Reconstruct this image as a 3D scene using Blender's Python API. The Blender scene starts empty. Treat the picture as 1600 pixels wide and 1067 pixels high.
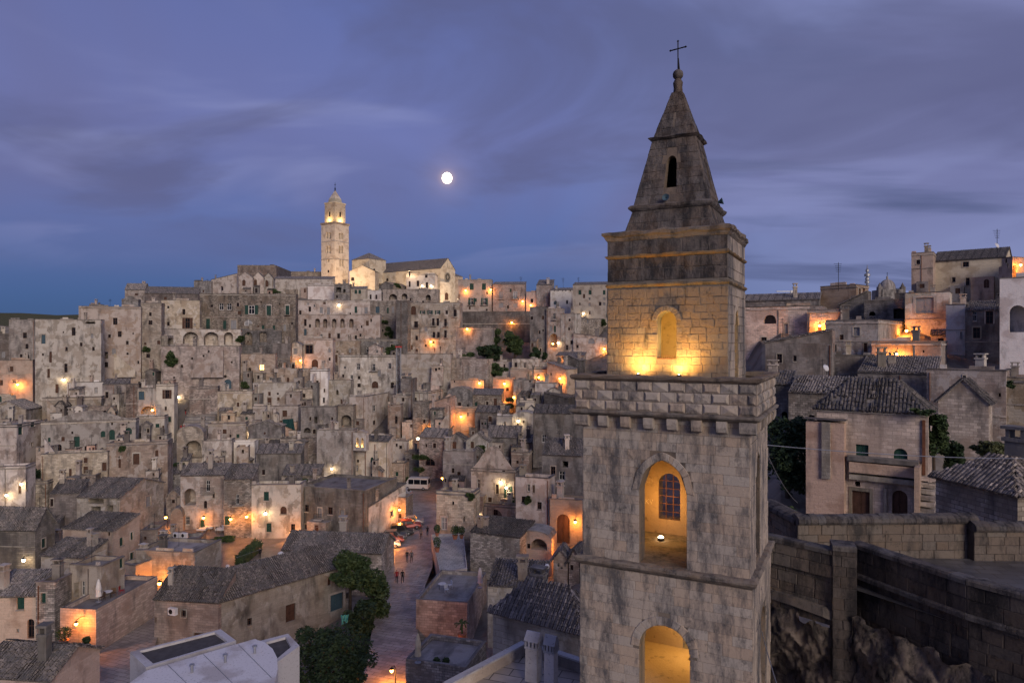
import bpy, math, random
from mathutils import Vector, Matrix
random.seed(7)
R = math.radians
SC = bpy.context.scene
COL = SC.collection
# ------------------------------------------------------------------ camera
F, CX, CY = 1067.0, 800.0, 533.5           # focal length in picture units, principal point
cam_d = bpy.data.cameras.new('camera'); cam = bpy.data.objects.new('camera', cam_d); COL.objects.link(cam)
cam.location = (0, 0, 0); cam.rotation_euler = (R(90), 0, 0)
cam_d.sensor_width = 36; cam_d.lens = 36 * F / 1600; cam_d.clip_end = 20000; cam_d.clip_start = 0.1
SC.camera = cam
# ------------------------------------------------------------------ sky
W = bpy.data.worlds.new('World'); SC.world = W; W.use_nodes = True
nt = W.node_tree; nt.nodes.clear()
def N(nt, t, **k):
    n = nt.nodes.new(t)
    for a, b in k.items():
        if a.startswith('i_'): n.inputs[a[2:].replace('_', ' ')].default_value = b
        elif a.startswith('n_'): n.inputs[int(a[2:])].default_value = b
        else: setattr(n, a, b)
    return n
def LK(nt, a, b): nt.links.new(a, b)
def ramp(nt, stops, src=None, interp='LINEAR'):
    r = N(nt, 'ShaderNodeValToRGB'); e = r.color_ramp.elements; r.color_ramp.interpolation = interp
    while len(e) > 1: e.remove(e[-1])
    e[0].position = stops[0][0]; e[0].color = (*stops[0][1], 1) if len(stops[0][1]) == 3 else stops[0][1]
    for p, c in stops[1:]:
        x = e.new(p); x.color = (*c, 1) if len(c) == 3 else c
    if src is not None: LK(nt, src, r.inputs['Fac'])
    return r
def mix(nt, a, b, fac, mode='MIX'):
    m = N(nt, 'ShaderNodeMix', data_type='RGBA', blend_type=mode)
    for s, v in ((0, fac), (6, a), (7, b)):
        if isinstance(v, (int, float)): m.inputs[s].default_value = v
        elif isinstance(v, tuple): m.inputs[s].default_value = (*v, 1) if len(v) == 3 else v
        else: LK(nt, v, m.inputs[s])
    return m.outputs[2]
def mth(nt, op, a, b=0.0, clamp=False):
    m = N(nt, 'ShaderNodeMath', operation=op, use_clamp=clamp)
    for s, v in ((0, a), (1, b)):
        if isinstance(v, (int, float)): m.inputs[s].default_value = v
        else: LK(nt, v, m.inputs[s])
    return m.outputs[0]
SUN_AZ, SUN_EL = R(156), R(20)             # afterglow behind the camera, to its right (azimuth clockwise from +Y)
tc = N(nt, 'ShaderNodeTexCoord'); sp = N(nt, 'ShaderNodeSeparateXYZ'); LK(nt, tc.outputs['Generated'], sp.inputs[0])
z = sp.outputs['Z']
base = ramp(nt, [(0.0, (.030, .062, .150)), (.06, (.036, .078, .205)), (.16, (.062, .098, .27)), (.28, (.096, .116, .305)), (.46, (.066, .090, .265)), (1.0, (.04, .058, .20))], z).outputs['Color']
# flat cloud sheet: the direction projected on a plane overhead
zz = mth(nt, 'ADD', mth(nt, 'MAXIMUM', z, 0.0), 0.16)
cx = mth(nt, 'DIVIDE', sp.outputs['X'], zz); cy = mth(nt, 'DIVIDE', sp.outputs['Y'], zz)
cb = N(nt, 'ShaderNodeCombineXYZ'); LK(nt, cx, cb.inputs[0]); LK(nt, cy, cb.inputs[1])
def clouds(rot, sc, scale, detail, lo, hi, dist=0.6, off=(0, 0, 0)):
    mp = N(nt, 'ShaderNodeMapping'); mp.inputs['Rotation'].default_value = (0, 0, R(rot)); mp.inputs['Scale'].default_value = sc; mp.inputs['Location'].default_value = off
    LK(nt, cb.outputs[0], mp.inputs[0])
    no = N(nt, 'ShaderNodeTexNoise'); no.inputs['Scale'].default_value = scale; no.inputs['Detail'].default_value = detail; no.inputs['Distortion'].default_value = dist; no.inputs['Roughness'].default_value = .52
    LK(nt, mp.outputs[0], no.inputs['Vector'])
    return ramp(nt, [(lo, (0, 0, 0)), (hi, (1, 1, 1))], no.outputs['Fac'], 'EASE').outputs['Color']
c1 = clouds(24, (1.0, 0.50, 1), .60, 4.0, .34, .58, .9, (2.3, 1.1, 0))           # broad purple sheet
c2 = clouds(8, (.8, .9, 1), 1.25, 5, .44, .66, .7, (5.1, 0.3, 0))                # darker slate patches
c3 = clouds(14, (.42, 1.5, 1), .85, 5, .47, .60, .3, (1.7, 4.4, 0))               # low streaks in the west
c4 = clouds(18, (.7, 1.2, 1), 1.0, 4, .50, .68, .6, (8.2, 2.4, 0))               # thin pale veils
hz = ramp(nt, [(.08, (0, 0, 0)), (.20, (1, 1, 1))], z).outputs['Color']
azr = mth(nt, 'MULTIPLY', mth(nt, 'ADD', sp.outputs['X'], -0.05), 2.2, True)     # the west half of the sky, to the right, is a little brighter
sk = mix(nt, base, (.185, .205, .385), mth(nt, 'MULTIPLY', azr, .70))
sk = mix(nt, sk, (.088, .092, .218), mth(nt, 'MULTIPLY', mth(nt, 'MULTIPLY', c1, hz), .78))
sk = mix(nt, sk, (.165, .182, .365), mth(nt, 'MULTIPLY', mth(nt, 'MULTIPLY', c4, hz), .55))
sk = mix(nt, sk, (.064, .068, .155), mth(nt, 'MULTIPLY', mth(nt, 'MULTIPLY', c2, hz), .66))
lowr = ramp(nt, [(0.0, (0, 0, 0)), (.05, (1, 1, 1)), (.34, (1, 1, 1)), (.46, (0, 0, 0))], z).outputs['Color']
sk = mix(nt, sk, (.046, .062, .150), mth(nt, 'MULTIPLY', mth(nt, 'MULTIPLY', mth(nt, 'MULTIPLY', c3, lowr), azr), .85))
# soft halo round the moon, its glow painted into the sky colour
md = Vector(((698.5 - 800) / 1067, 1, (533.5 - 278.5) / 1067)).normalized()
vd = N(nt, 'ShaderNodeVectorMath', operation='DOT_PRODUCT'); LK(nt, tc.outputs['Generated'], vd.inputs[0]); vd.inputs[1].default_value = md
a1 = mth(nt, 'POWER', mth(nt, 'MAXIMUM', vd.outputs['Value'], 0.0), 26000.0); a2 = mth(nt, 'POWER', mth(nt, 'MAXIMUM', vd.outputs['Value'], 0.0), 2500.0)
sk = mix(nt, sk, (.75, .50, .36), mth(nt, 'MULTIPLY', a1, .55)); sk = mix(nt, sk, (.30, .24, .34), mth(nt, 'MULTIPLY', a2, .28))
sky = N(nt, 'ShaderNodeTexSky', sky_type='NISHITA', sun_disc=False); sky.sun_elevation = R(-1.5); sky.sun_rotation = SUN_AZ
sk = mix(nt, sk, sky.outputs[0], 0.02, 'ADD')
hsn = N(nt, 'ShaderNodeHueSaturation'); hsn.inputs['Saturation'].default_value = .95; hsn.inputs['Hue'].default_value = .497; LK(nt, sk, hsn.inputs['Color']); sk = hsn.outputs[0]
bg = N(nt, 'ShaderNodeBackground'); bg.inputs['Strength'].default_value = 1.02
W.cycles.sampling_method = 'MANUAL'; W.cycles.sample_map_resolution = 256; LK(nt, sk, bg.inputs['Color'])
LK(nt, bg.outputs[0], N(nt, 'ShaderNodeOutputWorld').inputs[0])
# ------------------------------------------------------------------ afterglow
sl = bpy.data.lights.new('sun', 'SUN'); sl.energy = 1.5; sl.angle = R(26); sl.color = (1.0, .83, .69)
so = bpy.data.objects.new('sun', sl); COL.objects.link(so)
sd = Vector((math.sin(SUN_AZ) * math.cos(SUN_EL), math.cos(SUN_AZ) * math.cos(SUN_EL), math.sin(SUN_EL)))
so.rotation_euler = sd.to_track_quat('Z', 'Y').to_euler(); so.location = sd * 100 + Vector((0, 0, 40))
SC.view_settings.view_transform = 'Standard'; SC.view_settings.look = 'None'; SC.view_settings.exposure = 0.5; SC.view_settings.gamma = 1.0
SC.render.engine = 'CYCLES'; SC.cycles.use_denoising = True; SC.cycles.max_bounces = 4; SC.cycles.diffuse_bounces = 2; SC.cycles.use_adaptive_sampling = True; SC.cycles.adaptive_threshold = .03
SC.cycles.sample_clamp_indirect = 3.0; SC.cycles.caustics_reflective = False; SC.cycles.caustics_refractive = False
# ------------------------------------------------------------------ geometry of the place
DROW = [425, 450, 480, 500, 560, 600, 640, 700, 760, 840, 912, 1067, 1300]
DCOL = [-400, 0, 100, 300, 600, 800, 930, 1200, 1600, 2000]
DT = [[250, 238, 225, 212, 192, 178, 164, 148, 132, 108, 88, 60, 40],
      [270, 250, 225, 212, 195, 183, 170, 155, 137, 110, 90, 62, 42],
      [280, 255, 226, 214, 196, 184, 171, 156, 138, 111, 90, 62, 42],
      [320, 275, 240, 225, 205, 192, 180, 162, 142, 111, 90, 63, 42],
      [340, 318, 278, 260, 225, 207, 190, 170, 148, 111, 90, 64, 43],
      [335, 312, 275, 255, 218, 198, 182, 158, 135, 104, 84, 60, 42],
      [320, 300, 262, 243, 205, 185, 168, 146, 124, 97, 78, 55, 40],
      [150, 140, 125, 115, 99, 89, 80, 66, 55, 44, 36, 28, 22],
      [150, 138, 122, 112, 97, 87, 76, 64, 52, 42, 35, 27, 20],
      [150, 138, 122, 112, 97, 87, 76, 64, 52, 42, 35, 27, 20]]
def itp(xs, x):
    if x <= xs[0]: return 0, 0.0
    for i in range(len(xs) - 1):
        if x <= xs[i + 1]: return i, (x - xs[i]) / (xs[i + 1] - xs[i])
    return len(xs) - 2, 1.0
def dep(px, py):                             # how far the hillside is along a line of sight
    i, a = itp(DCOL, px); j, b = itp(DROW, py)
    return (DT[i][j] * (1 - a) + DT[i + 1][j] * a) * (1 - b) + (DT[i][j + 1] * (1 - a) + DT[i + 1][j + 1] * a) * b
def P(px, py, D): return Vector(((px - CX) / F * D, D, -(py - CY) / F * D))
def PZ(px, py, z=-32.0): return P(px, py, -z * F / (py - CY))
def px_of(v): return CX + v[0] / v[1] * F, CY - v[2] / v[1] * F
# ------------------------------------------------------------------ mesh helpers
class MB:
    def __init__(s): s.v = []; s.f = []; s.m = []; s.uv = []
    def face(s, pts, uv=None, m=0):
        b = len(s.v); s.v.extend([tuple(p) for p in pts]); s.f.append(tuple(range(b, b + len(pts)))); s.m.append(m)
        if uv is None:
            p0 = Vector(pts[0]); n = (Vector(pts[1]) - p0).cross(Vector(pts[2]) - p0)
            if n.length < 1e-9: n = Vector((0, 0, 1))
            n.normalize()
            if abs(n.z) > .9: uv = [(p[0], p[1]) for p in pts]
            else:
                h = Vector((-n.y, n.x, 0)).normalized(); sl_ = n.cross(h)
                uv = [(Vector(p).dot(h), Vector(p).dot(sl_)) for p in pts]
        s.uv.extend(uv)
    def box(s, x0, x1, y0, y1, z0, z1, m=0, taper=0.0):
        t = taper
        a = [(x0, y0, z0), (x1, y0, z0), (x1, y1, z0), (x0, y1, z0), (x0 + t, y0 + t, z1), (x1 - t, y0 + t, z1), (x1 - t, y1 - t, z1), (x0 + t, y1 - t, z1)]
        for q in ((0, 1, 5, 4), (1, 2, 6, 5), (2, 3, 7, 6), (3, 0, 4, 7), (4, 5, 6, 7), (3, 2, 1, 0)): s.face([a[i] for i in q], m=m)
    def hexa(s, a, m=0):                     # eight corners: bottom ring then top ring
        for q in ((0, 1, 5, 4), (1, 2, 6, 5), (2, 3, 7, 6), (3, 0, 4, 7), (4, 5, 6, 7), (3, 2, 1, 0)): s.face([a[i] for i in q], m=m)
    def lathe(s, prof, n=12, c=(0, 0, 0), m=0):
        for (r0, z0), (r1, z1) in zip(prof, prof[1:]):
            for k in range(n):
                a0, a1 = 2 * math.pi * k / n, 2 * math.pi * (k + 1) / n
                pts = [(c[0] + r0 * math.cos(a0), c[1] + r0 * math.sin(a0), c[2] + z0), (c[0] + r0 * math.cos(a1), c[1] + r0 * math.sin(a1), c[2] + z0),
                       (c[0] + r1 * math.cos(a1), c[1] + r1 * math.sin(a1), c[2] + z1), (c[0] + r1 * math.cos(a0), c[1] + r1 * math.sin(a0), c[2] + z1)]
                if r0 < 1e-6: pts = [pts[0], pts[2], pts[3]]
                elif r1 < 1e-6: pts = pts[:3]
                s.face(pts, m=m)
    def tube(s, pts, r, n=6, m=0, cap=True):
        pts = [Vector(p) for p in pts]; rings = []
        for i, p in enumerate(pts):
            d = (pts[min(i + 1, len(pts) - 1)] - pts[max(i - 1, 0)]).normalized()
            a = d.orthogonal().normalized() if abs(d.z) > .95 else d.cross(Vector((0, 0, 1))).normalized()
            b = d.cross(a); rr = r[i] if isinstance(r, (list, tuple)) else r
            rings.append([p + (a * math.cos(2 * math.pi * k / n) + b * math.sin(2 * math.pi * k / n)) * rr for k in range(n)])
        for A, B in zip(rings, rings[1:]):
            for k in range(n): s.face([A[k], A[(k + 1) % n], B[(k + 1) % n], B[k]], m=m)
        if cap: s.face(list(reversed(rings[0])), m=m); s.face(rings[-1], m=m)
    def mesh(s, name, mats):
        me = bpy.data.meshes.new(name); me.from_pydata(s.v, [], s.f)
        for m in (mats if isinstance(mats, (list, tuple)) else [mats]): me.materials.append(m)
        if any(s.m): me.polygons.foreach_set('material_index', s.m)
        l = me.uv_layers.new(name='UVMap'); l.data.foreach_set('uv', [c for t in s.uv for c in t])
        me.update(); return me
    def build(s, name, mats, parent=None, loc=None, rz=0.0, smooth=False):
        me = s.mesh(name, mats)
        if smooth: weld(me); me.polygons.foreach_set('use_smooth', [True] * len(me.polygons))
        return put(name, me, parent, loc, rz)
def weld(me, d=1e-4):
    import bmesh
    b = bmesh.new(); b.from_mesh(me); bmesh.ops.remove_doubles(b, verts=b.verts, dist=d); b.to_mesh(me); b.free()
def put(name, data, parent=None, loc=None, rz=0.0, scale=None):
    o = bpy.data.objects.new(name, data); COL.objects.link(o)
    if parent is not None: o.parent = parent
    if loc is not None: o.location = loc
    if rz: o.rotation_euler = (0, 0, rz)
    if scale is not None: o.scale = scale
    return o
def empty(name, loc, rz=0.0): return put(name, None, None, loc, rz)
def tag(o, label, cat, group=None, kind=None):
    if label: o['label'] = label
    if cat: o['category'] = cat
    if group: o['group'] = group
    if kind: o['kind'] = kind
    return o
def struct(o): o['kind'] = 'structure'; return o
# ------------------------------------------------------------------ materials
MAT = {}
def newmat(name):
    m = bpy.data.materials.new(name); m.use_nodes = True; t = m.node_tree
    b = t.nodes['Principled BSDF']; b.inputs['Specular IOR Level'].default_value = .2
    MAT[name] = m
    return m, t, b
def plain(name, col, rough=.8, metal=0.0, var=.12, emit=None, es=1.0):
    m, t, b = newmat(name)
    b.inputs['Roughness'].default_value = rough; b.inputs['Metallic'].default_value = metal
    no = N(t, 'ShaderNodeTexNoise'); no.inputs['Scale'].default_value = 3.0; no.inputs['Detail'].default_value = 4
    tcn = N(t, 'ShaderNodeTexCoord'); LK(t, tcn.outputs['Object'], no.inputs['Vector'])
    c = ramp(t, [(.3, tuple(max(0, x * (1 - var)) for x in col)), (.7, tuple(x * (1 + var) for x in col))], no.outputs['Fac'])
    LK(t, c.outputs[0], b.inputs['Base Color'])
    if emit: b.inputs['Emission Color'].default_value = (*emit, 1); b.inputs['Emission Strength'].default_value = es
    return m
def wallmat(name, col, dirt=.5, brick=.5, bw=.62, bh=.28, rough_bump=.35, patch=None):
    """weathered soft limestone: coursed blocks, blotches, dark streaks from the top, small pits"""
    m, t, b = newmat(name); b.inputs['Roughness'].default_value = .93
    uv = N(t, 'ShaderNodeTexCoord'); oi = N(t, 'ShaderNodeObjectInfo')
    off = N(t, 'ShaderNodeVectorMath', operation='MULTIPLY_ADD')
    cbn = N(t, 'ShaderNodeCombineXYZ'); LK(t, oi.outputs['Random'], cbn.inputs[0]); LK(t, oi.outputs['Random'], cbn.inputs[1])
    LK(t, cbn.outputs[0], off.inputs[0]); off.inputs[1].default_value = (37, 23, 0); LK(t, uv.outputs['UV'], off.inputs[2])
    V = off.outputs[0]
    def noise(scale, det, sx=1, sy=1, rough=.55):
        mp = N(t, 'ShaderNodeMapping'); mp.inputs['Scale'].default_value = (sx, sy, 1); LK(t, V, mp.inputs[0])
        n = N(t, 'ShaderNodeTexNoise'); n.inputs['Scale'].default_value = scale; n.inputs['Detail'].default_value = min(det, 4); n.inputs['Roughness'].default_value = rough
        LK(t, mp.outputs[0], n.inputs['Vector']); return n.outputs['Fac']
    br = N(t, 'ShaderNodeTexBrick'); LK(t, V, br.inputs['Vector'])
    br.inputs['Scale'].default_value = 1; br.inputs['Brick Width'].default_value = bw; br.inputs['Row Height'].default_value = bh; br.inputs['Mortar Size'].default_value = .020; br.inputs['Mortar Smooth'].default_value = .4
    br.inputs['Bias'].default_value = 0
    k = .50 * brick
    br.inputs['Color1'].default_value = (*[x * (1 - k) for x in col], 1); br.inputs['Color2'].default_value = (*[min(1, x * (1 + k)) for x in col], 1)
    br.inputs['Mortar'].default_value = (*[x * (1 - .75 * brick) for x in col], 1)
    c = mix(t, col, br.outputs['Color'], brick)
    blot = noise(.35, 5); c = mix(t, c, tuple(x * y for x, y in zip(col, (.66, .60, .56))), ramp(t, [(.50, (0, 0, 0)), (.60, (.75, .75, .75))], blot).outputs[0])
    if patch: c = mix(t, c, patch, ramp(t, [(.54, (0, 0, 0)), (.57, (.85, .85, .85))], noise(.5, 6, 1, .8, .6)).outputs[0])
    st = noise(.45, 6, 1.5, .5, .6); c = mix(t, c, (.060, .056, .056), ramp(t, [(.52, (0, 0, 0)), (.74, (.8, .8, .8))], mth(t, 'ADD', st, mth(t, 'MULTIPLY', dirt - .5, .25))).outputs[0])
    ho = noise(.5, 4, .3, 3.0); c = mix(t, c, tuple(x * .55 for x in col), mth(t, 'MULTIPLY', ramp(t, [(.55, (0, 0, 0)), (.7, (1, 1, 1))], ho).outputs[0], .6 * dirt))
    fine = noise(9, 3); c = mix(t, c, (.10, .09, .085), mth(t, 'MULTIPLY', ramp(t, [(.58, (0, 0, 0)), (.72, (1, 1, 1))], fine).outputs[0], .55))
    hs = N(t, 'ShaderNodeHueSaturation'); LK(t, c, hs.inputs['Color'])
    LK(t, mth(t, 'ADD', mth(t, 'MULTIPLY', mth(t, 'FRACT', mth(t, 'MULTIPLY', oi.outputs['Random'], 5.13)), .62), .66), hs.inputs['Value'])
    LK(t, mth(t, 'ADD', mth(t, 'MULTIPLY', mth(t, 'FRACT', mth(t, 'MULTIPLY', oi.outputs['Random'], 29.7)), .036), .482), hs.inputs['Hue'])
    LK(t, mth(t, 'ADD', mth(t, 'MULTIPLY', mth(t, 'FRACT', mth(t, 'MULTIPLY', oi.outputs['Random'], 17.3)), .5), .72), hs.inputs['Saturation'])
    LK(t, hs.outputs[0], b.inputs['Base Color'])
    hgt = mth(t, 'ADD', mth(t, 'MULTIPLY', br.outputs['Fac'], -1.8 * brick), mth(t, 'ADD', mth(t, 'MULTIPLY', noise(2.2, 6), 1.2), mth(t, 'MULTIPLY', fine, .5)))
    bp = N(t, 'ShaderNodeBump'); bp.inputs['Strength'].default_value = rough_bump; bp.inputs['Distance'].default_value = .12; LK(t, hgt, bp.inputs['Height']); LK(t, bp.outputs[0], b.inputs['Normal'])
    return m
wallmat('T', (.40, .345, .295), .62, .75)                       # block masonry
wallmat('P', (.50, .445, .395), .42, .22, patch=(.36, .29, .23))  # old limewash over blocks
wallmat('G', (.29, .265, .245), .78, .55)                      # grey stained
wallmat('W', (.62, .585, .55), .25, .05)                       # whitewash
wallmat('C', (.55, .48, .38), .25, .08)                        # cream plaster
wallmat('K', (.50, .385, .31), .35, .35)                       # pinkish stone
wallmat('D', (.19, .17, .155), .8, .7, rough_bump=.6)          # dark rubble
wallmat('L', (.58, .50, .385), .18, .35)                       # clean pale cathedral stone
wallmat('T2', (.36, .315, .275), .70, .95, .48, .22, .5); wallmat('T3', (.44, .37, .30), .50, .60, .75, .33, .4, patch=(.52, .47, .42))
wallmat('P2', (.53, .48, .43), .50, .12, patch=(.30, .255, .215)); wallmat('P3', (.45, .40, .345), .62, .40, .55, .25, patch=(.56, .52, .47))
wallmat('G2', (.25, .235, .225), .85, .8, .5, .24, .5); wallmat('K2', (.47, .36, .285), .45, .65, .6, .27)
VARY = {'T': ('T', 'T2', 'T3'), 'P': ('P', 'P2', 'P3'), 'G': ('G', 'G2'), 'K': ('K', 'K2')}
wallmat('deck', (.30, .275, .255), .6, .12)                    # flat roof mortar
wallmat('trim', (.42, .37, .315), .55, .1)
wallmat('dirty_trim', (.20, .18, .165), .75, .1)
def tilemat(name, c1, c2, c3):
    m, t, b = newmat(name); b.inputs['Roughness'].default_value = .95
    uv = N(t, 'ShaderNodeTexCoord')
    br = N(t, 'ShaderNodeTexBrick'); mp = N(t, 'ShaderNodeMapping'); mp.inputs['Rotation'].default_value = (0, 0, R(90)); LK(t, uv.outputs['UV'], mp.inputs[0]); LK(t, mp.outputs[0], br.inputs['Vector'])
    br.inputs['Scale'].default_value = 1; br.inputs['Brick Width'].default_value = .42; br.inputs['Row Height'].default_value = .25; br.inputs['Mortar Size'].default_value = .02; br.offset = .3
    br.inputs['Color1'].default_value = (*c1, 1); br.inputs['Color2'].default_value = (*c2, 1); br.inputs['Mortar'].default_value = (.02, .018, .018, 1)
    ge = N(t, 'ShaderNodeNewGeometry')
    no = N(t, 'ShaderNodeTexNoise'); no.inputs['Scale'].default_value = .9; no.inputs['Detail'].default_value = 6; LK(t, ge.outputs['Position'], no.inputs['Vector'])
    c = mix(t, br.outputs['Color'], c3, ramp(t, [(.46, (0, 0, 0)), (.64, (.85, .85, .85))], no.outputs['Fac']).outputs[0])
    n2 = N(t, 'ShaderNodeTexNoise'); n2.inputs['Scale'].default_value = 7; n2.inputs['Detail'].default_value = 4; LK(t, ge.outputs['Position'], n2.inputs['Vector'])
    c = mix(t, c, (.045, .042, .042), ramp(t, [(.52, (0, 0, 0)), (.68, (.9, .9, .9))], n2.outputs['Fac']).outputs[0])
    oi = N(t, 'ShaderNodeObjectInfo')
    hs = N(t, 'ShaderNodeHueSaturation'); LK(t, c, hs.inputs['Color']); LK(t, mth(t, 'ADD', mth(t, 'MULTIPLY', oi.outputs['Random'], .8), .6), hs.inputs['Value'])
    LK(t, hs.outputs[0], b.inputs['Base Color'])
    bp = N(t, 'ShaderNodeBump'); bp.inputs['Strength'].default_value = .5; bp.inputs['Distance'].default_value = .1; LK(t, n2.outputs['Fac'], bp.inputs['Height']); LK(t, bp.outputs[0], b.inputs['Normal'])
    return m
tilemat('tile', (.13, .118, .112), (.32, .28, .25), (.14, .135, .135))
tilemat('tile_warm', (.24, .165, .12), (.33, .25, .18), (.16, .13, .11))
plain('glass', (.008, .010, .014), .25)
plain('void', (.008, .007, .007), .9)
plain('green', (.018, .055, .045), .6, var=.25); plain('brown', (.085, .045, .032), .7, var=.3); plain('white', (.55, .54, .53), .6)
plain('grey_shutter', (.25, .25, .26), .7); plain('blue_shutter', (.05, .09, .12), .6)
plain('iron', (.02, .02, .022), .5, .5); plain('rust', (.14, .06, .035), .8, var=.3); plain('pipe', (.22, .12, .085), .7, var=.2)
plain('steel', (.32, .33, .35), .45, .6); plain('terracotta', (.36, .15, .09), .8); plain('red_cap', (.45, .04, .03), .5)
plain('lit', (.5, .4, .25), .6, emit=(1, .58, .2), es=3.2); plain('bulb', (1, .8, .5), .5, emit=(1, .42, .08), es=16); plain('bulb_pale', (1, .9, .7), .5, emit=(1, .80, .50), es=20)
plain('canvas', (.62, .60, .57), .9); plain('canvas_warm', (.60, .52, .38), .9); plain('tarp', (.012, .05, .05), .7); plain('wood', (.13, .08, .05), .8, var=.3)
plain('plastic_white', (.62, .62, .64), .4); plain('asphalt_felt', (.075, .07, .072), .95, var=.2); wallmat('white_render', (.54, .53, .55), .02, .02, rough_bump=.05)
plain('bark', (.06, .045, .035), .95, var=.3); plain('turq', (.08, .35, .34), .8); plain('blue_cloth', (.08, .2, .45), .8)
# ------------------------------------------------------------------ terrain
def vnoise(x, y, s=1.0):
    return (math.sin(x * 1.7 * s + 1.3 * math.sin(y * .9 * s)) + math.sin(y * 2.3 * s + 1.7 * math.sin(x * 1.1 * s + 2))) * .5
def ridge(px):
    xs = [-400, 0, 120, 220, 330, 500, 720, 960, 1160, 1300, 1430, 1600, 2000]; ys = [505, 505, 500, 492, 472, 462, 478, 492, 496, 488, 466, 460, 460]
    i, a = itp(xs, px); return ys[i] * (1 - a) + ys[i + 1] * a
def terrain():
    mb = MB(); pxs = list(range(-400, 2001, 30)); pys = [425, 437, 450, 465, 480, 490, 500, 520, 540, 560, 580, 600, 620, 640, 670, 700, 730, 760, 800, 840, 876, 912, 960, 1010, 1067, 1150, 1300]
    rows = []
    for k in (220, 90, 30): rows.append([(lambda q: Vector((q.x * (1 + k / q.y), q.y + k, q.z - 4 - k * .25)))(P(x, ridge(x), dep(x, ridge(x)))) for x in pxs])
    for y in pys:
        r = []
        for x in pxs:
            ye = max(y, ridge(x) - 6 + (y - 425) * .02); q = P(x, ye, dep(x, ye)); q.z -= 2.2 + .8 * vnoise(q.x * .25, q.y * .25); r.append(q)
        rows.append(r)
    last = rows[-1]; rows.append([Vector((q.x, q.y - 6, q.z - 14)) for q in last])
    nx = len(pxs)
    V = [tuple(q) for r in rows for q in r]; Fc = []
    for j in range(len(rows) - 1):
        for i in range(nx - 1): Fc.append((j * nx + i, (j + 1) * nx + i, (j + 1) * nx + i + 1, j * nx + i + 1))
    me = bpy.data.meshes.new('hillside'); me.from_pydata(V, [], Fc); me.update(); l = me.uv_layers.new(name='UVMap')
    l.data.foreach_set('uv', [c for p in me.polygons for vi in p.vertices for c in (V[vi][0], V[vi][1])])
    me.materials.append(MAT['ground']); o = put('hillside', me); struct(o)
    mb = MB(); mb.face([(-9000, -3000, -60), (9000, -3000, -60), (9000, 15000, -60), (-9000, 15000, -60)]); struct(mb.build('ground', MAT['ground']))
wallmat('ground', (.21, .185, .16), .6, .1)
terrain()
def hills():
    mb = MB(); pr = []
    for i in range(0, 61):
        x = -3200 + i * 80; h = 62 + 4 * vnoise(i * .9, 3) + (3 if i % 7 < 2 else 0) - max(0, (i - 28)) * 9.0
        pr.append((x, h))
    for (x0, h0), (x1, h1) in zip(pr, pr[1:]):
        mb.face([(x0, 1500, -60), (x1, 1500, -60), (x1, 1560, h1), (x0, 1560, h0)]); mb.face([(x0, 1560, h0), (x1, 1560, h1), (x1, 3500, h1 - 20), (x0, 3500, h0 - 20)])
    o = mb.build('plateau', MAT['scrub']); struct(o)
plain('scrub', (.055, .058, .042), .95, var=.5)
hills()
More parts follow.
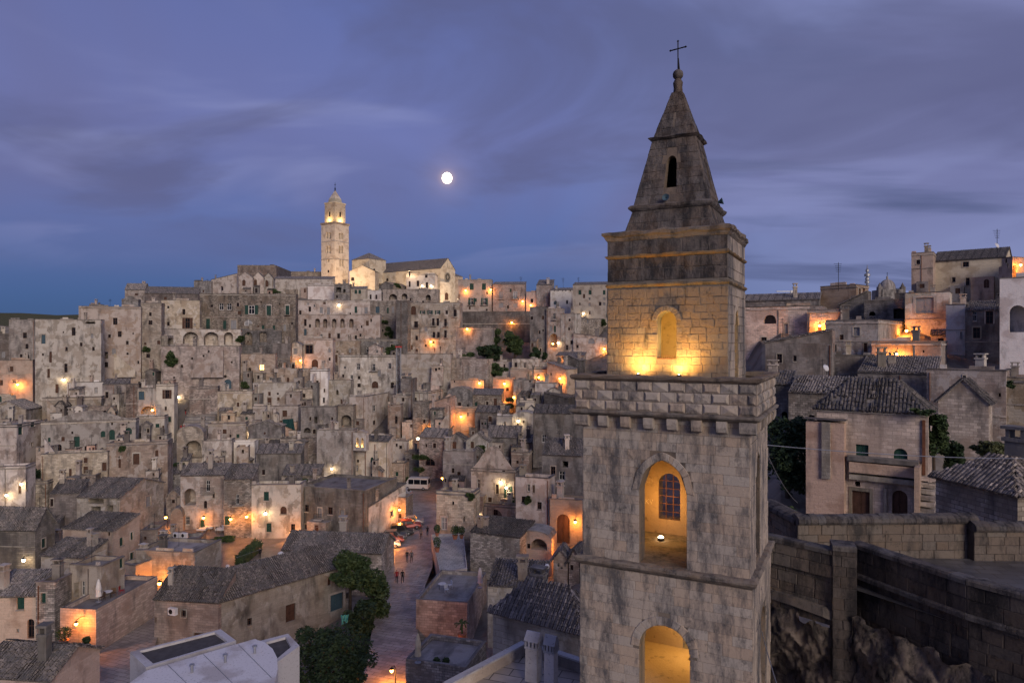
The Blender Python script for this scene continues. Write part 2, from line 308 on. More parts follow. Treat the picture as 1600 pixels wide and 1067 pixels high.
# ------------------------------------------------------------------ houses
HOUSES = []
class House:
    def __init__(s, x0, xc, x1, yt, yb, D, a, roof, rh, mat, label, name='stone_house', thick=None):
        s.label, s.roof, s.rh, s.name = label, roof, rh, name; vv = VARY.get(mat, (mat,)); s.mat = vv[int(abs(x0 * 7.3 + yt * 3.1)) % len(vv)]
        if D is None: D = dep((x0 + x1) / 2, yb)
        s.D = D; s.a = R(a); s.px = (x0, xc, x1, yt, yb)
        s.C = P(xc, yt, D); s.ex = Vector((math.cos(s.a), -math.sin(s.a), 0)); s.ey = Vector((math.sin(s.a), math.cos(s.a), 0))
        def ln(d, px):
            t = (px - CX) / F; q = d.x - t * d.y
            return (t * D - s.C.x) / q if abs(q) > 1e-4 else 7.0
        th = thick or random.uniform(5.5, 8.0)
        s.Lu = ln(-s.ex, x0) if xc - x0 > 1 else th
        s.Lv = ln(s.ey, x1) if x1 - xc > 1 else th
        if 1 < xc - x0 <= 8: s.Lu = th if not (0 < s.Lu < th * 1.2) else max(s.Lu, 3.5)
        if 1 < x1 - xc <= 8: s.Lv = th if not (0 < s.Lv < th * 1.2) else max(s.Lv, 3.5)
        if not (1.0 < s.Lu < 60): s.Lu = max(1.2, min(60, abs(s.Lu)))
        if not (1.0 < s.Lv < 45): s.Lv = min(45, th) if not (0 < s.Lv <= 1.0) else 1.2
        s.zt = s.C.z; zb = -(yb - CY) / F * D
        s.zb = min(zb, s.zt - 1.5) - (3.0 if D > 60 else 2.0); s.H = s.zt - s.zb
        s.hf = []; s.hr = []; s.win = []; s.extra = []
        HOUSES.append(s)
    def hit(s, px, py):
        """(distance, face, along, height) where a line of sight meets the house"""
        r = Vector(((px - CX) / F, 1, -(py - CY) / F)); best = None
        c2 = Vector((s.C.x, s.C.y, 0)); r2 = Vector((r.x, r.y, 0))
        d = r2.dot(s.ey)
        if d > 1e-4:
            k = c2.dot(s.ey) / d; h = r * k; x = (h - c2).dot(s.ex); zz_ = h.z - s.zb
            if k > 0 and -s.Lu <= x <= 0 and 0 <= zz_ <= s.H + s.top_at(x): best = (k, 'f', x, zz_)
        d = r2.dot(s.ex)
        if d < -1e-4:
            k = c2.dot(s.ex) / d; h = r * k; y = (h - c2).dot(s.ey); zz_ = h.z - s.zb
            if k > 0 and 0 <= y <= s.Lv and 0 <= zz_ <= s.H and (best is None or k < best[0]): best = (k, 'r', y, zz_)
        return best
    def top_at(s, x):
        u = -x / s.Lu
        if s.roof in 'g': return s.rh * (1 - abs(2 * u - 1))
        if s.roof == 'a': return s.rh * (.5 - .5 * math.cos(math.pi * (1 - abs(2 * u - 1)))) ** .8
        if s.roof in 'v': return s.rh * math.sqrt(max(0, 1 - (2 * u - 1) ** 2))
        return 0
    def world(s, face, al, h, out=0.0):
        b = Vector((s.C.x, s.C.y, s.zb + h))
        return b + s.ex * al - s.ey * out if face == 'f' else b + s.ey * al + s.ex * out
def find(px, py):
    best = None
    for h in HOUSES:
        q = h.hit(px, py)
        if q and (best is None or q[0] < best[1][0]): best = (h, q)
    return best
ARCH_N = 8
def arc_pts(u0, u1, v0, v1, arch=1, n=None):
    """round (1) or pointed (2) arch line from the left springing over the top to the right one"""
    n = n or ARCH_N; r = (u1 - u0) / 2; c = (u0 + u1) / 2; out = []
    hh = min(r * (1.3 if arch == 2 else 1.0), v1 - v0 - .04)
    for i in range(n + 1):
        if arch == 2:
            q = min(1, 2 * i / n) if i <= n / 2 else min(1, 2 * (n - i) / n); Rr = 1.35 * r; xx = r * (1 - (1 - q) ** 1.15)
            y = math.sqrt(max(0, Rr * Rr - (Rr - xx) ** 2)) / (r * 1.3038); x = u0 + xx if i <= n / 2 else u1 - xx
        else:
            t = math.pi * (1 - i / n); y = math.sin(t); x = c + r * math.cos(t)
        out.append((x, v1 - hh + hh * y))
    return out
def wall_face(mb, fn, Wd, H, holes, m=0, u_off=0.0, z_off=0.0, rec=.30):
    """flat wall with real openings; fn(u, v, inward) -> point; reveals go `rec` deep, voids deeper"""
    hs = []
    for h in holes:
        u0, v0, u1, v1, k, arch = h[:6]
        u0, u1 = max(u0, .06), min(u1, Wd - .06); v0, v1 = max(v0, .05), min(v1, H - .08)
        if u1 - u0 < .12 or v1 - v0 < .12: continue
        if any(not (u1 <= q[0] + .01 or u0 >= q[2] - .01 or v1 <= q[1] + .01 or v0 >= q[3] - .01) for q in hs): continue
        hs.append((u0, v0, u1, v1, k, arch, h))
    us = sorted({0, Wd, *[q[0] for q in hs], *[q[2] for q in hs]}); vs = sorted({0, H, *[q[1] for q in hs], *[q[3] for q in hs]})
    def quad(a, b, c, d): mb.face([fn(a, b, 0), fn(c, b, 0), fn(c, d, 0), fn(a, d, 0)], [(a + u_off, b + z_off), (c + u_off, b + z_off), (c + u_off, d + z_off), (a + u_off, d + z_off)], m)
    for a, c in zip(us, us[1:]):
        if c - a < 1e-5: continue
        run = None
        for b, d in zip(vs, vs[1:]):
            mu, mv = (a + c) / 2, (b + d) / 2
            if any(q[0] < mu < q[2] and q[1] < mv < q[3] for q in hs):
                if run is not None: quad(a, run, c, b); run = None
            elif run is None: run = b
        if run is not None: quad(a, run, c, H)
    for u0, v0, u1, v1, k, arch, h in hs:
        dp = 2.6 if k == 'o' else h[6] if len(h) > 6 else rec
        if arch:
            pts = arc_pts(u0, u1, v0, v1, int(arch))
            n = len(pts) // 2
            L_ = pts[:n + 1]; R_ = pts[n:]
            for poly, corner in ((L_, (u0, v1)), (R_, (u1, v1))):
                for p, q in zip(poly, poly[1:]):
                    if p == corner or q == corner: continue
                    mb.face([fn(corner[0], corner[1], 0), fn(p[0], p[1], 0), fn(q[0], q[1], 0)], [(corner[0] + u_off, corner[1] + z_off), (p[0] + u_off, p[1] + z_off), (q[0] + u_off, q[1] + z_off)], m)
            ring = [(u0, v0)] + pts + [(u1, v0)]
        else: ring = [(u0, v0), (u0, v1), (u1, v1), (u1, v0)]
        ring = ring + [ring[0]]
        for p, q in (zip(ring, ring[1:]) if dp > .001 else ()): mb.face([fn(p[0], p[1], 0), fn(q[0], q[1], 0), fn(q[0], q[1], dp), fn(p[0], p[1], dp)], m=m)
        if k == 'o':
            bk = [(u0, v0), (u1, v0), (u1, v1), (u0, v1)]; mb.face([fn(p[0], p[1], dp) for p in bk], m=m)
    return hs
# window panels, unit width and height, front at y = 0 (outwards is -y)
def win_mesh(kind):
    mb = MB()
    def fr(t, m=0, y0=-.0, y1=.06):
        mb.box(-.5, -.5 + t, y0, y1, 0, 1, m); mb.box(.5 - t, .5, y0, y1, 0, 1, m); mb.box(-.5 + t, .5 - t, y0, y1, 0, t * .7, m); mb.box(-.5 + t, .5 - t, y0, y1, 1 - t * .7, 1, m)
    if kind in 'dwlc':
        fr(.1); mb.box(-.035, .035, .005, .05, .07, .93); mb.box(-.4, .4, .008, .045, .60, .635)
        mb.face([(-.4, .03, .07), (.4, .03, .07), (.4, .03, .93), (-.4, .03, .93)], m=1)
        mats = {'d': ('brown', 'glass'), 'w': ('white', 'glass'), 'l': ('brown', 'lit'), 'c': ('white', 'grey_shutter')}[kind]
    else:                                    # two closed leaves with slats
        fr(.06)
        for x0, x1 in ((-.44, -.01), (.01, .44)):
            mb.box(x0, x1, .01, .05, .04, .96)
            for i in range(6): zz_ = .09 + i * .145; mb.box(x0 + .05, x1 - .05, -.004, .0095, zz_, zz_ + .09)
        mats = {'g': ('green',), 'b': ('brown',), 'p': ('grey_shutter',), 'u': ('blue_shutter',)}[kind]
    return mb.mesh('window', [MAT[x] for x in mats])
WM = {k: win_mesh(k) for k in 'dwlcgbpu'}
def shutter_mesh(mat):
    mb = MB(); mb.box(-.5, .5, -.05, 0, 0, 1)
    for i in range(8): mb.box(-.42, .42, -.07, -.0501, .06 + i * .115, .13 + i * .115)
    return mb.mesh('shutter', MAT[mat])
SHM = {'G': shutter_mesh('green'), 'B': shutter_mesh('brown')}
def sill_mesh():
    mb = MB(); mb.box(-.6, .6, -.14, 0, -.12, 0); return mb.mesh('sill', MAT['trim'])
SILL = sill_mesh()
def surround_mesh():
    mb = MB(); t = .16; y0, y1 = -.06, .0
    mb.box(-.5 - t, -.5, y0, y1, 0, 1.0); mb.box(.5, .5 + t, y0, y1, 0, 1.0); mb.box(-.5 - t, .5 + t, y0, y1, 1.0, 1.0 + t * .8); return mb.mesh('surround', MAT['trim'])
SURR = surround_mesh()
def bar_rows(mb, poly, e, sdir, n, width, seg, rad, m=0, rnd=.35):
    """half-round cover tiles laid in rows up a roof plane (poly convex; e along the eave, sdir up the slope)"""
    o = poly[0]; pe = [((p - o).dot(e), (p - o).dot(sdir)) for p in poly]
    emin, emax = min(p[0] for p in pe), max(p[0] for p in pe); k = max(1, int((emax - emin) / width)); w = (emax - emin) / k
    for i in range(k):
        x = emin + (i + .5) * w; ys = []
        for (a, b), (c, d) in zip(pe, pe[1:] + pe[:1]):
            if (a - x) * (c - x) < 0: ys.append(b + (d - b) * (x - a) / (c - a))
        if len(ys) < 2: continue
        y0, y1 = min(ys), max(ys)
        if y1 - y0 < .15: continue
        ns = max(1, int(round((y1 - y0) / seg))) if seg else 1; st = (y1 - y0) / ns
        for j in range(ns):
            lift = random.uniform(0, rnd * .10) + .01; sh = random.uniform(-.03, .03) if seg else 0; rr = rad * random.uniform(.80, 1.12)
            if seg and random.random() < .04 * rnd: continue
            a = o + e * (x + sh) + sdir * (y0 + j * st - .03) + n * (lift + .03); b = o + e * (x - sh) + sdir * (y0 + (j + 1) * st) + n * lift
            A = [a + e * (-rr) - n * .03, a + e * (-rr * .6) + n * rr * .75, a + e * (rr * .6) + n * rr * .75, a + e * rr - n * .03]
            B = [b + e * (-rr * .85) - n * .03, b + e * (-rr * .5) + n * rr * .62, b + e * (rr * .5) + n * rr * .62, b + e * (rr * .85) - n * .03]
            for q in range(3): mb.face([A[q], A[q + 1], B[q + 1], B[q]], [(x + q * .06, y0 + j * st), (x + q * .06 + .05, y0 + j * st), (x + q * .06 + .05, y0 + j * st + st), (x + q * .06, y0 + j * st + st)], m)
            mb.face([A[3], A[2], A[1], A[0]], m=m)
def roof_planes(s):
    """sloping planes as (polygon, eave direction) in house coordinates; first two points lie on the eave"""
    Lu, Lv, H, rh = s.Lu, s.Lv, s.H, s.rh; o = .22; V = Vector; t = s.roof
    if t == 'g':
        zl = H - o * rh / (Lu / 2)
        return [[V((o, -o, zl)), V((o, Lv, zl)), V((-Lu / 2, Lv, H + rh)), V((-Lu / 2, -o, H + rh))], [V((-Lu - o, Lv, zl)), V((-Lu - o, -o, zl)), V((-Lu / 2, -o, H + rh)), V((-Lu / 2, Lv, H + rh))]]
    if t == 'G':
        zl = H - o * rh / (Lv / 2)
        return [[V((-Lu, -o, zl)), V((o, -o, zl)), V((o, Lv / 2, H + rh)), V((-Lu, Lv / 2, H + rh))], [V((o, Lv + o, zl)), V((-Lu, Lv + o, zl)), V((-Lu, Lv / 2, H + rh)), V((o, Lv / 2, H + rh))]]
    if t == 's': return [[V((-Lu, -o, H - o * rh / Lv)), V((o, -o, H - o * rh / Lv)), V((o, Lv, H + rh)), V((-Lu, Lv, H + rh))]]
    if t == 'S': return [[V((o, -o, H - o * rh / Lu)), V((o, Lv, H - o * rh / Lu)), V((-Lu, Lv, H + rh)), V((-Lu, -o, H + rh))]]
    if t == 'Z': return [[V((-Lu - o, Lv, H)), V((-Lu - o, -o, H)), V((0, -o, H + rh)), V((0, Lv, H + rh))]]
    if t == 'h':
        k = min(Lu, Lv) / 2
        if Lu >= Lv: a, b = V((-k, Lv / 2, H + rh)), V((-Lu + k, Lv / 2, H + rh))
        else: a, b = V((-Lu / 2, k, H + rh)), V((-Lu / 2, Lv - k, H + rh))
        z = H - .04; c = [V((-Lu - o, -o, z)), V((o, -o, z)), V((o, Lv + o, z)), V((-Lu - o, Lv + o, z))]
        if Lu >= Lv: return [[c[0], c[1], a, b], [c[1], c[2], a], [c[2], c[3], b, a], [c[3], c[0], b]]
        return [[c[0], c[1], a], [c[1], c[2], b, a], [c[2], c[3], b], [c[3], c[0], a, b]]
    return []
def build_house(s):
    root = empty(s.name, (s.C.x, s.C.y, s.zb), -s.a); tag(root, s.label, 'house' if 'house' in s.name else s.name.split('_')[-1], 'houses of the old town' if s.name == 'stone_house' else None); s.root = root
    Lu, Lv, H = s.Lu, s.Lv, s.H; t = s.roof; uo = random.uniform(0, 40)
    mb = MB(); mw = [MAT[s.mat], MAT['deck'], MAT['dirty_trim']]
    hf = [(h[0] + Lu, h[1], h[2] + Lu, h[3], h[4], h[5]) for h in s.hf]
    okf = wall_face(mb, lambda u, v, d: (u - Lu, d, v), Lu, H, hf, 0, uo, s.zb)
    okr = wall_face(mb, lambda u, v, d: (-d, u, v), Lv, H, s.hr, 0, uo + Lu, s.zb)
    mb.face([(0, Lv, 0), (-Lu, Lv, 0), (-Lu, Lv, H), (0, Lv, H)]); mb.face([(-Lu, Lv, 0), (-Lu, 0, 0), (-Lu, 0, H), (-Lu, Lv, H)])
    if t in 'fa':
        w = .28; d = H - .45
        o4 = [(-Lu, 0), (0, 0), (0, Lv), (-Lu, Lv)]; i4 = [(-Lu + w, w), (-w, w), (-w, Lv - w), (-Lu + w, Lv - w)]
        for i in range(4):
            j = (i + 1) % 4
            mb.face([(*o4[i], H), (*o4[j], H), (*i4[j], H), (*i4[i], H)], m=2); mb.face([(*i4[i], H), (*i4[j], H), (*i4[j], d), (*i4[i], d)])
    if t == 'a':                              # raised curved false front
        n = 12; th = .3
        tp = [(-Lu + Lu * i / n, s.top_at(-Lu + Lu * i / n)) for i in range(n + 1)]
        for (x0, z0), (x1, z1) in zip(tp, tp[1:]):
            mb.face([(x0, 0, H), (x1, 0, H), (x1, 0, H + z1), (x0, 0, H + z0)], [(x0 + Lu + uo, H + s.zb), (x1 + Lu + uo, H + s.zb), (x1 + Lu + uo, H + z1 + s.zb), (x0 + Lu + uo, H + z0 + s.zb)])
            mb.face([(x0, 0, H + z0), (x1, 0, H + z1), (x1, th, H + z1), (x0, th, H + z0)], m=2); mb.face([(x1, th, H), (x0, th, H), (x0, th, H + z0), (x1, th, H + z1)])
    if t == 'v':
        n = 14; tp = [(-Lu + Lu * i / n, s.top_at(-Lu + Lu * i / n)) for i in range(n + 1)]
        for (x0, z0), (x1, z1) in zip(tp, tp[1:]):
            mb.face([(x0, 0, H), (x1, 0, H), (x1, 0, H + z1), (x0, 0, H + z0)], [(x0 + Lu + uo, H + s.zb), (x1 + Lu + uo, H + s.zb), (x1 + Lu + uo, H + z1 + s.zb), (x0 + Lu + uo, H + z0 + s.zb)])
    if t == 'g':
        for y in (0, Lv): mb.face([(-Lu, y, H), (0, y, H), (-Lu / 2, y, H + s.rh)], [(uo, H + s.zb), (uo + Lu, H + s.zb), (uo + Lu / 2, H + s.rh + s.zb)])
    if t == 'G':
        for x in (0, -Lu): mb.face([(x, 0, H), (x, Lv, H), (x, Lv / 2, H + s.rh)])
    if t == 's':
        for x in (0, -Lu): mb.face([(x, 0, H), (x, Lv, H), (x, Lv, H + s.rh)])
        mb.face([(0, Lv, H), (-Lu, Lv, H), (-Lu, Lv, H + s.rh), (0, Lv, H + s.rh)])
    if t in 'SZ':
        x = -Lu if t == 'S' else 0
        for y in (0, Lv): mb.face([(-Lu, y, H), (0, y, H), (x, y, H + s.rh)])
        mb.face([(x, 0, H), (x, Lv, H), (x, Lv, H + s.rh), (x, 0, H + s.rh)])
    mb.build('wall', mw, root)
    # roof
    tm = MAT['tile_warm'] if getattr(s, 'warm', False) else MAT['tile']
    rb = MB()
    if t in 'fa':
        rb.face([(-Lu + .28, .28, H - .45), (-.28, .28, H - .45), (-.28, Lv - .28, H - .45), (-Lu + .28, Lv - .28, H - .45)]); rb.build('roof', MAT['deck'], root)
    elif t == 'v':
        n = 14; tp = [(-Lu + Lu * i / n, H + s.top_at(-Lu + Lu * i / n)) for i in range(n + 1)]
        for (x0, z0), (x1, z1) in zip(tp, tp[1:]): rb.face([(x0, -.12, z0 + .06), (x1, -.12, z1 + .06), (x1, Lv, z1 + .06), (x0, Lv, z0 + .06)]); rb.face([(x0, -.12, z0 - .1), (x1, -.12, z1 - .1), (x1, -.12, z1 + .06), (x0, -.12, z0 + .06)])
        rb.build('roof', MAT['deck'], root)
    else:
        tb = MB()
        for poly in roof_planes(s):
            e = (poly[1] - poly[0]).normalized(); n = e.cross(poly[2] - poly[1]).normalized()
            if n.z < 0: n = -n
            sd_ = n.cross(e).normalized()
            if sd_.z < 0: sd_ = -sd_
            up = [p + n * .10 for p in poly]
            rb.face(up, [((p - poly[0]).dot(e), (p - poly[0]).dot(sd_)) for p in up])
            rb.face(list(reversed(poly)))
            for p, q, p2, q2 in zip(poly, poly[1:] + poly[:1], up, up[1:] + up[:1]): rb.face([p, q, q2, p2])
            if s.D < 175 and not getattr(s, 'own_tiles', False): bar_rows(tb, up, e, sd_, n, .30 if s.D > 120 else .26, None if s.D > 120 else .45, .11, rnd=1.0 if s.D < 110 else .5)
        r = rb.build('roof', tm, root)
        if tb.f:
            k = tb.build('tiles', tm, r); k['kind'] = 'stuff'
    # panels in the openings
    for face, ok in (('f', okf), ('r', okr)):
        for u0, v0, u1, v1, k, arch, h in ok:
            kk = k
            if k == 'o': continue
            if k in 'GB': kk = 'w' if k == 'G' else 'd'
            w, hh = u1 - u0, v1 - v0; um = (u0 + u1) / 2
            if face == 'f': loc, rz = (um - Lu, .19, v0), 0
            else: loc, rz = (-.19, um, v0), R(90)
            door = (hh > 1.75 and w < 2.2)
            o = put('door' if door and k in 'gbu' else 'window', WM[kk], root, loc, rz, (w, 1, hh))
            if s.D < 200 and hh > .7 and not door:
                put('sill', SILL, o, (0, -.17, 0), 0, (1, 1, 1 / max(hh, .3)))
            if k not in 'GB' and not arch and hh > .7 and s.D < 240 and (int(um * 7 + v0 * 13) % 5) < 3: put('surround', SURR, o, (0, -.192, 0))
            if k in 'GB':
                for sg in (-1, 1): put('shutter', SHM[k], o, (sg * (.5 + .27), -.195, 0), 0, (.5, 1, 1))
    return root
def add_window(px, py, w, h, k, arch=False, pref=None):
    q = pref.hit(px, py) if pref else None
    f = (pref, q) if q else find(px, py)
    if not f: return None
    s, (d, face, al, z) = f
    def on(px_, py_):
        r = Vector(((px_ - CX) / F, 1, -(py_ - CY) / F)); c2 = Vector((s.C.x, s.C.y, 0)); n = s.ey if face == 'f' else s.ex
        kk = c2.dot(n) / Vector((r.x, r.y, 0)).dot(n); hp = r * kk
        return (hp - c2).dot(s.ex if face == 'f' else s.ey), hp.z - s.zb
    u0, u1 = on(px - w / 2, py)[0], on(px + w / 2, py)[0]; v1, v0 = on(px, py - h / 2)[1], on(px, py + h / 2)[1]
    if u0 > u1: u0, u1 = u1, u0
    (s.hf if face == 'f' else s.hr).append((u0, v0, u1, v1, k, arch))
    return s
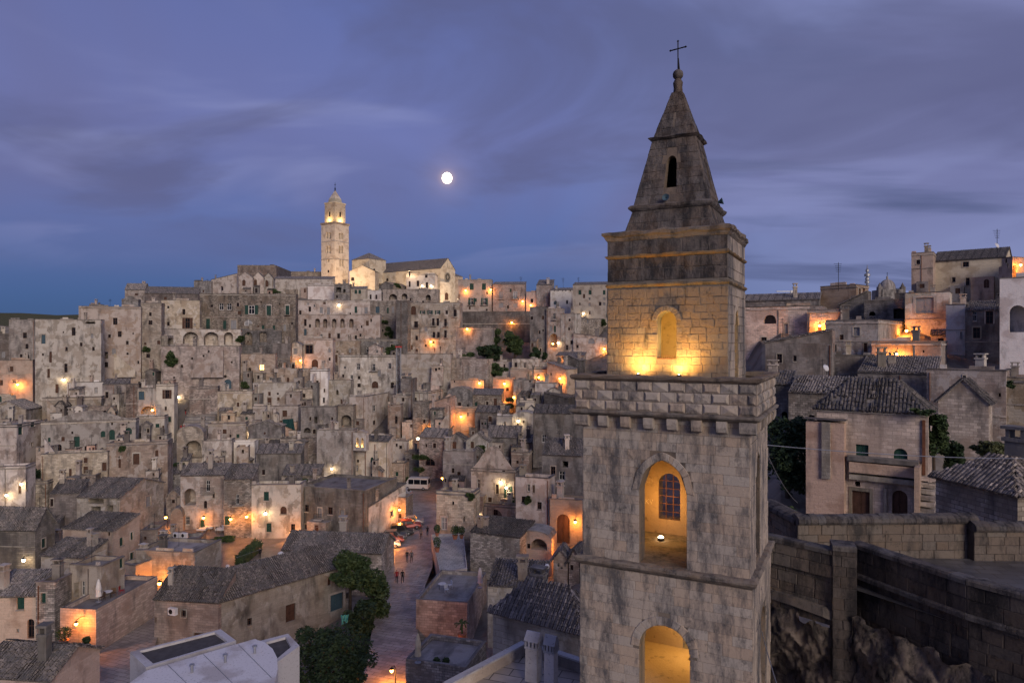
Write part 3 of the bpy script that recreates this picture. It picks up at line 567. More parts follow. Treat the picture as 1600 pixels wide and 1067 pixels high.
# x0 xc x1 ytop ybase distance turn roof roof-height wall | label      (picture units; '-' takes the hillside's own distance)
TABLE = """
195 226 229 452 470 - 20 G 2.2 P|small pale gabled house on the skyline above the left palaces
226 310 312 459 475 - 8 s 2.5 D|long low dark roofed house running along the left skyline
303 332 336 440 460 - 12 f 0 G|broken grey rubble house at the foot of the three gabled building
330 370 372 438 462 - 8 Z 2.6 P|pale wing with a sloping top left of the three small gables
371 395 396 434 460 - 6 g 2.2 P|left bay of the pale building with three small gables
395 412 413 434 460 - 6 g 2.2 P|middle bay of the pale building with three small gables
412 427 430 435 460 - 6 g 2.2 P|right bay of the pale building with three small gables
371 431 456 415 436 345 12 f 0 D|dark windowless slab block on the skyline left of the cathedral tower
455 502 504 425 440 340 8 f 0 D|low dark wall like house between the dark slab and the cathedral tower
427 520 524 436 456 - 10 s 1.5 P|long pale house with sloping roof below the cathedral tower
14 54 55 500 566 - 8 f 0 G|grey stained tall house at the far left below the plateau
-30 14 15 522 566 - 8 f 0 D|dark rubble house cut by the left edge of the picture
-30 51 58 563 624 - 10 f 0 K|brick coloured house washed with lamp light at the left edge
55 158 162 500 628 - 8 f 0 P|huge pale palace wall with scattered tiny windows, leftmost of the palaces
123 220 222 480 600 - 6 f 0 P|tall palace with an arched loft window behind the leftmost palace
220 252 254 474 600 - 10 f 0 T|tall narrow house left of the arcaded palace
232 262 264 525 600 - 20 f 0 T|small blocky house set before the tall narrow house
150 158 160 476 482 - 10 f 0 G|chimney sized block on the roof of the left palace
190 216 220 468 490 - 8 a 1.2 G|small curved top loft behind the left palaces
252 312 314 470 545 - 6 f 0 T|left half of the palace above the four big arches
312 462 466 460 545 - 7 f 0 T|wide palace with twin white arched windows and green shutters
258 376 378 515 552 - 6 f 0 T|four arched loggia with a terrace on top
376 440 442 517 552 - 6 f 0 G|stained loggia wing with two arches right of the four arches
252 374 376 541 606 - 5 f 0 T|bulging garden retaining wall house with a diagonal stair
368 430 434 553 606 - 8 f 0 T|house with one lit window under the green hedge
160 215 218 555 600 - 10 f 0 P|house with stepped diagonal parapet below the tall palace
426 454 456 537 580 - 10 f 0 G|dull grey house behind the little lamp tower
452 472 476 539 578 - 14 g 1.0 T|little gabled tower house with an orange lamp
474 520 524 529 578 - 8 f 0 P|house with a brown arched door beside the little lamp tower
508 562 566 533 560 - 6 f 0 T|low broad house with two small windows above the pale palace facade
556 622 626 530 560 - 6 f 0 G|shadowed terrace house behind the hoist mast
529 618 624 555 612 - 7 f 0 P|pale palace facade with three balconied windows left of the hoist mast
463 585 590 470 496 - 6 f 0 P|upper storey house above the row of five small arches
463 594 596 492 534 - 6 f 0 P|house with a row of five small arches and a balustrade
578 618 620 470 536 - 6 f 0 T|narrow tall house with a green balcony left of the dark stair wall
619 637 641 470 560 - 30 f 0 D|dark narrow stair tower wall left of the balconied palace
637 718 724 473 556 - 8 f 0 P|tall palace with rows of small balconies below the cathedral
481 524 526 445 462 - 8 f 0 W|white low wall house right below the cathedral tower
522 547 549 444 472 - 10 f 0 G|grey house with wide dark windows below the cathedral tower
547 571 574 451 474 - 14 s 1.2 C|cream house with two green windows below the domed crossing
571 596 598 454 474 - 10 f 0 W|white cube house right of the cream house
592 614 638 446 462 - 30 g 1.8 G|grey gabled house under the cathedral nave
635 680 684 428 456 - 8 f 0 W|white terrace house with two bright lamps beside the cathedral front
598 684 690 452 476 - 6 f 0 T|low house with three dark arches under the white terrace house
716 768 771 437 488 - 5 f 0 C|cream palace with four green shuttered windows right of the cathedral
770 820 824 444 488 - 5 s 1.5 K|palace with tall balcony windows and dark roof right of the cream palace
822 842 844 456 486 - 8 f 0 K|small pink house between the palaces and the white house
838 862 866 445 486 - 10 s 2.5 G|dark roofed house left of the white house
860 895 899 453 490 - 12 s 1.2 W|white house with a row of tiny attic windows
895 956 958 444 512 - 5 s 1.4 C|big cream block with three green windows beside the bell tower
900 938 962 498 520 - 14 f 0 T|low garden wall house beside the bell tower
715 832 836 487 532 - 3 f 0 D|long dark retaining wall under the cathedral square
690 770 774 512 556 - 10 f 0 G|ramp wall with an orange lamp below the cathedral square
828 854 858 480 552 - 16 f 0 G|buttressed grey house in the middle of the right slope
854 878 882 482 552 - 12 f 0 P|tall house with a big arch and two balconies on the right slope
876 898 908 490 552 - 24 f 0 P|pale tall house right of the big arch house
896 950 954 528 552 - 8 S 1.5 T|low roofed house with warm light close to the bell tower
625 704 708 553 606 - 6 f 0 P|big bare retaining wall under the long ramp
700 762 766 561 604 - 28 f 0 T|sloping ramp wall running down to the lit yard
735 862 866 566 586 - 6 f 0 P|low garden terrace wall under the dark trees
800 842 846 561 586 - 8 f 0 P|small garden house with plants beside the dark trees
868 912 916 556 580 - 10 s 1.0 T|low overgrown house with an orange lamp near the bell tower
885 905 915 563 596 - 20 S 1.6 G|dark roofed house just above the big bell tower ledge
797 836 840 577 604 - 14 f 0 C|warm lit yellow house in the middle of the right slope
834 855 858 574 600 - 10 f 0 C|lit doorway house right of the warm yellow house
855 885 902 577 612 - 40 S 1.8 K|orange lit gabled house close to the bell tower ledge
770 800 803 590 622 - 16 f 0 K|house lit orange behind the small stair
704 756 760 594 612 - 8 f 0 K|low wall glowing orange under the ramp
802 832 838 594 632 - 18 f 0 G|grey cube house with a lamp on its flank
836 868 872 599 630 - 10 f 0 P|pale low house right of the grey cube house
850 888 902 622 642 - 26 S 1.2 D|dark shed roofed house left of the bell tower ledge
699 738 742 613 644 - 10 v 1.4 G|barrel vaulted grey house over the orange lamp wall
736 783 786 617 642 - 12 s 1.4 T|long low house with brown shutter and a lamp at its corner
703 750 756 638 664 - 12 f 0 K|wall house with a round orange lamp glow
806 834 838 626 646 - 12 f 0 C|small yellow brown box house
742 792 796 645 668 - 12 s 1.4 G|grey tiled house below the yellow brown box house
776 800 812 651 686 - 20 f 0 W|white house with a lamp and dark doors on the right slope
800 836 840 651 682 - 10 v 1.2 P|arched front house with a lamp left of the long windowless wall
833 918 920 647 712 - 6 s 1.6 G|long dark block house with two windows left of the bell tower
640 668 694 612 640 - 22 f 0 P|pale house with three small white windows right of the hoist mast
626 645 646 592 650 - 10 f 0 G|grey blank house beside the hoist mast
645 671 674 628 676 - 14 f 0 T|stair house with an outer arch stair right of the hoist mast
668 704 708 632 676 - 20 Z 2.0 K|house flank glowing orange beside the outer stair
546 570 608 620 674 - 24 f 0 P|two sided pale house with red corner markers and a small balcony
606 626 628 632 676 - 10 f 0 T|narrow house between the two sided pale house and the mast
495 552 556 672 756 - 14 f 0 P|bare left flank of the little church with the lit belfry
552 606 609 690 756 - 16 s .8 P|little church front with red pipes
572 606 609 681 704 - 14 f 0 P|raised nave of the little church right of its belfry
655 694 700 684 736 - 20 s 1.6 T|corner house with a bright street lamp above the steps
694 730 732 690 736 - 12 g 1.6 P|gabled house with brown doors right of the street lamp corner
728 764 766 690 738 - 12 g 1.8 P|second gabled house with a brown door and a bush
758 810 814 684 722 - 12 s 2.2 G|dark tiled house in front of the long dark block
640 692 700 732 766 157 30 f 0 T|curved stone ramp wall behind the parked white van
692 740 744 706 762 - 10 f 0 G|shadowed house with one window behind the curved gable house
485 512 514 577 642 - 8 f 0 W|plain whitewashed tower like house without windows
428 486 488 576 616 - 12 f 0 T|patched stone house left of the whitewashed blank house
395 462 466 598 646 - 10 f 0 P|house with diagonal outer stair and brown shutters
461 488 490 608 650 - 12 f 0 T|round cornered stone house with one small window
512 548 550 594 640 - 12 f 0 T|recessed stone house with steep stairs left of the pale palace
338 394 398 611 656 - 8 f 0 T|low stone house with two brown windows
395 466 468 634 668 - 10 f 0 P|long low house above the green tarpaulin
470 525 528 636 684 - 10 f 0 G|stained house above a cave like arch
524 552 556 634 680 - 10 f 0 T|house with a tall arch recess left of the two sided pale house
296 340 342 604 656 - 6 f 0 T|stone wall house beside the broad steps
325 384 388 661 696 - 8 f 0 T|low house with one brown window and a white lamp on its corner
276 318 322 676 728 - 8 v 1.6 T|house with one large arch below the broad steps
316 362 366 688 728 - 8 f 0 P|house with two square windows right of the large arch
360 398 402 690 722 - 10 f 0 W|low white yard wall house
388 440 444 666 706 - 12 g 1.2 G|small ruined gabled house under the green tarpaulin
438 498 500 684 722 - 10 f 0 T|low rough house left of the little church
400 470 474 708 748 - 10 s 1.6 G|dark roofed house with two roof boxes left of the little church
197 217 219 600 668 - 8 f 0 T|narrow rubble house with a small arched attic
215 244 246 606 668 - 8 f 0 P|peeling house over the orange lit arch
244 272 278 600 674 - 10 f 0 C|cream corner house with open shutters above the orange lit arch
160 198 200 600 650 - 10 s 1.2 G|grey house with a triangular scar
105 162 165 597 636 - 8 f 0 W|white yard house with a green arched door
66 158 160 620 660 - 8 f 0 P|low pale wall house with a narrow outside stair
100 180 186 634 662 - 10 f 0 T|rough stone yard house above the green doored house
-20 40 66 640 688 - 24 g 2.0 T|gabled house at the left edge with green shutters
-20 26 74 664 742 - 28 f 0 P|big pale blank house at the left edge with one pale lamp
64 212 216 655 712 - 7 a 2.2 P|wide pale house with green arched doors
212 257 262 650 694 - 10 f 0 P|pale house with a rust red drainpipe
64 168 172 706 778 - 9 f 0 T|long rough stone house with brown shutters, left half
166 262 270 690 772 - 9 f 0 T|long rough stone house with a brown door, right half
-20 40 44 728 800 - 20 f 0 P|small restaurant house at the left edge with warm lamps
40 74 82 752 790 - 20 f 0 T|low cave house right of the small left restaurant
78 124 132 770 826 - 18 s 1.6 D|ruined house with a collapsed tile roof
120 187 256 778 832 - 30 G 2.0 T|tile roofed house with open dark lofts
282 350 354 742 826 - 16 s 1.4 T|house with a tall arch and a balcony by the restaurant square
350 394 398 748 840 - 14 s 1.8 T|buttressed house with a balcony behind the restaurant tables
393 470 472 757 840 - 12 f 0 P|house with a green shutter above the restaurant awning
440 500 506 742 770 - 10 s 1.6 T|tiled house behind the white terrace umbrella
464 570 620 767 846 - 28 f 0 G|big grey stained box house with tall shuttered windows
570 576 634 792 842 - 30 s 1.4 P|low annex with a wall lamp beside the parked cars
619 634 636 778 820 - 20 f 0 T|small block behind the parked cars
-20 55 86 826 902 - 34 G 2.4 D|dark sided gabled house at the left edge with a green shutter
98 176 218 830 900 - 36 s 1.1 K|pink sided house with four dark green windows
64 130 168 872 930 - 38 s 1.2 T|rubble walled house with dark tile roof in front of the pink sided house
-30 56 60 930 1010 - 26 s 1.6 K|house with an arched door at the lower left
56 86 112 910 1012 - 30 f 0 T|tall narrow house with two small windows lit orange on one side
110 158 166 885 960 74 36 f 0 P|house with open french doors on the clutter filled terrace
94 150 246 952 1014 70 33 f 0 K|terrace house with a long blank flank and an orange wall lamp
186 212 276 884 930 - 44 f 0 K|stair yard house glowing orange at its foot
212 304 346 864 922 - 30 f 0 T|flat roofed house carrying two white fan units
241 341 345 940 1020 73 8! s 2.4 K|large tile roofed house with small dark windows, left wing
340 342 545 940 1015 73.4 42! S 2.2 P|large tile roofed house with peeling white wall, right wing
440 596 616 864 900 92 16 G 1.7 T|double roofed tile house beside the street trees
-40 78 156 1062 1130 52 36 G 1.4 K|tile roofed house in the bottom left corner with two chimneys
736 806 812 735 800 - 14 a 4.2 P|curved gable house with three bright lamps
726 832 840 792 840 118 16 f 0 P|lower house front with a lit arch and stairs below the curved gable
806 858 864 748 836 - 16 f 0 P|pale house with a stone balcony box right of the curved gable
847 918 920 712 810 - 8 s 2.2 G|tall grey house with a tiled roof beside the bell tower
859 918 920 782 862 101 6 f 0 K|house with an orange lit arched doorway beside the bell tower
682 740 748 770 842 - 16 f 0 T|small house with a white door behind the plant terrace
735 812 812 840 890 - 24 s 1.0 T 5|tile roofed house with a tall chimney behind the white terrace
800 862 868 842 896 92 12 v 1.0 K|vaulted low house with an arch in its wall
650 730 730 941 1010 75 10! f 0 T 10|roof terrace house with white garden chairs
762 850 850 918 965 62 8! s 0.9 T 4.5|tile roofed house behind the near hipped roof
634 728 760 1042 1110 57 20 f 0 T|low terrace house with potted plants and a closed parasol
1160 1284 1290 478 560 112 6 f 0 K|long pinkish house with an arched window right of the bell tower
1150 1280 1284 468 490 128 6 s 1.6 G|low dark roofed house on the right skyline with chimneys
1262 1312 1316 484 556 108 12 f 0 T|house with a tall brown door beside the lit white house
1282 1338 1357 445 484 128 26 f 0 K|small skyline cube house with two windows on its pale side
1350 1420 1424 468 520 118 8 f 0 G|house with a round dark window and a wide dark opening
1312 1356 1360 476 512 124 14 Z 2.4 D|steep dark roofed house behind the lit white house
1290 1372 1420 500 566 101 16 f 0 P|lit white house with an arch recess on the right hill
1362 1470 1480 534 576 92 8 f 0 P|low wall house glowing from an orange lamp in front of the lit white house
1414 1484 1492 456 546 110 8 f 0 T|tall ruin like house with a stepped edge
1398 1424 1428 458 480 140 8 f 0 D|dark rubble block under the far dome
1478 1508 1514 476 562 104 8 f 0 W|narrow white house on the right hill
1508 1566 1570 484 576 100 8 s 1.6 G|stained grey house with a white window right of the narrow white house
1562 1640 1650 432 600 90 6 f 0 W|pale house with a tall arch cut by the right edge of the picture
1424 1458 1462 394 450 138 10 f 0 K|brown end block of the long house at the top right
1454 1570 1582 402 452 134 10 G 2.8 L|long house with a tiled roof at the top right
1566 1582 1640 402 452 128 40 f 0 K|orange lit wall behind the long top house at the right edge
1196 1300 1304 536 606 88 10 Z 1.6 G|rough grey ruin wall house right of the bell tower
1300 1364 1368 556 600 90 8 f 0 G|low grey yard wall with a pale dome oven
1340 1462 1470 584 616 80 8 s 1.8 G|tile roofed long house behind the hipped roof house
1448 1572 1580 580 700 70 10 f 0 T|stone house with a stepped gable wall and rust pipe
1466 1545 1550 630 716 66 10 g 2.2 T|small gabled house in front of the stepped wall
1572 1650 1660 592 720 68 6 f 0 T|dim stone house cut by the right edge
1232 1340 1346 616 672 66 12 s 1.4 T|tile roofed house with a narrow white belfry
1190 1236 1240 600 700 72 10 s 1.2 G|house partly hidden by the bell tower with an arched slot
770 908 945 990 1050 34 32! h 1.5 T|stone house with a near hipped tile roof left of the bell tower
1276 1450 1456 648 818 50 8 h 2.4 K|pinkish house with green shutters, arched door and hipped tile roof
1462 1590 1690 776 860 31 78! h 1.35 T|near hipped roof of curved clay tiles at the right edge
502 523 545 349 446 330 45 f 0 L|@cathedral_tower;tall pale cathedral bell tower with paired arched windows
550 577 603 404 432 332 45 h 3.6 L|@cathedral_crossing;square crossing tower of the cathedral with a low pyramid roof
546 586 592 424 446 326 14 g 3.0 L|@cathedral_transept;pale gabled transept right of the cathedral tower
590 688 711 419 474 320 38 G 5.2 L|@cathedral;pale cathedral nave with a rose window in its gabled front
708 709 723 431 474 329.5 38 S 3.2 L|@cathedral_aisle;lower aisle front right of the cathedral rose window
676 688 689 440 474 316 38 f 0 L|@cathedral_aisle;low side aisle wall left of the cathedral rose window
"""
# x y width height kind ('^' arched); kinds: d dark, w white frame, c curtain, l lit, g green, b brown, p grey, u blue, o open void, G/B open shutters
WINDOWS = """
68 530 6 14 u;115 518 6 13 d;104 545 4 6 d;127 538 4 6 d;146 545 4 6 d;79 558 4 17 b;76 583 4 14 b;103 575 5 14 d;144 525 4 7 p;89 607 5 14 b;67 554 3 4 d;99 519 2 3 d
141 501 16 10 o^;180 502 7 11 d;187 522 6 9 d;171 525 4 5 d;178 549 6 9 p;208 521 2 3 d;216 566 3 5 d;220 599 8 6 d;5 554 6 10 p^;33 556 4 5 d
235 491 4 6 d;235 504 6 7 d;227 537 4 4 b;248 535 5 6 b;263 506 4 6 d;263 480 3 4 d;293 505 8 17 B;325 506 6 16 g;351 508 5 14 g;365 507 9 14 p;331 478 4 4 d
346 479 7 11 w^;358 479 7 11 w^;393 484 10 14 G;420 485 7 15 g;449 485 6 15 g;411 511 4 6 g;428 512 4 7 g;388 504 13 10 c^;445 512 4 10 p;408 472 2 3 d;437 475 2 3 d
268 528 14 20 o^;298 529 25 21 o^;330 529 23 21 o^;357 529 14 20 o^;388 529 13 20 o^;411 526 12 17 o^;331 571 18 11 o^;272 590 3 3 d
318 556 3 3 o;326 549 3 3 o;341 552 4 3 o;312 571 3 3 o;300 560 3 4 o;352 588 4 5 o^;362 566 3 3 o;284 572 4 5 o^;409 574 8 9 l;421 615 4 6 b;421 628 6 13 b;434 615 3 3 d;435 623 4 5 b;372 632 4 7 b;384 632 5 7 b;475 618 4 6 d;445 646 7 10 b;450 594 4 8 b;356 600 11 15 u^
462 549 5 8 p;492 568 10 13 b^;483 546 12 14 d;515 548 4 6 p;547 548 4 6 p;525 560 5 12 b;515 561 3 5 d
560 573 5 10 w;584 574 5 12 w^;609 572 5 9 w;561 590 4 5 d;561 602 5 6 d;586 601 10 11 b^;613 602 5 9 d
484 483 4 8 d;507 471 4 9 b;502 486 5 12 p;513 486 5 12 p;572 485 5 10 p;556 484 4 10 g
496 505 8 14 o^;508 505 7 14 o^;522 505 7 14 o^;535 505 7 14 o^;549 505 7 14 o^;477 504 4 11 d;477 519 4 10 u;502 526 4 8 w;529 525 4 8 d;556 527 4 6 d;574 505 4 8 b;558 515 2 3 d;598 516 3 4 d
590 484 6 10 u;606 485 3 9 g;614 484 4 10 p;646 485 8 14 b^;660 488 4 5 G;672 488 4 6 G;684 488 4 6 G;698 488 4 6 d;711 489 5 11 d^
650 507 6 10 d;677 503 4 12 d;684 503 4 12 d;696 504 4 12 d;651 528 4 7 d;678 523 4 9 d;685 523 4 9 d;696 522 4 12 d;651 549 4 8 b;712 515 4 5 d;665 540 3 4 d
381 442 5 10 b^;399 442 5 10 b^;417 443 5 10 b^;213 460 5 3 b;234 472 4 3 d;529 453 8 8 o;538 455 4 6 o;556 456 4 6 g;562 456 4 6 g;579 464 3 8 d;588 464 3 7 d
605 437 4 5 d^;614 464 13 9 o^;632 463 9 9 o^;669 465 8 9 o^;666 430 4 8 d;653 443 4 9 d;667 446 4 10 d;640 444 3 9 d
737 448 6 10 g;756 448 6 10 g;737 471 5 11 G;757 471 5 11 G;783 461 6 11 p;805 461 7 12 c;783 477 7 7 p;805 477 7 7 p;831 470 4 6 d
866 454 2 2 d;872 454 2 2 d;879 454 2 2 d;884 454 2 2 d;891 454 2 2 d;868 473 6 6 u^;886 472 3 6 d;906 457 4 7 g;922 457 4 7 g;944 457 4 7 g;921 467 3 4 w;944 467 3 4 p;921 476 3 5 p;906 475 2 4 d;944 475 3 4 p
866 494 4 9 w;867 514 3 10 g;865 532 12 22 o^;890 500 3 4 d;889 514 3 4 d;843 519 3 5 d;893 535 4 6 d;918 502 3 6 p;831 497 4 5 d
924 532 10 10 p^;886 543 4 8 d;879 557 3 8 b;829 591 3 8 b;841 590 5 11 b^;894 590 3 4 c;889 601 2 4 c;824 587 2 4 d;828 595 3 4 d;806 570 4 7 d;788 572 3 6 d
718 633 5 9 d;731 634 3 5 d;774 628 5 11 b;766 642 2 5 d;710 596 2 3 d;830 609 2 5 d;731 647 2 6 d;789 662 2 6 d;784 674 3 6 d;794 673 3 6 d;809 664 3 6 d;818 659 3 4 d
850 685 7 13 w;869 691 5 10 w;889 684 8 6 c;663 658 4 6 d;649 625 4 8 d;676 624 4 8 w;687 622 4 8 w;665 625 2 5 d;632 654 4 8 p;619 656 4 12 d;612 632 3 5 d
585 638 5 9 w;585 660 4 7 d;575 657 2 2 d;558 690 5 14 l^;567 690 4 14 l^;591 685 4 11 o^;558 731 3 9 p;600 686 4 10 b
480 685 5 7 b;519 654 3 5 d;524 665 5 13 b;470 675 4 5 b;480 672 11 8 o^;485 654 3 6 d;441 683 3 8 d;541 657 16 18 o^;527 613 4 8 o^;506 625 3 8 d;507 610 2 5 d
351 674 6 7 b;360 681 3 4 d;302 702 25 28 o^;328 709 5 6 d;348 708 5 6 d;298 697 3 4 d
221 600 7 6 d^;221 618 9 13 u;261 616 7 14 B;231 642 22 15 o^;259 638 3 6 d;264 655 6 8 g;246 665 6 6 g;256 670 5 10 b;167 617 5 10 d;131 613 4 12 g^;150 610 4 8 c
32 671 7 16 g;51 660 7 13 g;77 687 4 7 g;50 694 3 6 b;113 676 3 4 d;120 690 9 16 g;161 678 7 10 g^;175 679 9 16 g^;201 673 10 10 g^;175 662 3 4 d;201 659 3 4 d
95 741 6 10 b;110 738 4 12 b;134 719 6 8 b;134 734 7 11 b;163 729 7 13 b;187 724 4 14 b;213 717 10 17 b;245 708 5 10 b;243 728 3 4 d;186 714 2 3 d;191 750 22 12 o^
41 760 3 12 d;31 764 4 14 b;80 785 7 12 d;150 781 24 12 o;150 797 15 12 o;172 796 10 14 o;186 792 3 16 c;232 783 8 16 p
297 776 18 26 o^;325 759 6 18 w;321 788 5 12 d^;286 795 6 14 c;334 773 3 10 d;371 780 5 16 w;316 818 7 12 g;355 813 8 14 g;339 828 5 10 d
416 775 8 14 g;420 824 8 14 g;443 797 10 12 b^;500 801 6 15 p;535 807 7 21 p;499 780 2 6 d;612 802 4 8 d;625 806 4 7 d
68 848 6 14 g;190 846 6 13 g;206 837 5 12 g;190 878 6 18 g;206 870 6 15 g;170 834 4 6 d;32 942 12 20 g;48 982 11 31 d^;68 934 8 16 g;67 975 3 5 d;28 985 4 6 p
119 921 8 22 o;130 919 6 24 w;116 979 8 8 p;217 900 4 7 d;302 902 3 6 d;241 968 7 8 d;287 958 8 11 d;310 994 14 12 b;390 971 7 11 d;454 957 15 27 b
514 909 5 11 b;543 930 5 9 d;526 940 20 26 u;265 957 8 9 d
787 732 5 11 d;748 756 5 16 w;777 764 5 15 d;794 768 6 18 G;749 820 7 14 d;773 812 24 34 o^;802 812 6 12 b;826 762 4 11 w;834 764 3 12 b;878 743 9 14 w;708 735 4 8 d;696 750 3 6 d
694 818 9 20 c;708 786 3 6 d;880 826 20 46 b^;826 853 5 8 d;842 850 26 18 o^;725 811 2 8 d;659 1016 9 7 p;795 1014 4 8 d;666 696 3 5 d;679 696 5 8 d;710 695 6 12 b;738 694 5 12 b;710 680 4 8 d;672 722 16 11 d^
1203 499 20 14 o^;1228 515 6 18 p;1281 518 6 20 b;1343 456 4 10 b;1350 457 4 12 b;1363 490 10 7 o^;1406 490 20 16 o;1315 527 6 8 b;1352 543 6 14 b;1403 527 6 7 b
1397 521 36 26 o^;1391 555 4 6 o;1443 549 3 4 d;1502 524 4 11 p;1523 494 6 16 w^;1546 496 12 20 d;1509 413 10 8 d;1512 440 6 12 d;1572 408 3 7 d;1575 415 2 6 d;1583 424 10 18 o
511 368 3 10 o^;515 368 3 10 o^;511 390 3 12 o^;515 390 3 12 o^;513 407 3 5 o^;531 369 3 10 o^;535 369 3 10 o^;531 390 3 12 o^;535 390 3 12 o^;532 411 3 11 o^;536 411 3 11 o^;513 424 3 4 d;666 430 4 8 d;551 436 5 6 d^;573 420 4 5 d^;585 422 3 5 d^
698 463 6 12 b^;716 464 4 8 b^
1347 706 20 23 g;1407 712 22 23 g^;1340 756 8 8 o;1345 787 28 40 b;1295 783 9 9 o;1406 786 24 40 b^;1283 690 4 6 d
1507 593 5 13 p;1562 617 4 6 d;1268 653 10 9 d;1226 655 9 24 o^;1445 477 28 24 p;1590 498 26 42 o^;1218 560 8 14 d;1242 560 5 9 d;1380 596 4 5 d
"""
def ang(t, px): return float(t[:-1]) if t.endswith('!') else float(t) + math.degrees(math.atan((px - CX) / F)) * .85
for ln in TABLE.strip().split('\n'):
    a, lab = ln.split('|'); q = a.split()
    lab = lab.strip(); nm = 'stone_house'
    if lab[0] == '@': nm, lab = lab[1:].split(';')
    h = House(float(q[0]), float(q[1]), float(q[2]), float(q[3]), float(q[4]), None if q[5] == '-' else float(q[5]), ang(q[6], float(q[1])), q[7], float(q[8]), q[9], lab, nm, float(q[10]) if len(q) > 10 else None)
HB = {h.label: h for h in HOUSES}
def hof(sub):
    for h in HOUSES:
        if sub in h.label: return h
miss = 0
for w in WINDOWS.replace('\n', ';').split(';'):
    if not w.strip(): continue
    q = w.split(); k = q[4]
    if add_window(float(q[0]), float(q[1]), float(q[2]), float(q[3]), k[0], '^' in k) is None: miss += 1; print('no wall for window', w)
# ---- fill what the table leaves open on the slopes with small houses of the same kind
CLEAR = [(722, 528, 870, 590), (634, 735, 740, 800), (600, 765, 690, 1067), (320, 815, 472, 900), (540, 860, 612, 1067), (280, 600, 345, 668), (655, 836, 748, 900), (120, 890, 165, 945), (700, 545, 770, 612), (150, 985, 245, 1067)]
rf = random.Random(21)
def near_label(px, py):
    best = min((h for h in HOUSES if h.px[3] < 1000), key=lambda h: ((h.px[0] + h.px[2]) / 2 - px) ** 2 + 2 * (((h.px[3] + h.px[4]) / 2) - py) ** 2)
    return best
def side_word(h, px, py):
    dx = px - (h.px[0] + h.px[2]) / 2; dy = py - (h.px[3] + h.px[4]) / 2
    return ('right of' if dx > 0 else 'left of') if abs(dx) > abs(dy) else ('below' if dy > 0 else 'above')
LAMPXY = [(101, 593), (279, 620), (471, 563), (388, 676), (674, 534), (865, 537), (888, 556), (879, 591), (843, 589), (790, 599), (805, 620), (788, 629), (722, 650), (787, 666), (811, 657), (653, 685), (520, 731), (417, 800), (37, 755), (14, 772), (784, 752), (750, 801), (691, 747), (30, 600), (240, 640), (668, 668), (750, 598), (731, 514), (558, 690)]
FILL = []; used = set(h.label for h in HOUSES)
base_n = len(HOUSES)
for py in range(545, 900, 17):
    for px in range(4, 915, 23):
        x = px + rf.uniform(-8, 8); y = py + rf.uniform(-4, 4)
        if any(a <= x <= c and b <= y <= d for a, b, c, d in CLEAR): continue
        if find(x, y) and find(x, y + 9): continue
        w = rf.uniform(20, 34); hgt = rf.uniform(13, 22); ref = None
        cand = [h for h in HOUSES[:base_n] if len(h.label.split()) <= 10]
        ref = min(cand, key=lambda h: ((h.px[0] + h.px[2]) / 2 - x) ** 2 + 2 * (((h.px[3] + h.px[4]) / 2) - y) ** 2)
        lab = None
        for pre in ('low', 'small', 'plain', 'little', 'rough', 'modest', 'dim', 'squat', 'huddled'):
            l = f'{pre} house just {side_word(ref, x, y)} the {ref.label}'
            if l not in used: lab = l; break
        if lab is None: continue
        used.add(lab)
        h = House(x - w / 2, x + w / 2 - 5, x + w / 2, y - hgt * .55, y + hgt * .5, None, ang(str(rf.uniform(5, 26)), x), rf.choice('fffffssgv'), rf.uniform(1.0, 1.8), rf.choice('TTTPPGK'), lab)
        FILL.append(h)
for h in FILL:
    x0, xc, x1, yt, yb = h.px
    for i in range(rf.choice((1, 1, 2, 2, 3))):
        ww = rf.uniform(3, 4.6); add_window(rf.uniform(x0 + 4, xc - 4), rf.uniform(yt + 5, yb - 3), ww, ww * rf.uniform(1.2, 2), rf.choice('ddddbbgwp'), False, h)
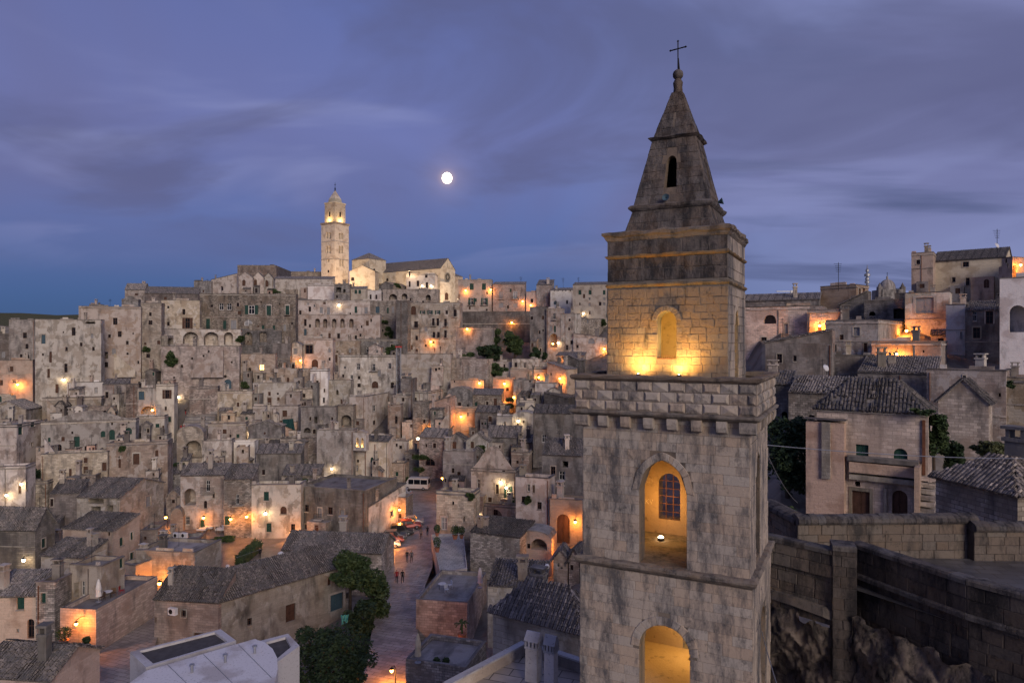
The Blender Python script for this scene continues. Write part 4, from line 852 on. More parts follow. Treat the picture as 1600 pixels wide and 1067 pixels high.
# huts and lean-to houses stepping down in front of the bigger blocks
KEEP = [tuple(float(v) for v in w.split()[:4]) for w in WINDOWS.replace('\n', ';').split(';') if w.strip()]
rh2 = random.Random(5); base2 = len(HOUSES); tries = 0; made = 0
while made < 85 and tries < 14000:
    tries += 1; x = rh2.uniform(6, 905); y = rh2.uniform(545, 770); w = rh2.uniform(11, 24); hg = rh2.uniform(7, 14)
    if any(a - 12 <= x <= c + 12 and b - 8 <= y <= d + 8 for a, b, c, d in CLEAR): continue
    if any(abs(k[0] - x) < (k[2] + w) / 2 + 2 and abs(k[1] - y) < (k[3] + hg) / 2 + 2 for k in KEEP) or any(abs(k[0] - x) < 20 and abs(k[1] - y) < 18 for k in LAMPXY): continue
    f_ = find(x, y)
    if not f_ or f_[0] not in HOUSES[:base_n] or y - f_[0].px[3] < 12 or f_[1][1] != 'f': continue
    g = find(x, y + hg * .5 + 7)
    if not g or g[0] is f_[0] or g[1][0] > f_[1][0] - 2: continue
    if any(abs((q.px[0] + q.px[2]) / 2 - x) < (q.px[2] - q.px[0] + w) / 2 + 1 and abs((q.px[3] + q.px[4]) / 2 - y) < 14 for q in HOUSES[base2:]): continue
    ref = f_[0]
    if len(ref.label.split()) > 10: continue
    lab = next((l for l in (f'{pre} hut in front of the {ref.label}' for pre in ('low', 'small', 'squat', 'grey', 'little')) if l not in used), None)
    if lab is None: continue
    used.add(lab); dist = f_[1][0] - rh2.uniform(1.6, 3.2)
    h = House(x - w / 2, x + w / 2 - 2, x + w / 2, y - hg / 2, y + hg / 2 + 6, dist, ang(str(rh2.uniform(0, 22)), x), rh2.choice('fffssgv'), rh2.uniform(.5, 1.1), rh2.choice('TTPPGK'), lab, thick=rh2.uniform(3, 4))
    made += 1; FILL.append(h)
    for i in range(rh2.choice((1, 1, 2))):
        ww = rh2.uniform(2.6, 4); add_window(rh2.uniform(x - w * .3, x + w * .25), y + rh2.uniform(-1, 2), ww, ww * rh2.uniform(1.1, 1.9), rh2.choice('dddbbgwo'), False, h)
# small openings in the walls the table leaves blank, and lean-to annexes at their feet
rw = random.Random(77)
def clear(h, u0, v0, u1, v1, pad=.5):
    return all(q[2] + pad < u0 or q[0] - pad > u1 or q[3] + pad < v0 or q[1] - pad > v1 for q in h.hf)
for h in HOUSES[:base_n]:
    if h.D < 95 or h.name != 'stone_house' or 'wall' in h.label.split() or 'blank' in h.label or 'bare' in h.label or 'windowless' in h.label: continue
    vis = (h.px[4] - h.px[3]) / F * h.D; lo = h.H - vis
    for gx in range(int(h.Lu / 2.6)):
        for gz in range(int(vis / 3.0)):
            if rw.random() > .42: continue
            u = -h.Lu + (gx + rw.uniform(.25, .75)) * 2.6; v = lo + (gz + rw.uniform(.2, .7)) * 3.0; w = rw.uniform(.5, .95); hh = w * rw.uniform(1.1, 2.1)
            if u - w < -h.Lu + .4 or u + w > -.4 or v + hh > h.H - .8 or not clear(h, u - w / 2, v, u + w / 2, v + hh): continue
            h.hf.append((u - w / 2, v, u + w / 2, v + hh, rw.choice('dddddbbbgwpo'), rw.random() < .12))
    h.annex = []
    if any(w in h.label for w in ('restaurant', 'awning', 'palace', 'loggia', 'arch', 'white', 'church', 'stair')): continue
    for _ in range(5):
        if vis < 5 or len(h.annex) > 2: break
        w = rw.uniform(2.0, min(5, h.Lu * .5)); u0 = rw.uniform(-h.Lu, -w); top = lo + vis * rw.uniform(.12, .42)
        if clear(h, u0, -9, u0 + w, top + .2, .1) and all(u0 + w < a[0] or u0 > a[1] for a in h.annex): h.annex.append((u0, u0 + w, top, rw.uniform(1.0, 2.4), rw.choice('fffst'), rw.choice('TTPGK')))
print('houses', len(HOUSES), 'fill', len(FILL))
# hand set details
for sub_ in ('near hipped tile roof left of', 'near hipped roof of curved clay'): hof(sub_).own_tiles = True
hof('hipped tile roof').warm = True
for h in HOUSES:
    build_house(h)
    for u0, u1, top, dp, rt_, m_ in getattr(h, 'annex', ()):
        mb = MB(); W_ = u1 - u0; hole = []
        ww = rw.uniform(.6, .95); hh = rw.uniform(.8, 1.9); c_ = W_ * rw.uniform(.3, .7)
        if W_ > 1.9 and top > 4: hole = [(c_ - ww / 2, top - .5 - hh, c_ + ww / 2, top - .5, 'd', rw.random() < .25)]
        rise = .0 if rt_ == 'f' else .8
        ok = wall_face(mb, lambda u, v, d: (u0 + u, -dp + d, v), W_, top, hole, 0, u0 * 3, h.zb)
        for x in (u0, u1): mb.face([(x, -dp, 0), (x, 0, 0), (x, 0, top + rise), (x, -dp, top)])
        if rt_ == 'f': mb.face([(u0, -dp, top), (u1, -dp, top), (u1, -.0, top), (u0, 0, top)], m=1)
        ax_ = mb.build('annex', [MAT[m_], MAT['deck']], h.root)
        if rt_ != 'f':
            tb = MB(); a = [Vector(p) for p in ((u0 - .1, -dp - .2, top - .05), (u1 + .1, -dp - .2, top - .05), (u1 + .1, -.01, top + rise), (u0 - .1, -.01, top + rise))]; nn = (a[1] - a[0]).cross(a[2] - a[1]).normalized(); up_ = [p + nn * .08 for p in a]
            tb.hexa(a + up_); bar_rows(tb, up_, (a[1] - a[0]).normalized(), (a[2] - a[1]).normalized(), nn, .3, .5 if h.D < 130 else None, .11, rnd=.8); tb.build('lean_to_roof', MAT['tile'], ax_)
        for q in ok: put('window', WM[rw.choice('ddbbg')], ax_, ((q[0] + q[2]) / 2 + u0, -dp + .12, q[1]), 0, (q[2] - q[0], 1, q[3] - q[1]))
# ------------------------------------------------------------------ the near bell tower
def stonemat(name, c_light, c_mid, dark, amount, scale=.55, lichen=0.0, bump=.5):
    """ashlar with black crust: the crust follows the whole tower (world position), tone varies stone by stone"""
    m, t, b = newmat(name); b.inputs['Roughness'].default_value = .95
    ge = N(t, 'ShaderNodeNewGeometry'); oi = N(t, 'ShaderNodeObjectInfo')
    def noise(sc, det, mp=(1, 1, 1), rough=.6):
        q = N(t, 'ShaderNodeMapping'); q.inputs['Scale'].default_value = mp; LK(t, ge.outputs['Position'], q.inputs[0])
        n = N(t, 'ShaderNodeTexNoise'); n.inputs['Scale'].default_value = sc; n.inputs['Detail'].default_value = det; n.inputs['Roughness'].default_value = rough; LK(t, q.outputs[0], n.inputs['Vector']); return n.outputs['Fac']
    c = mix(t, c_mid, c_light, mth(t, 'ADD', mth(t, 'MULTIPLY', oi.outputs['Random'], .6), .2))
    tint = mth(t, 'FRACT', mth(t, 'MULTIPLY', oi.outputs['Random'], 7.31))
    c = mix(t, c, tuple(x * y for x, y in zip(c_mid, (1.15, .92, .72))), mth(t, 'MULTIPLY', tint, .6))
    big = noise(scale, 8, (1, 1, .30), .74)
    per = mth(t, 'MULTIPLY', mth(t, 'SUBTRACT', mth(t, 'FRACT', mth(t, 'MULTIPLY', oi.outputs['Random'], 3.77)), .5), .05)
    k = ramp(t, [(.63 - .34 * amount, (0, 0, 0)), (.76 - .30 * amount, (1, 1, 1))], mth(t, 'ADD', big, per)).outputs[0]
    c = mix(t, c, dark, mth(t, 'MULTIPLY', k, .93))
    med = noise(3.2, 8, rough=.72); c = mix(t, c, tuple(x * .6 for x in dark), ramp(t, [(.56, (0, 0, 0)), (.70, (.75, .75, .75))], med).outputs[0])
    spk = noise(14, 5, rough=.7); c = mix(t, c, tuple(min(1, x * 1.15) for x in c_light), mth(t, 'MULTIPLY', ramp(t, [(.60, (0, 0, 0)), (.70, (1, 1, 1))], spk).outputs[0], .45))
    if lichen: c = mix(t, c, (.34, .16, .025), mth(t, 'MULTIPLY', ramp(t, [(.46, (0, 0, 0)), (.62, (1, 1, 1))], noise(1.7, 6)).outputs[0], lichen))
    LK(t, c, b.inputs['Base Color'])
    hg = mth(t, 'ADD', mth(t, 'MULTIPLY', noise(5, 8, rough=.7), 1.0), mth(t, 'MULTIPLY', spk, .5))
    bp = N(t, 'ShaderNodeBump'); bp.inputs['Strength'].default_value = bump; bp.inputs['Distance'].default_value = .06; LK(t, hg, bp.inputs['Height']); LK(t, bp.outputs[0], b.inputs['Normal'])
    return m
stonemat('tower_stone', (.43, .385, .335), (.35, .315, .28), (.085, .083, .088), .50, 1.25)
stonemat('tower_rubble', (.33, .275, .20), (.22, .185, .145), (.075, .068, .062), .30, 1.2, .12, 1.0)
stonemat('tower_crust', (.175, .16, .155), (.105, .097, .095), (.032, .031, .034), .56, 2.4, .08, 1.0)
stonemat('tower_ledge', (.23, .205, .18), (.15, .135, .122), (.06, .057, .058), .48, 1.4, .10, .8)
stonemat('tower_ledge_lichen', (.26, .21, .14), (.17, .14, .10), (.07, .062, .055), .40, 2.0, .42, .8)
stonemat('tower_joint', (.21, .185, .16), (.16, .14, .12), (.06, .056, .058), .45)
stonemat('tower_inside', (.46, .37, .25), (.36, .28, .19), (.14, .10, .07), .12, 1.0, 0, .6)
TO = Vector((5.70, 23.45, 0)); TA = R(27); TEX = Vector((math.cos(TA), -math.sin(TA), 0)); TEY = Vector((math.sin(TA), math.cos(TA), 0))
TZ0 = -27.0
tower = empty('bell_tower', (TO.x, TO.y, TZ0), -TA)
tag(tower, 'tall weathered stone bell tower with a pointed spire and orange lit arches', 'bell tower')
def tl(px, py, hd):                          # where a line of sight meets the front plane y = -hd, tower coordinates
    r = Vector(((px - CX) / F, 1, -(py - CY) / F)); r2 = Vector((r.x, r.y, 0)); k = (TO.dot(TEY) - hd) / r2.dot(TEY); h = r * k
    return (h - TO).dot(TEX), h.z - TZ0
def tr(px, py, hw):                          # right plane x = hw
    r = Vector(((px - CX) / F, 1, -(py - CY) / F)); r2 = Vector((r.x, r.y, 0)); k = (TO.dot(TEX) + hw) / r2.dot(TEX); h = r * k
    return (h - TO).dot(TEY), h.z - TZ0
ZT = lambda z: z - TZ0
rs = random.Random(5)
STONE_N = [0]; REST = {}
def stone_piece(pts4, nrm, proud, back, bev):
    """one block: four face corners (counter-clockwise seen from outside), outward normal"""
    mb = MB(); c = sum(pts4, Vector()) / 4
    base_ = [p + nrm * (-back) for p in pts4]; mid = [p + nrm * (proud - bev) for p in pts4]
    top = []
    for p in pts4:
        d = c - p; top.append(p + d.normalized() * min(bev * 1.4, d.length * .3) + nrm * proud)
    for A, B in ((base_, mid), (mid, top)):
        for i in range(4): j = (i + 1) % 4; mb.face([A[i], A[j], B[j], B[i]])
    mb.face(top); return mb
def stones(fn, Wd, H, course, holes, mat, blk=(.45, .85), gap=.009, proud=.03, root=None, rest=False, name='stone', jitter=.0, grow=.26, limit=300):
    root = root or tower; v = 0.0; row = 0
    while v < H - .05:
        ch = course * rs.uniform(.86, 1.16); v1 = min(H, v + ch)
        if H - v1 < course * .45: v1 = H
        vm = (v + v1) / 2; cuts = []
        for h in holes:
            u0, v0, u1, vt, k, arch = h[:6]
            if v1 <= v0 + .02 or v >= vt + (grow if arch else 0): continue
            if arch:
                r = (u1 - u0) / 2; sp_ = vt - r * (1.3 if arch == 2 else 1)
                if vm > sp_:
                    q = min(.999, (vm - sp_) / (vt - sp_ + grow)); w = (r + grow) * math.sqrt(1 - q * q); c = (u0 + u1) / 2; cuts.append((c - w + .05, c + w - .05)); continue
                cuts.append((u0, u1)); continue
            cuts.append((u0, u1))
        spans = [(0.0, Wd)]
        for a, b in cuts:
            ns = []
            for x, y in spans:
                if b <= x or a >= y: ns.append((x, y)); continue
                if a - x > .06: ns.append((x, a))
                if y - b > .06: ns.append((b, y))
            spans = ns
        for x, y in spans:
            u = x + 0.0; first = True
            while u < y - .02:
                l = rs.uniform(*blk) * (.55 if first and row % 2 else 1); e = u + l
                if y - e < blk[0] * .6: e = y
                g = gap / 2; j = lambda: rs.uniform(-jitter, jitter)
                q = [(u + g + j(), v + g + j()), (e - g + j(), v + g + j()), (e - g + j(), v1 - g + j()), (u + g + j(), v1 - g + j())]
                pts = [Vector(fn(a, b, 0)) for a, b in q]; nrm = (Vector(fn(q[0][0], q[0][1], -1)) - pts[0]).normalized()
                mb = stone_piece(pts, nrm, proud * rs.uniform(.35, 1.25), .02, min(.014, proud * .5) + jitter * .3)
                if rest or STONE_N[0] >= limit: REST.setdefault(mat, []).append(mb)
                else: STONE_N[0] += 1; mb.build(name, MAT[mat], root)
                u = e; first = False
        v = v1; row += 1
def voussoirs(fn, h, width, n, mat, proud=.045, root=None, name='voussoir'):
    u0, v0, u1, v1, k, arch = h[:6]
    inn = arc_pts(u0, u1, v0, v1, arch, n); out = arc_pts(u0 - width, u1 + width, v0, v1 + width * (1.1 if arch == 2 else 1), arch, n)
    for i in range(n):
        q = [inn[i], inn[i + 1], out[i + 1], out[i]]
        c = (sum(p[0] for p in q) / 4, sum(p[1] for p in q) / 4); q = [(p[0] + (c[0] - p[0]) * .025, p[1] + (c[1] - p[1]) * .025) for p in q]
        pts = [Vector(fn(a, b, 0)) for a, b in q]; pts.reverse(); nrm = (Vector(fn(c[0], c[1], -1)) - Vector(fn(c[0], c[1], 0))).normalized()
        stone_piece(pts, nrm, proud * rs.uniform(.7, 1.1), .03, .012).build(name, MAT[mat], root or tower)
def stage(hw, hd, z0, z1, hf, hr, hb=(), th=.62, mat='tower_joint', name='core'):
    """hollow square storey: outer and inner skins joined through the openings"""
    mb = MB(); z0, z1 = ZT(z0), ZT(z1); H = z1 - z0
    tof = lambda hs: [(a, b - z0, c, d - z0, k, ar, th) for a, b, c, d, k, ar in hs]
    sides = {'f': (lambda u, v, d: (u - hw, -hd + d, z0 + v), 2 * hw, tof(hf)), 'r': (lambda u, v, d: (hw - d, u - hd, z0 + v), 2 * hd, tof(hr)),
             'b': (lambda u, v, d: (hw - u, hd - d, z0 + v), 2 * hw, tof(hb)), 'l': (lambda u, v, d: (-hw + d, hd - u, z0 + v), 2 * hd, [])}
    for fn, wd, hs in sides.values():
        wall_face(mb, fn, wd, H, hs, 0)
        wall_face(mb, (lambda f_: (lambda u, v, d: f_(u, v, th)))(fn), wd, H, [(*h[:6], 0.0) for h in hs], 1)
    mb.face([(-hw, -hd, z1), (hw, -hd, z1), (hw, hd, z1), (-hw, hd, z1)]); mb.face([(-hw + th, -hd + th, z1 - .12), (hw - th, -hd + th, z1 - .12), (hw - th, hd - th, z1 - .12), (-hw + th, hd - th, z1 - .12)], m=1)
    mb.face([(-hw + th, -hd + th, z0 + .05), (hw - th, -hd + th, z0 + .05), (hw - th, hd - th, z0 + .05), (-hw + th, hd - th, z0 + .05)], m=1)
    mb.build(name, [MAT[mat], MAT['tower_inside']], tower)
    return {k: (v[0], v[1], H) for k, v in sides.items()}
def ledge(hw, hd, z0, z1, prof, mat, name='ledge', bits=1, hollow=False):
    """moulded course running round the tower; prof = (out, height share) points from bottom to top"""
    mb = MB(); z0, z1 = ZT(z0), ZT(z1); n = 14
    rings = []
    for o, q in prof:
        ring = []
        for (ax, ay), (bx, by) in (((-1, -1), (1, -1)), ((1, -1), (1, 1)), ((1, 1), (-1, 1)), ((-1, 1), (-1, -1))):
            for i in range(n):
                t_ = i / n; x = (ax + (bx - ax) * t_) * (hw + o); y = (ay + (by - ay) * t_) * (hd + o)
                w = .020 * bits * vnoise(x * 4 + z0, y * 4 + q * 3); ring.append((x * (1 + w * .5), y * (1 + w * .5), z0 + (z1 - z0) * q + w * .9))
        rings.append(ring)
    for A, B in zip(rings, rings[1:]):
        for i in range(len(A)): j = (i + 1) % len(A); mb.face([A[i], A[j], B[j], B[i]])
    if hollow:
        for i in range(len(rings[0])): j = (i + 1) % len(rings[0]); mb.face([rings[-1][i], rings[-1][j], rings[0][j], rings[0][i]])
    else: mb.face(rings[-1]); mb.face(list(reversed(rings[0])))
    return mb.build(name, MAT[mat], tower)
LEDGE = [(0, 0), (.05, .1), (.14, .3), (.20, .55), (.20, .8), (.15, 1.0), (-.06, 1.06)]
# openings, measured on the faces
def of(px0, px1, pyt, pyb, hd, k, arch): a, z1_ = tl((px0 + px1) / 2, pyt, hd); _, z0_ = tl((px0 + px1) / 2, pyb, hd); return (tl(px0, pyb, hd)[0], z0_, tl(px1, pyb, hd)[0], z1_, k, arch)
def orr(px0, px1, pyt, pyb, hw, k, arch): _, z1_ = tr((px0 + px1) / 2, pyt, hw); _, z0_ = tr((px0 + px1) / 2, pyb, hw); return (tr(px0, pyb, hw)[0], z0_, tr(px1, pyb, hw)[0], z1_, k, arch)
def shift(h, d): return (h[0] + d, h[1], h[2] + d, h[3], h[4], h[5])
# lower storey
hA = of(999, 1078, 977, 1130, 2.20, 'x', 1); hAr = orr(1188, 1196, 948, 1120, 2.73, 'x', 1)
sA = stage(2.73, 2.20, -27.0, -7.25, [shift(hA, 2.73)], [shift(hAr, 2.20)], [shift((-2.0, hA[1] + .8, .2, hA[3] + .1, 'x', 1), 2.73)])
# belfry storey
hB = of(999, 1073, 719, 884, 2.15, 'x', 2); hBr = orr(1180, 1187, 706, 870, 2.64, 'x', 2)
bk = (.28, ZT(-6.55), 1.08, ZT(-4.85), 'x', 1)
sB = stage(2.64, 2.15, -7.25, -2.30, [shift(hB, 2.64)], [shift(hBr, 2.15)], [shift(bk, 2.64)])
# upper storey with the lit niche
hC = of(1027, 1057, 486, 561, 1.72, 'x', 1); hCr = orr(1147, 1153, 484, 592, 1.95, 'x', 2)
sC = stage(1.95, 1.72, -2.30, 1.80, [shift(hC, 1.95)], [shift(hCr, 1.72)], th=.5)
sD = stage(1.93, 1.70, 1.80, 3.32, [], [], th=.4)
def sub(fnW, z_from, z_to):
    fn, wd, H = fnW; return (lambda u, v, d: fn(u, v + z_from, d)), wd, z_to - z_from
def run(st, which, za, zb_, course, holes, mat, **k):
    fn, wd, H = st[which]; z0_ = za - STZ[id(st)]; f2, wd, hh = sub(st[which], z0_, zb_ - STZ[id(st)])
    hs = [(h[0], h[1] - ZT(za), h[2], h[3] - ZT(za), h[4], h[5]) for h in holes]
    stones(f2, wd, hh, course, hs, mat, **k)
STZ = {id(sA): -27.0, id(sB): -7.25, id(sC): -2.30, id(sD): 1.80}
run(sB, 'f', -7.10, -2.40, .30, [shift(hB, 2.64)], 'tower_stone', blk=(.42, .85), proud=.009)
run(sA, 'f', -11.6, -7.38, .31, [shift(hA, 2.73)], 'tower_stone', blk=(.42, .85), proud=.009)
run(sC, 'f', -1.45, 1.72, .24, [shift(hC, 1.95)], 'tower_rubble', blk=(.22, .50), proud=.022, jitter=.012, gap=.006)
run(sD, 'f', 1.98, 2.72, .37, [], 'tower_crust', blk=(.5, 1.0), proud=.02); run(sD, 'f', 2.84, 3.30, .46, [], 'tower_crust', blk=(.5, 1.0), proud=.02)
run(sA, 'f', -26.9, -11.6, .45, [shift(hA, 2.73)], 'tower_stone', blk=(.8, 1.2), rest=True)
run(sA, 'r', -26.9, -7.38, .31, [shift(hAr, 2.20)], 'tower_stone', blk=(.5, .9), rest=True)
run(sB, 'r', -7.10, -2.40, .30, [shift(hBr, 2.15)], 'tower_stone', blk=(.5, .9), rest=True)
run(sC, 'r', -1.45, 1.72, .30, [shift(hCr, 1.72)], 'tower_stone', blk=(.4, .8), rest=True, proud=.03)
run(sD, 'r', 1.98, 2.72, .37, [], 'tower_stone', blk=(.6, 1.0), rest=True); run(sD, 'r', 2.84, 3.30, .46, [], 'tower_stone', blk=(.6, 1.0), rest=True)
for st in (sA, sB, sC, sD):                  # the two hidden sides
    for w in 'bl':
        f2, wd, H = st[w]; stones(f2, wd, H, .5, [shift(bk, 2.64)] if st is sB and w == 'b' else [], 'tower_stone', blk=(.9, 1.4), rest=True) if st is not sB or w != 'b' else None
# smooth voussoirs
vz = lambda h, s_: (h[0], h[1] - ZT(STZ[id(s_)]), h[2], h[3] - ZT(STZ[id(s_)]), h[4], h[5])
voussoirs(sB['f'][0], vz(shift(hB, 2.64), sB), .24, 14, 'tower_stone'); voussoirs(sA['f'][0], vz(shift(hA, 2.73), sA), .28, 12, 'tower_stone'); voussoirs(sC['f'][0], vz(shift(hC, 1.95), sC), .17, 12, 'tower_rubble', .10)
voussoirs(sB['r'][0], vz(shift(hBr, 2.15), sB), .2, 8, 'tower_stone'); voussoirs(sC['r'][0], vz(shift(hCr, 1.72), sC), .16, 8, 'tower_stone')
# string courses and ledges
ledge(2.66, 2.17, -7.38, -7.08, LEDGE, 'tower_ledge', 'string_course', 1.4)
ledge(2.80, 2.28, -2.42, -2.22, LEDGE, 'tower_ledge', 'string_course', 1.2)
ledge(1.95, 1.72, 1.77, 1.90, [(0, 0), (.05, .3), (.07, .6), (.03, 1), (-.03, 1.02)], 'tower_ledge_lichen', 'ledge', 1)
ledge(1.93, 1.70, 2.72, 2.85, [(0, 0), (.06, .3), (.08, .6), (.03, 1), (-.03, 1.02)], 'tower_ledge_lichen', 'ledge', 1)
ledge(1.93, 1.70, 3.28, 3.62, [(0, 0), (.05, .2), (.08, .45), (.14, .6), (.15, .85), (.08, 1.0), (-.05, 1.03)], 'tower_ledge', 'cornice', 2.0)
# parapet of diamond pointed blocks on corbels
PW, PD_ = 2.86, 2.34; pz0, pz1 = ZT(-2.22), ZT(-1.26)
mb = MB()
for (x0, x1, y0, y1) in ((-PW, PW, -PD_, -PD_ + .2), (-PW, PW, PD_ - .2, PD_), (PW - .2, PW, -PD_ + .2, PD_ - .2), (-PW, -PW + .2, -PD_ + .2, PD_ - .2)): mb.box(x0, x1, y0, y1, pz0, pz1)
mb.box(-PW + .2, PW - .2, -PD_ + .2, PD_ - .2, pz0 - .05, pz0 + .06)
mb.build('parapet', MAT['tower_joint'], tower)
def diamonds(fn, wd, nc, rest):
    nr = 3; ch = (pz1 - pz0) / nr
    for r_ in range(nr):
        off = .5 if r_ == 1 else 0
        for c_ in range(nc + (1 if off else 0)):
            u0 = max(0, (c_ - off) * wd / nc); u1 = min(wd, (c_ + 1 - off) * wd / nc)
            if u1 - u0 < .1: continue
            g = .008; z0_, z1_ = pz0 + r_ * ch + g, pz0 + (r_ + 1) * ch - g; q = [(u0 + g, z0_), (u1 - g, z0_), (u1 - g, z1_), (u0 + g, z1_)]
            mb = MB(); flat = (r_ + c_) % 2 == 0; out = rs.uniform(.05, .085); ins = .07 if flat else .20
            A = [fn(a, b, -.005) for a, b in q]; um, zm = (u0 + u1) / 2, (z0_ + z1_) / 2
            B = [fn(a + (um - a) * min(.95, ins / (abs(um - a) + 1e-6) if flat else .93), b + (zm - b) * min(.95, ins / (abs(zm - b) + 1e-6) if flat else .9), -out) for a, b in q]
            Z = [fn(a, b, .05) for a, b in q]
            for X, Y in ((Z, A), (A, B)):
                for i in range(4): j = (i + 1) % 4; mb.face([X[i], X[j], Y[j], Y[i]])
            mb.face(B); mb.build('diamond_block', MAT['tower_stone'], tower)
diamonds(lambda u, v, d: (u - PW, -PD_ + d, v), 2 * PW, 11, False); diamonds(lambda u, v, d: (PW - d, u - PD_, v), 2 * PD_, 9, False)
ledge(PW - .02, PD_ - .02, -1.28, -1.08, [(-.02, 0), (.10, .2), (.17, .5), (.17, .85), (.10, 1.0), (-.20, 1.0), (-.22, .2)], 'tower_ledge', 'coping', 1.8, True)
def corbel(x, y, rz, w=.17):
    mb = MB(); mb.face([(-w, 0, -.32), (w, 0, -.32), (w, -.10, -.36), (-w, -.10, -.36)])
    pr = [(0, -.34), (-.12, -.38), (-.24, -.33), (-.29, -.2), (-.30, 0), (0, 0)]
    for (a, b), (c, d) in zip(pr, pr[1:] + pr[:1]): mb.face([(-w, a, b), (w, a, b), (w, c, d), (-w, c, d)])
    for s_ in (-w, w): mb.face([(s_, a, b) for a, b in pr])
    return mb.build('corbel', MAT['tower_stone'], tower, (x, y, ZT(-2.40)), rz)
for i in range(8): corbel(-2.62 + 5.24 * i / 7, -2.15, 0, .24 if i in (0, 7) else .15)
for i in range(6): corbel(2.64, -2.0 + 4.1 * i / 5, R(90), .16)
# spire
def frustum(z0, z1, hw0, hd0, hw1, hd1, holes, course, mat, name):
    z0, z1 = ZT(z0), ZT(z1); H = z1 - z0; mb = MB()
    cs = [((-1, -1), (1, -1)), ((1, -1), (1, 1)), ((1, 1), (-1, 1)), ((-1, 1), (-1, -1))]
    for i, (a, b) in enumerate(cs):
        wd = 2 * (hw0 if i % 2 == 0 else hd0)
        def fn(u, v, d, a=a, b=b, wd=wd):
            t_ = v / H; hw = hw0 + (hw1 - hw0) * t_; hd = hd0 + (hd1 - hd0) * t_; s_ = u / wd
            sc = 1 - d / max(hw, .05)
            return ((a[0] + (b[0] - a[0]) * s_) * hw * (1 if a[0] != b[0] else 1) + (-d * a[0] if a[0] == b[0] else 0), (a[1] + (b[1] - a[1]) * s_) * hd + (-d * a[1] if a[1] == b[1] else 0), z0 + v)
        hs = [(*h[:6], .30) for h in holes] if i in (0, 1, 2, 3) else []
        wall_face(mb, fn, wd, H, hs, 0)
        stones(fn, wd, H, course, holes, mat, blk=(.35, .7), gap=.008, proud=.018, rest=(i != 0), jitter=.004, limit=330)
    mb.face([(-hw1, -hd1, z1), (hw1, -hd1, z1), (hw1, hd1, z1), (-hw1, hd1, z1)])
    mb.build(name, MAT['tower_joint'], tower)
frustum(3.58, 4.36, 1.50, 1.32, 1.27, 1.12, [], .39, 'tower_crust', 'spire_base')
ledge(1.27, 1.12, 4.34, 4.56, [(0, 0), (.06, .2), (.12, .5), (.14, .8), (.06, 1.0), (-.06, 1.03)], 'tower_crust', 'ledge', 1.4)
frustum(4.54, 6.80, 1.24, 1.09, .72, .63, [(1.24 - .26, .55, 1.24 + .20, 1.66, 'x', 1)], .28, 'tower_crust', 'spire')
ledge(.72, .63, 6.78, 6.92, [(0, 0), (.07, .3), (.13, .7), (.05, 1.0), (-.05, 1.03)], 'tower_crust', 'ledge', 1.2)
frustum(6.90, 8.52, .70, .61, .17, .15, [(.70 - .05, .55, .70 + .04, .78, 'o', 0)], .27, 'tower_crust', 'spire_top')
mb = MB(); mb.lathe([(.17, ZT(8.48)), (.15, ZT(8.7)), (.17, ZT(8.86)), (.12, ZT(8.96)), (.09, ZT(9.0))], 12); mb.build('neck', MAT['tower_crust'], tower, smooth=True)
mb = MB(); mb.lathe([(.0, -.18)] + [(.18 * math.cos(R(a)), .18 * math.sin(R(a))) for a in range(-75, 76, 15)] + [(0, .18)], 14, (0, 0, ZT(9.15))); mb.build('ball', MAT['tower_crust'], tower, smooth=True)
mb = MB(); mb.tube([(0, 0, ZT(9.3)), (0, 0, ZT(10.28))], .022, 6)
ax = Vector((1, 0, 0)); mb.tube([ax * -.26 + Vector((0, 0, ZT(10.02))), ax * .26 + Vector((0, 0, ZT(10.06)))], .022, 6); mb.tube([(.03, 0, ZT(9.3)), (.02, 0, ZT(9.72))], [.045, .012], 6)
for p in ((-.26, 0, ZT(10.02)), (.26, 0, ZT(10.06)), (0, 0, ZT(10.30))): mb.lathe([(0, -.045), (.045, 0), (0, .045)], 6, p)
mb.build('cross', MAT['iron'], tower)
for mat, lst in REST.items():                # courses past the first three hundred stones, and the sides seen edge-on
    al = MB()
    for q in lst:
        b0 = len(al.v); al.v.extend(q.v); al.f.extend(tuple(i + b0 for i in f_) for f_ in q.f); al.m.extend(q.m); al.uv.extend(q.uv)
    o = al.build('stonework', MAT[mat], tower); o['kind'] = 'stuff'
# loudspeakers at the foot of the spire
for x, y, rz in ((-.1, -1.14, 0), (1.30, .2, R(90))):
    mb = MB(); mb.lathe([(.04, 0), (.06, .06), (.11, .15), (.12, .16), (.02, .1)], 12); q = mb.build('horn', MAT['blue_shutter'], tower, (x, y, ZT(4.68)), 0); q.rotation_euler = (R(75), 0, rz)
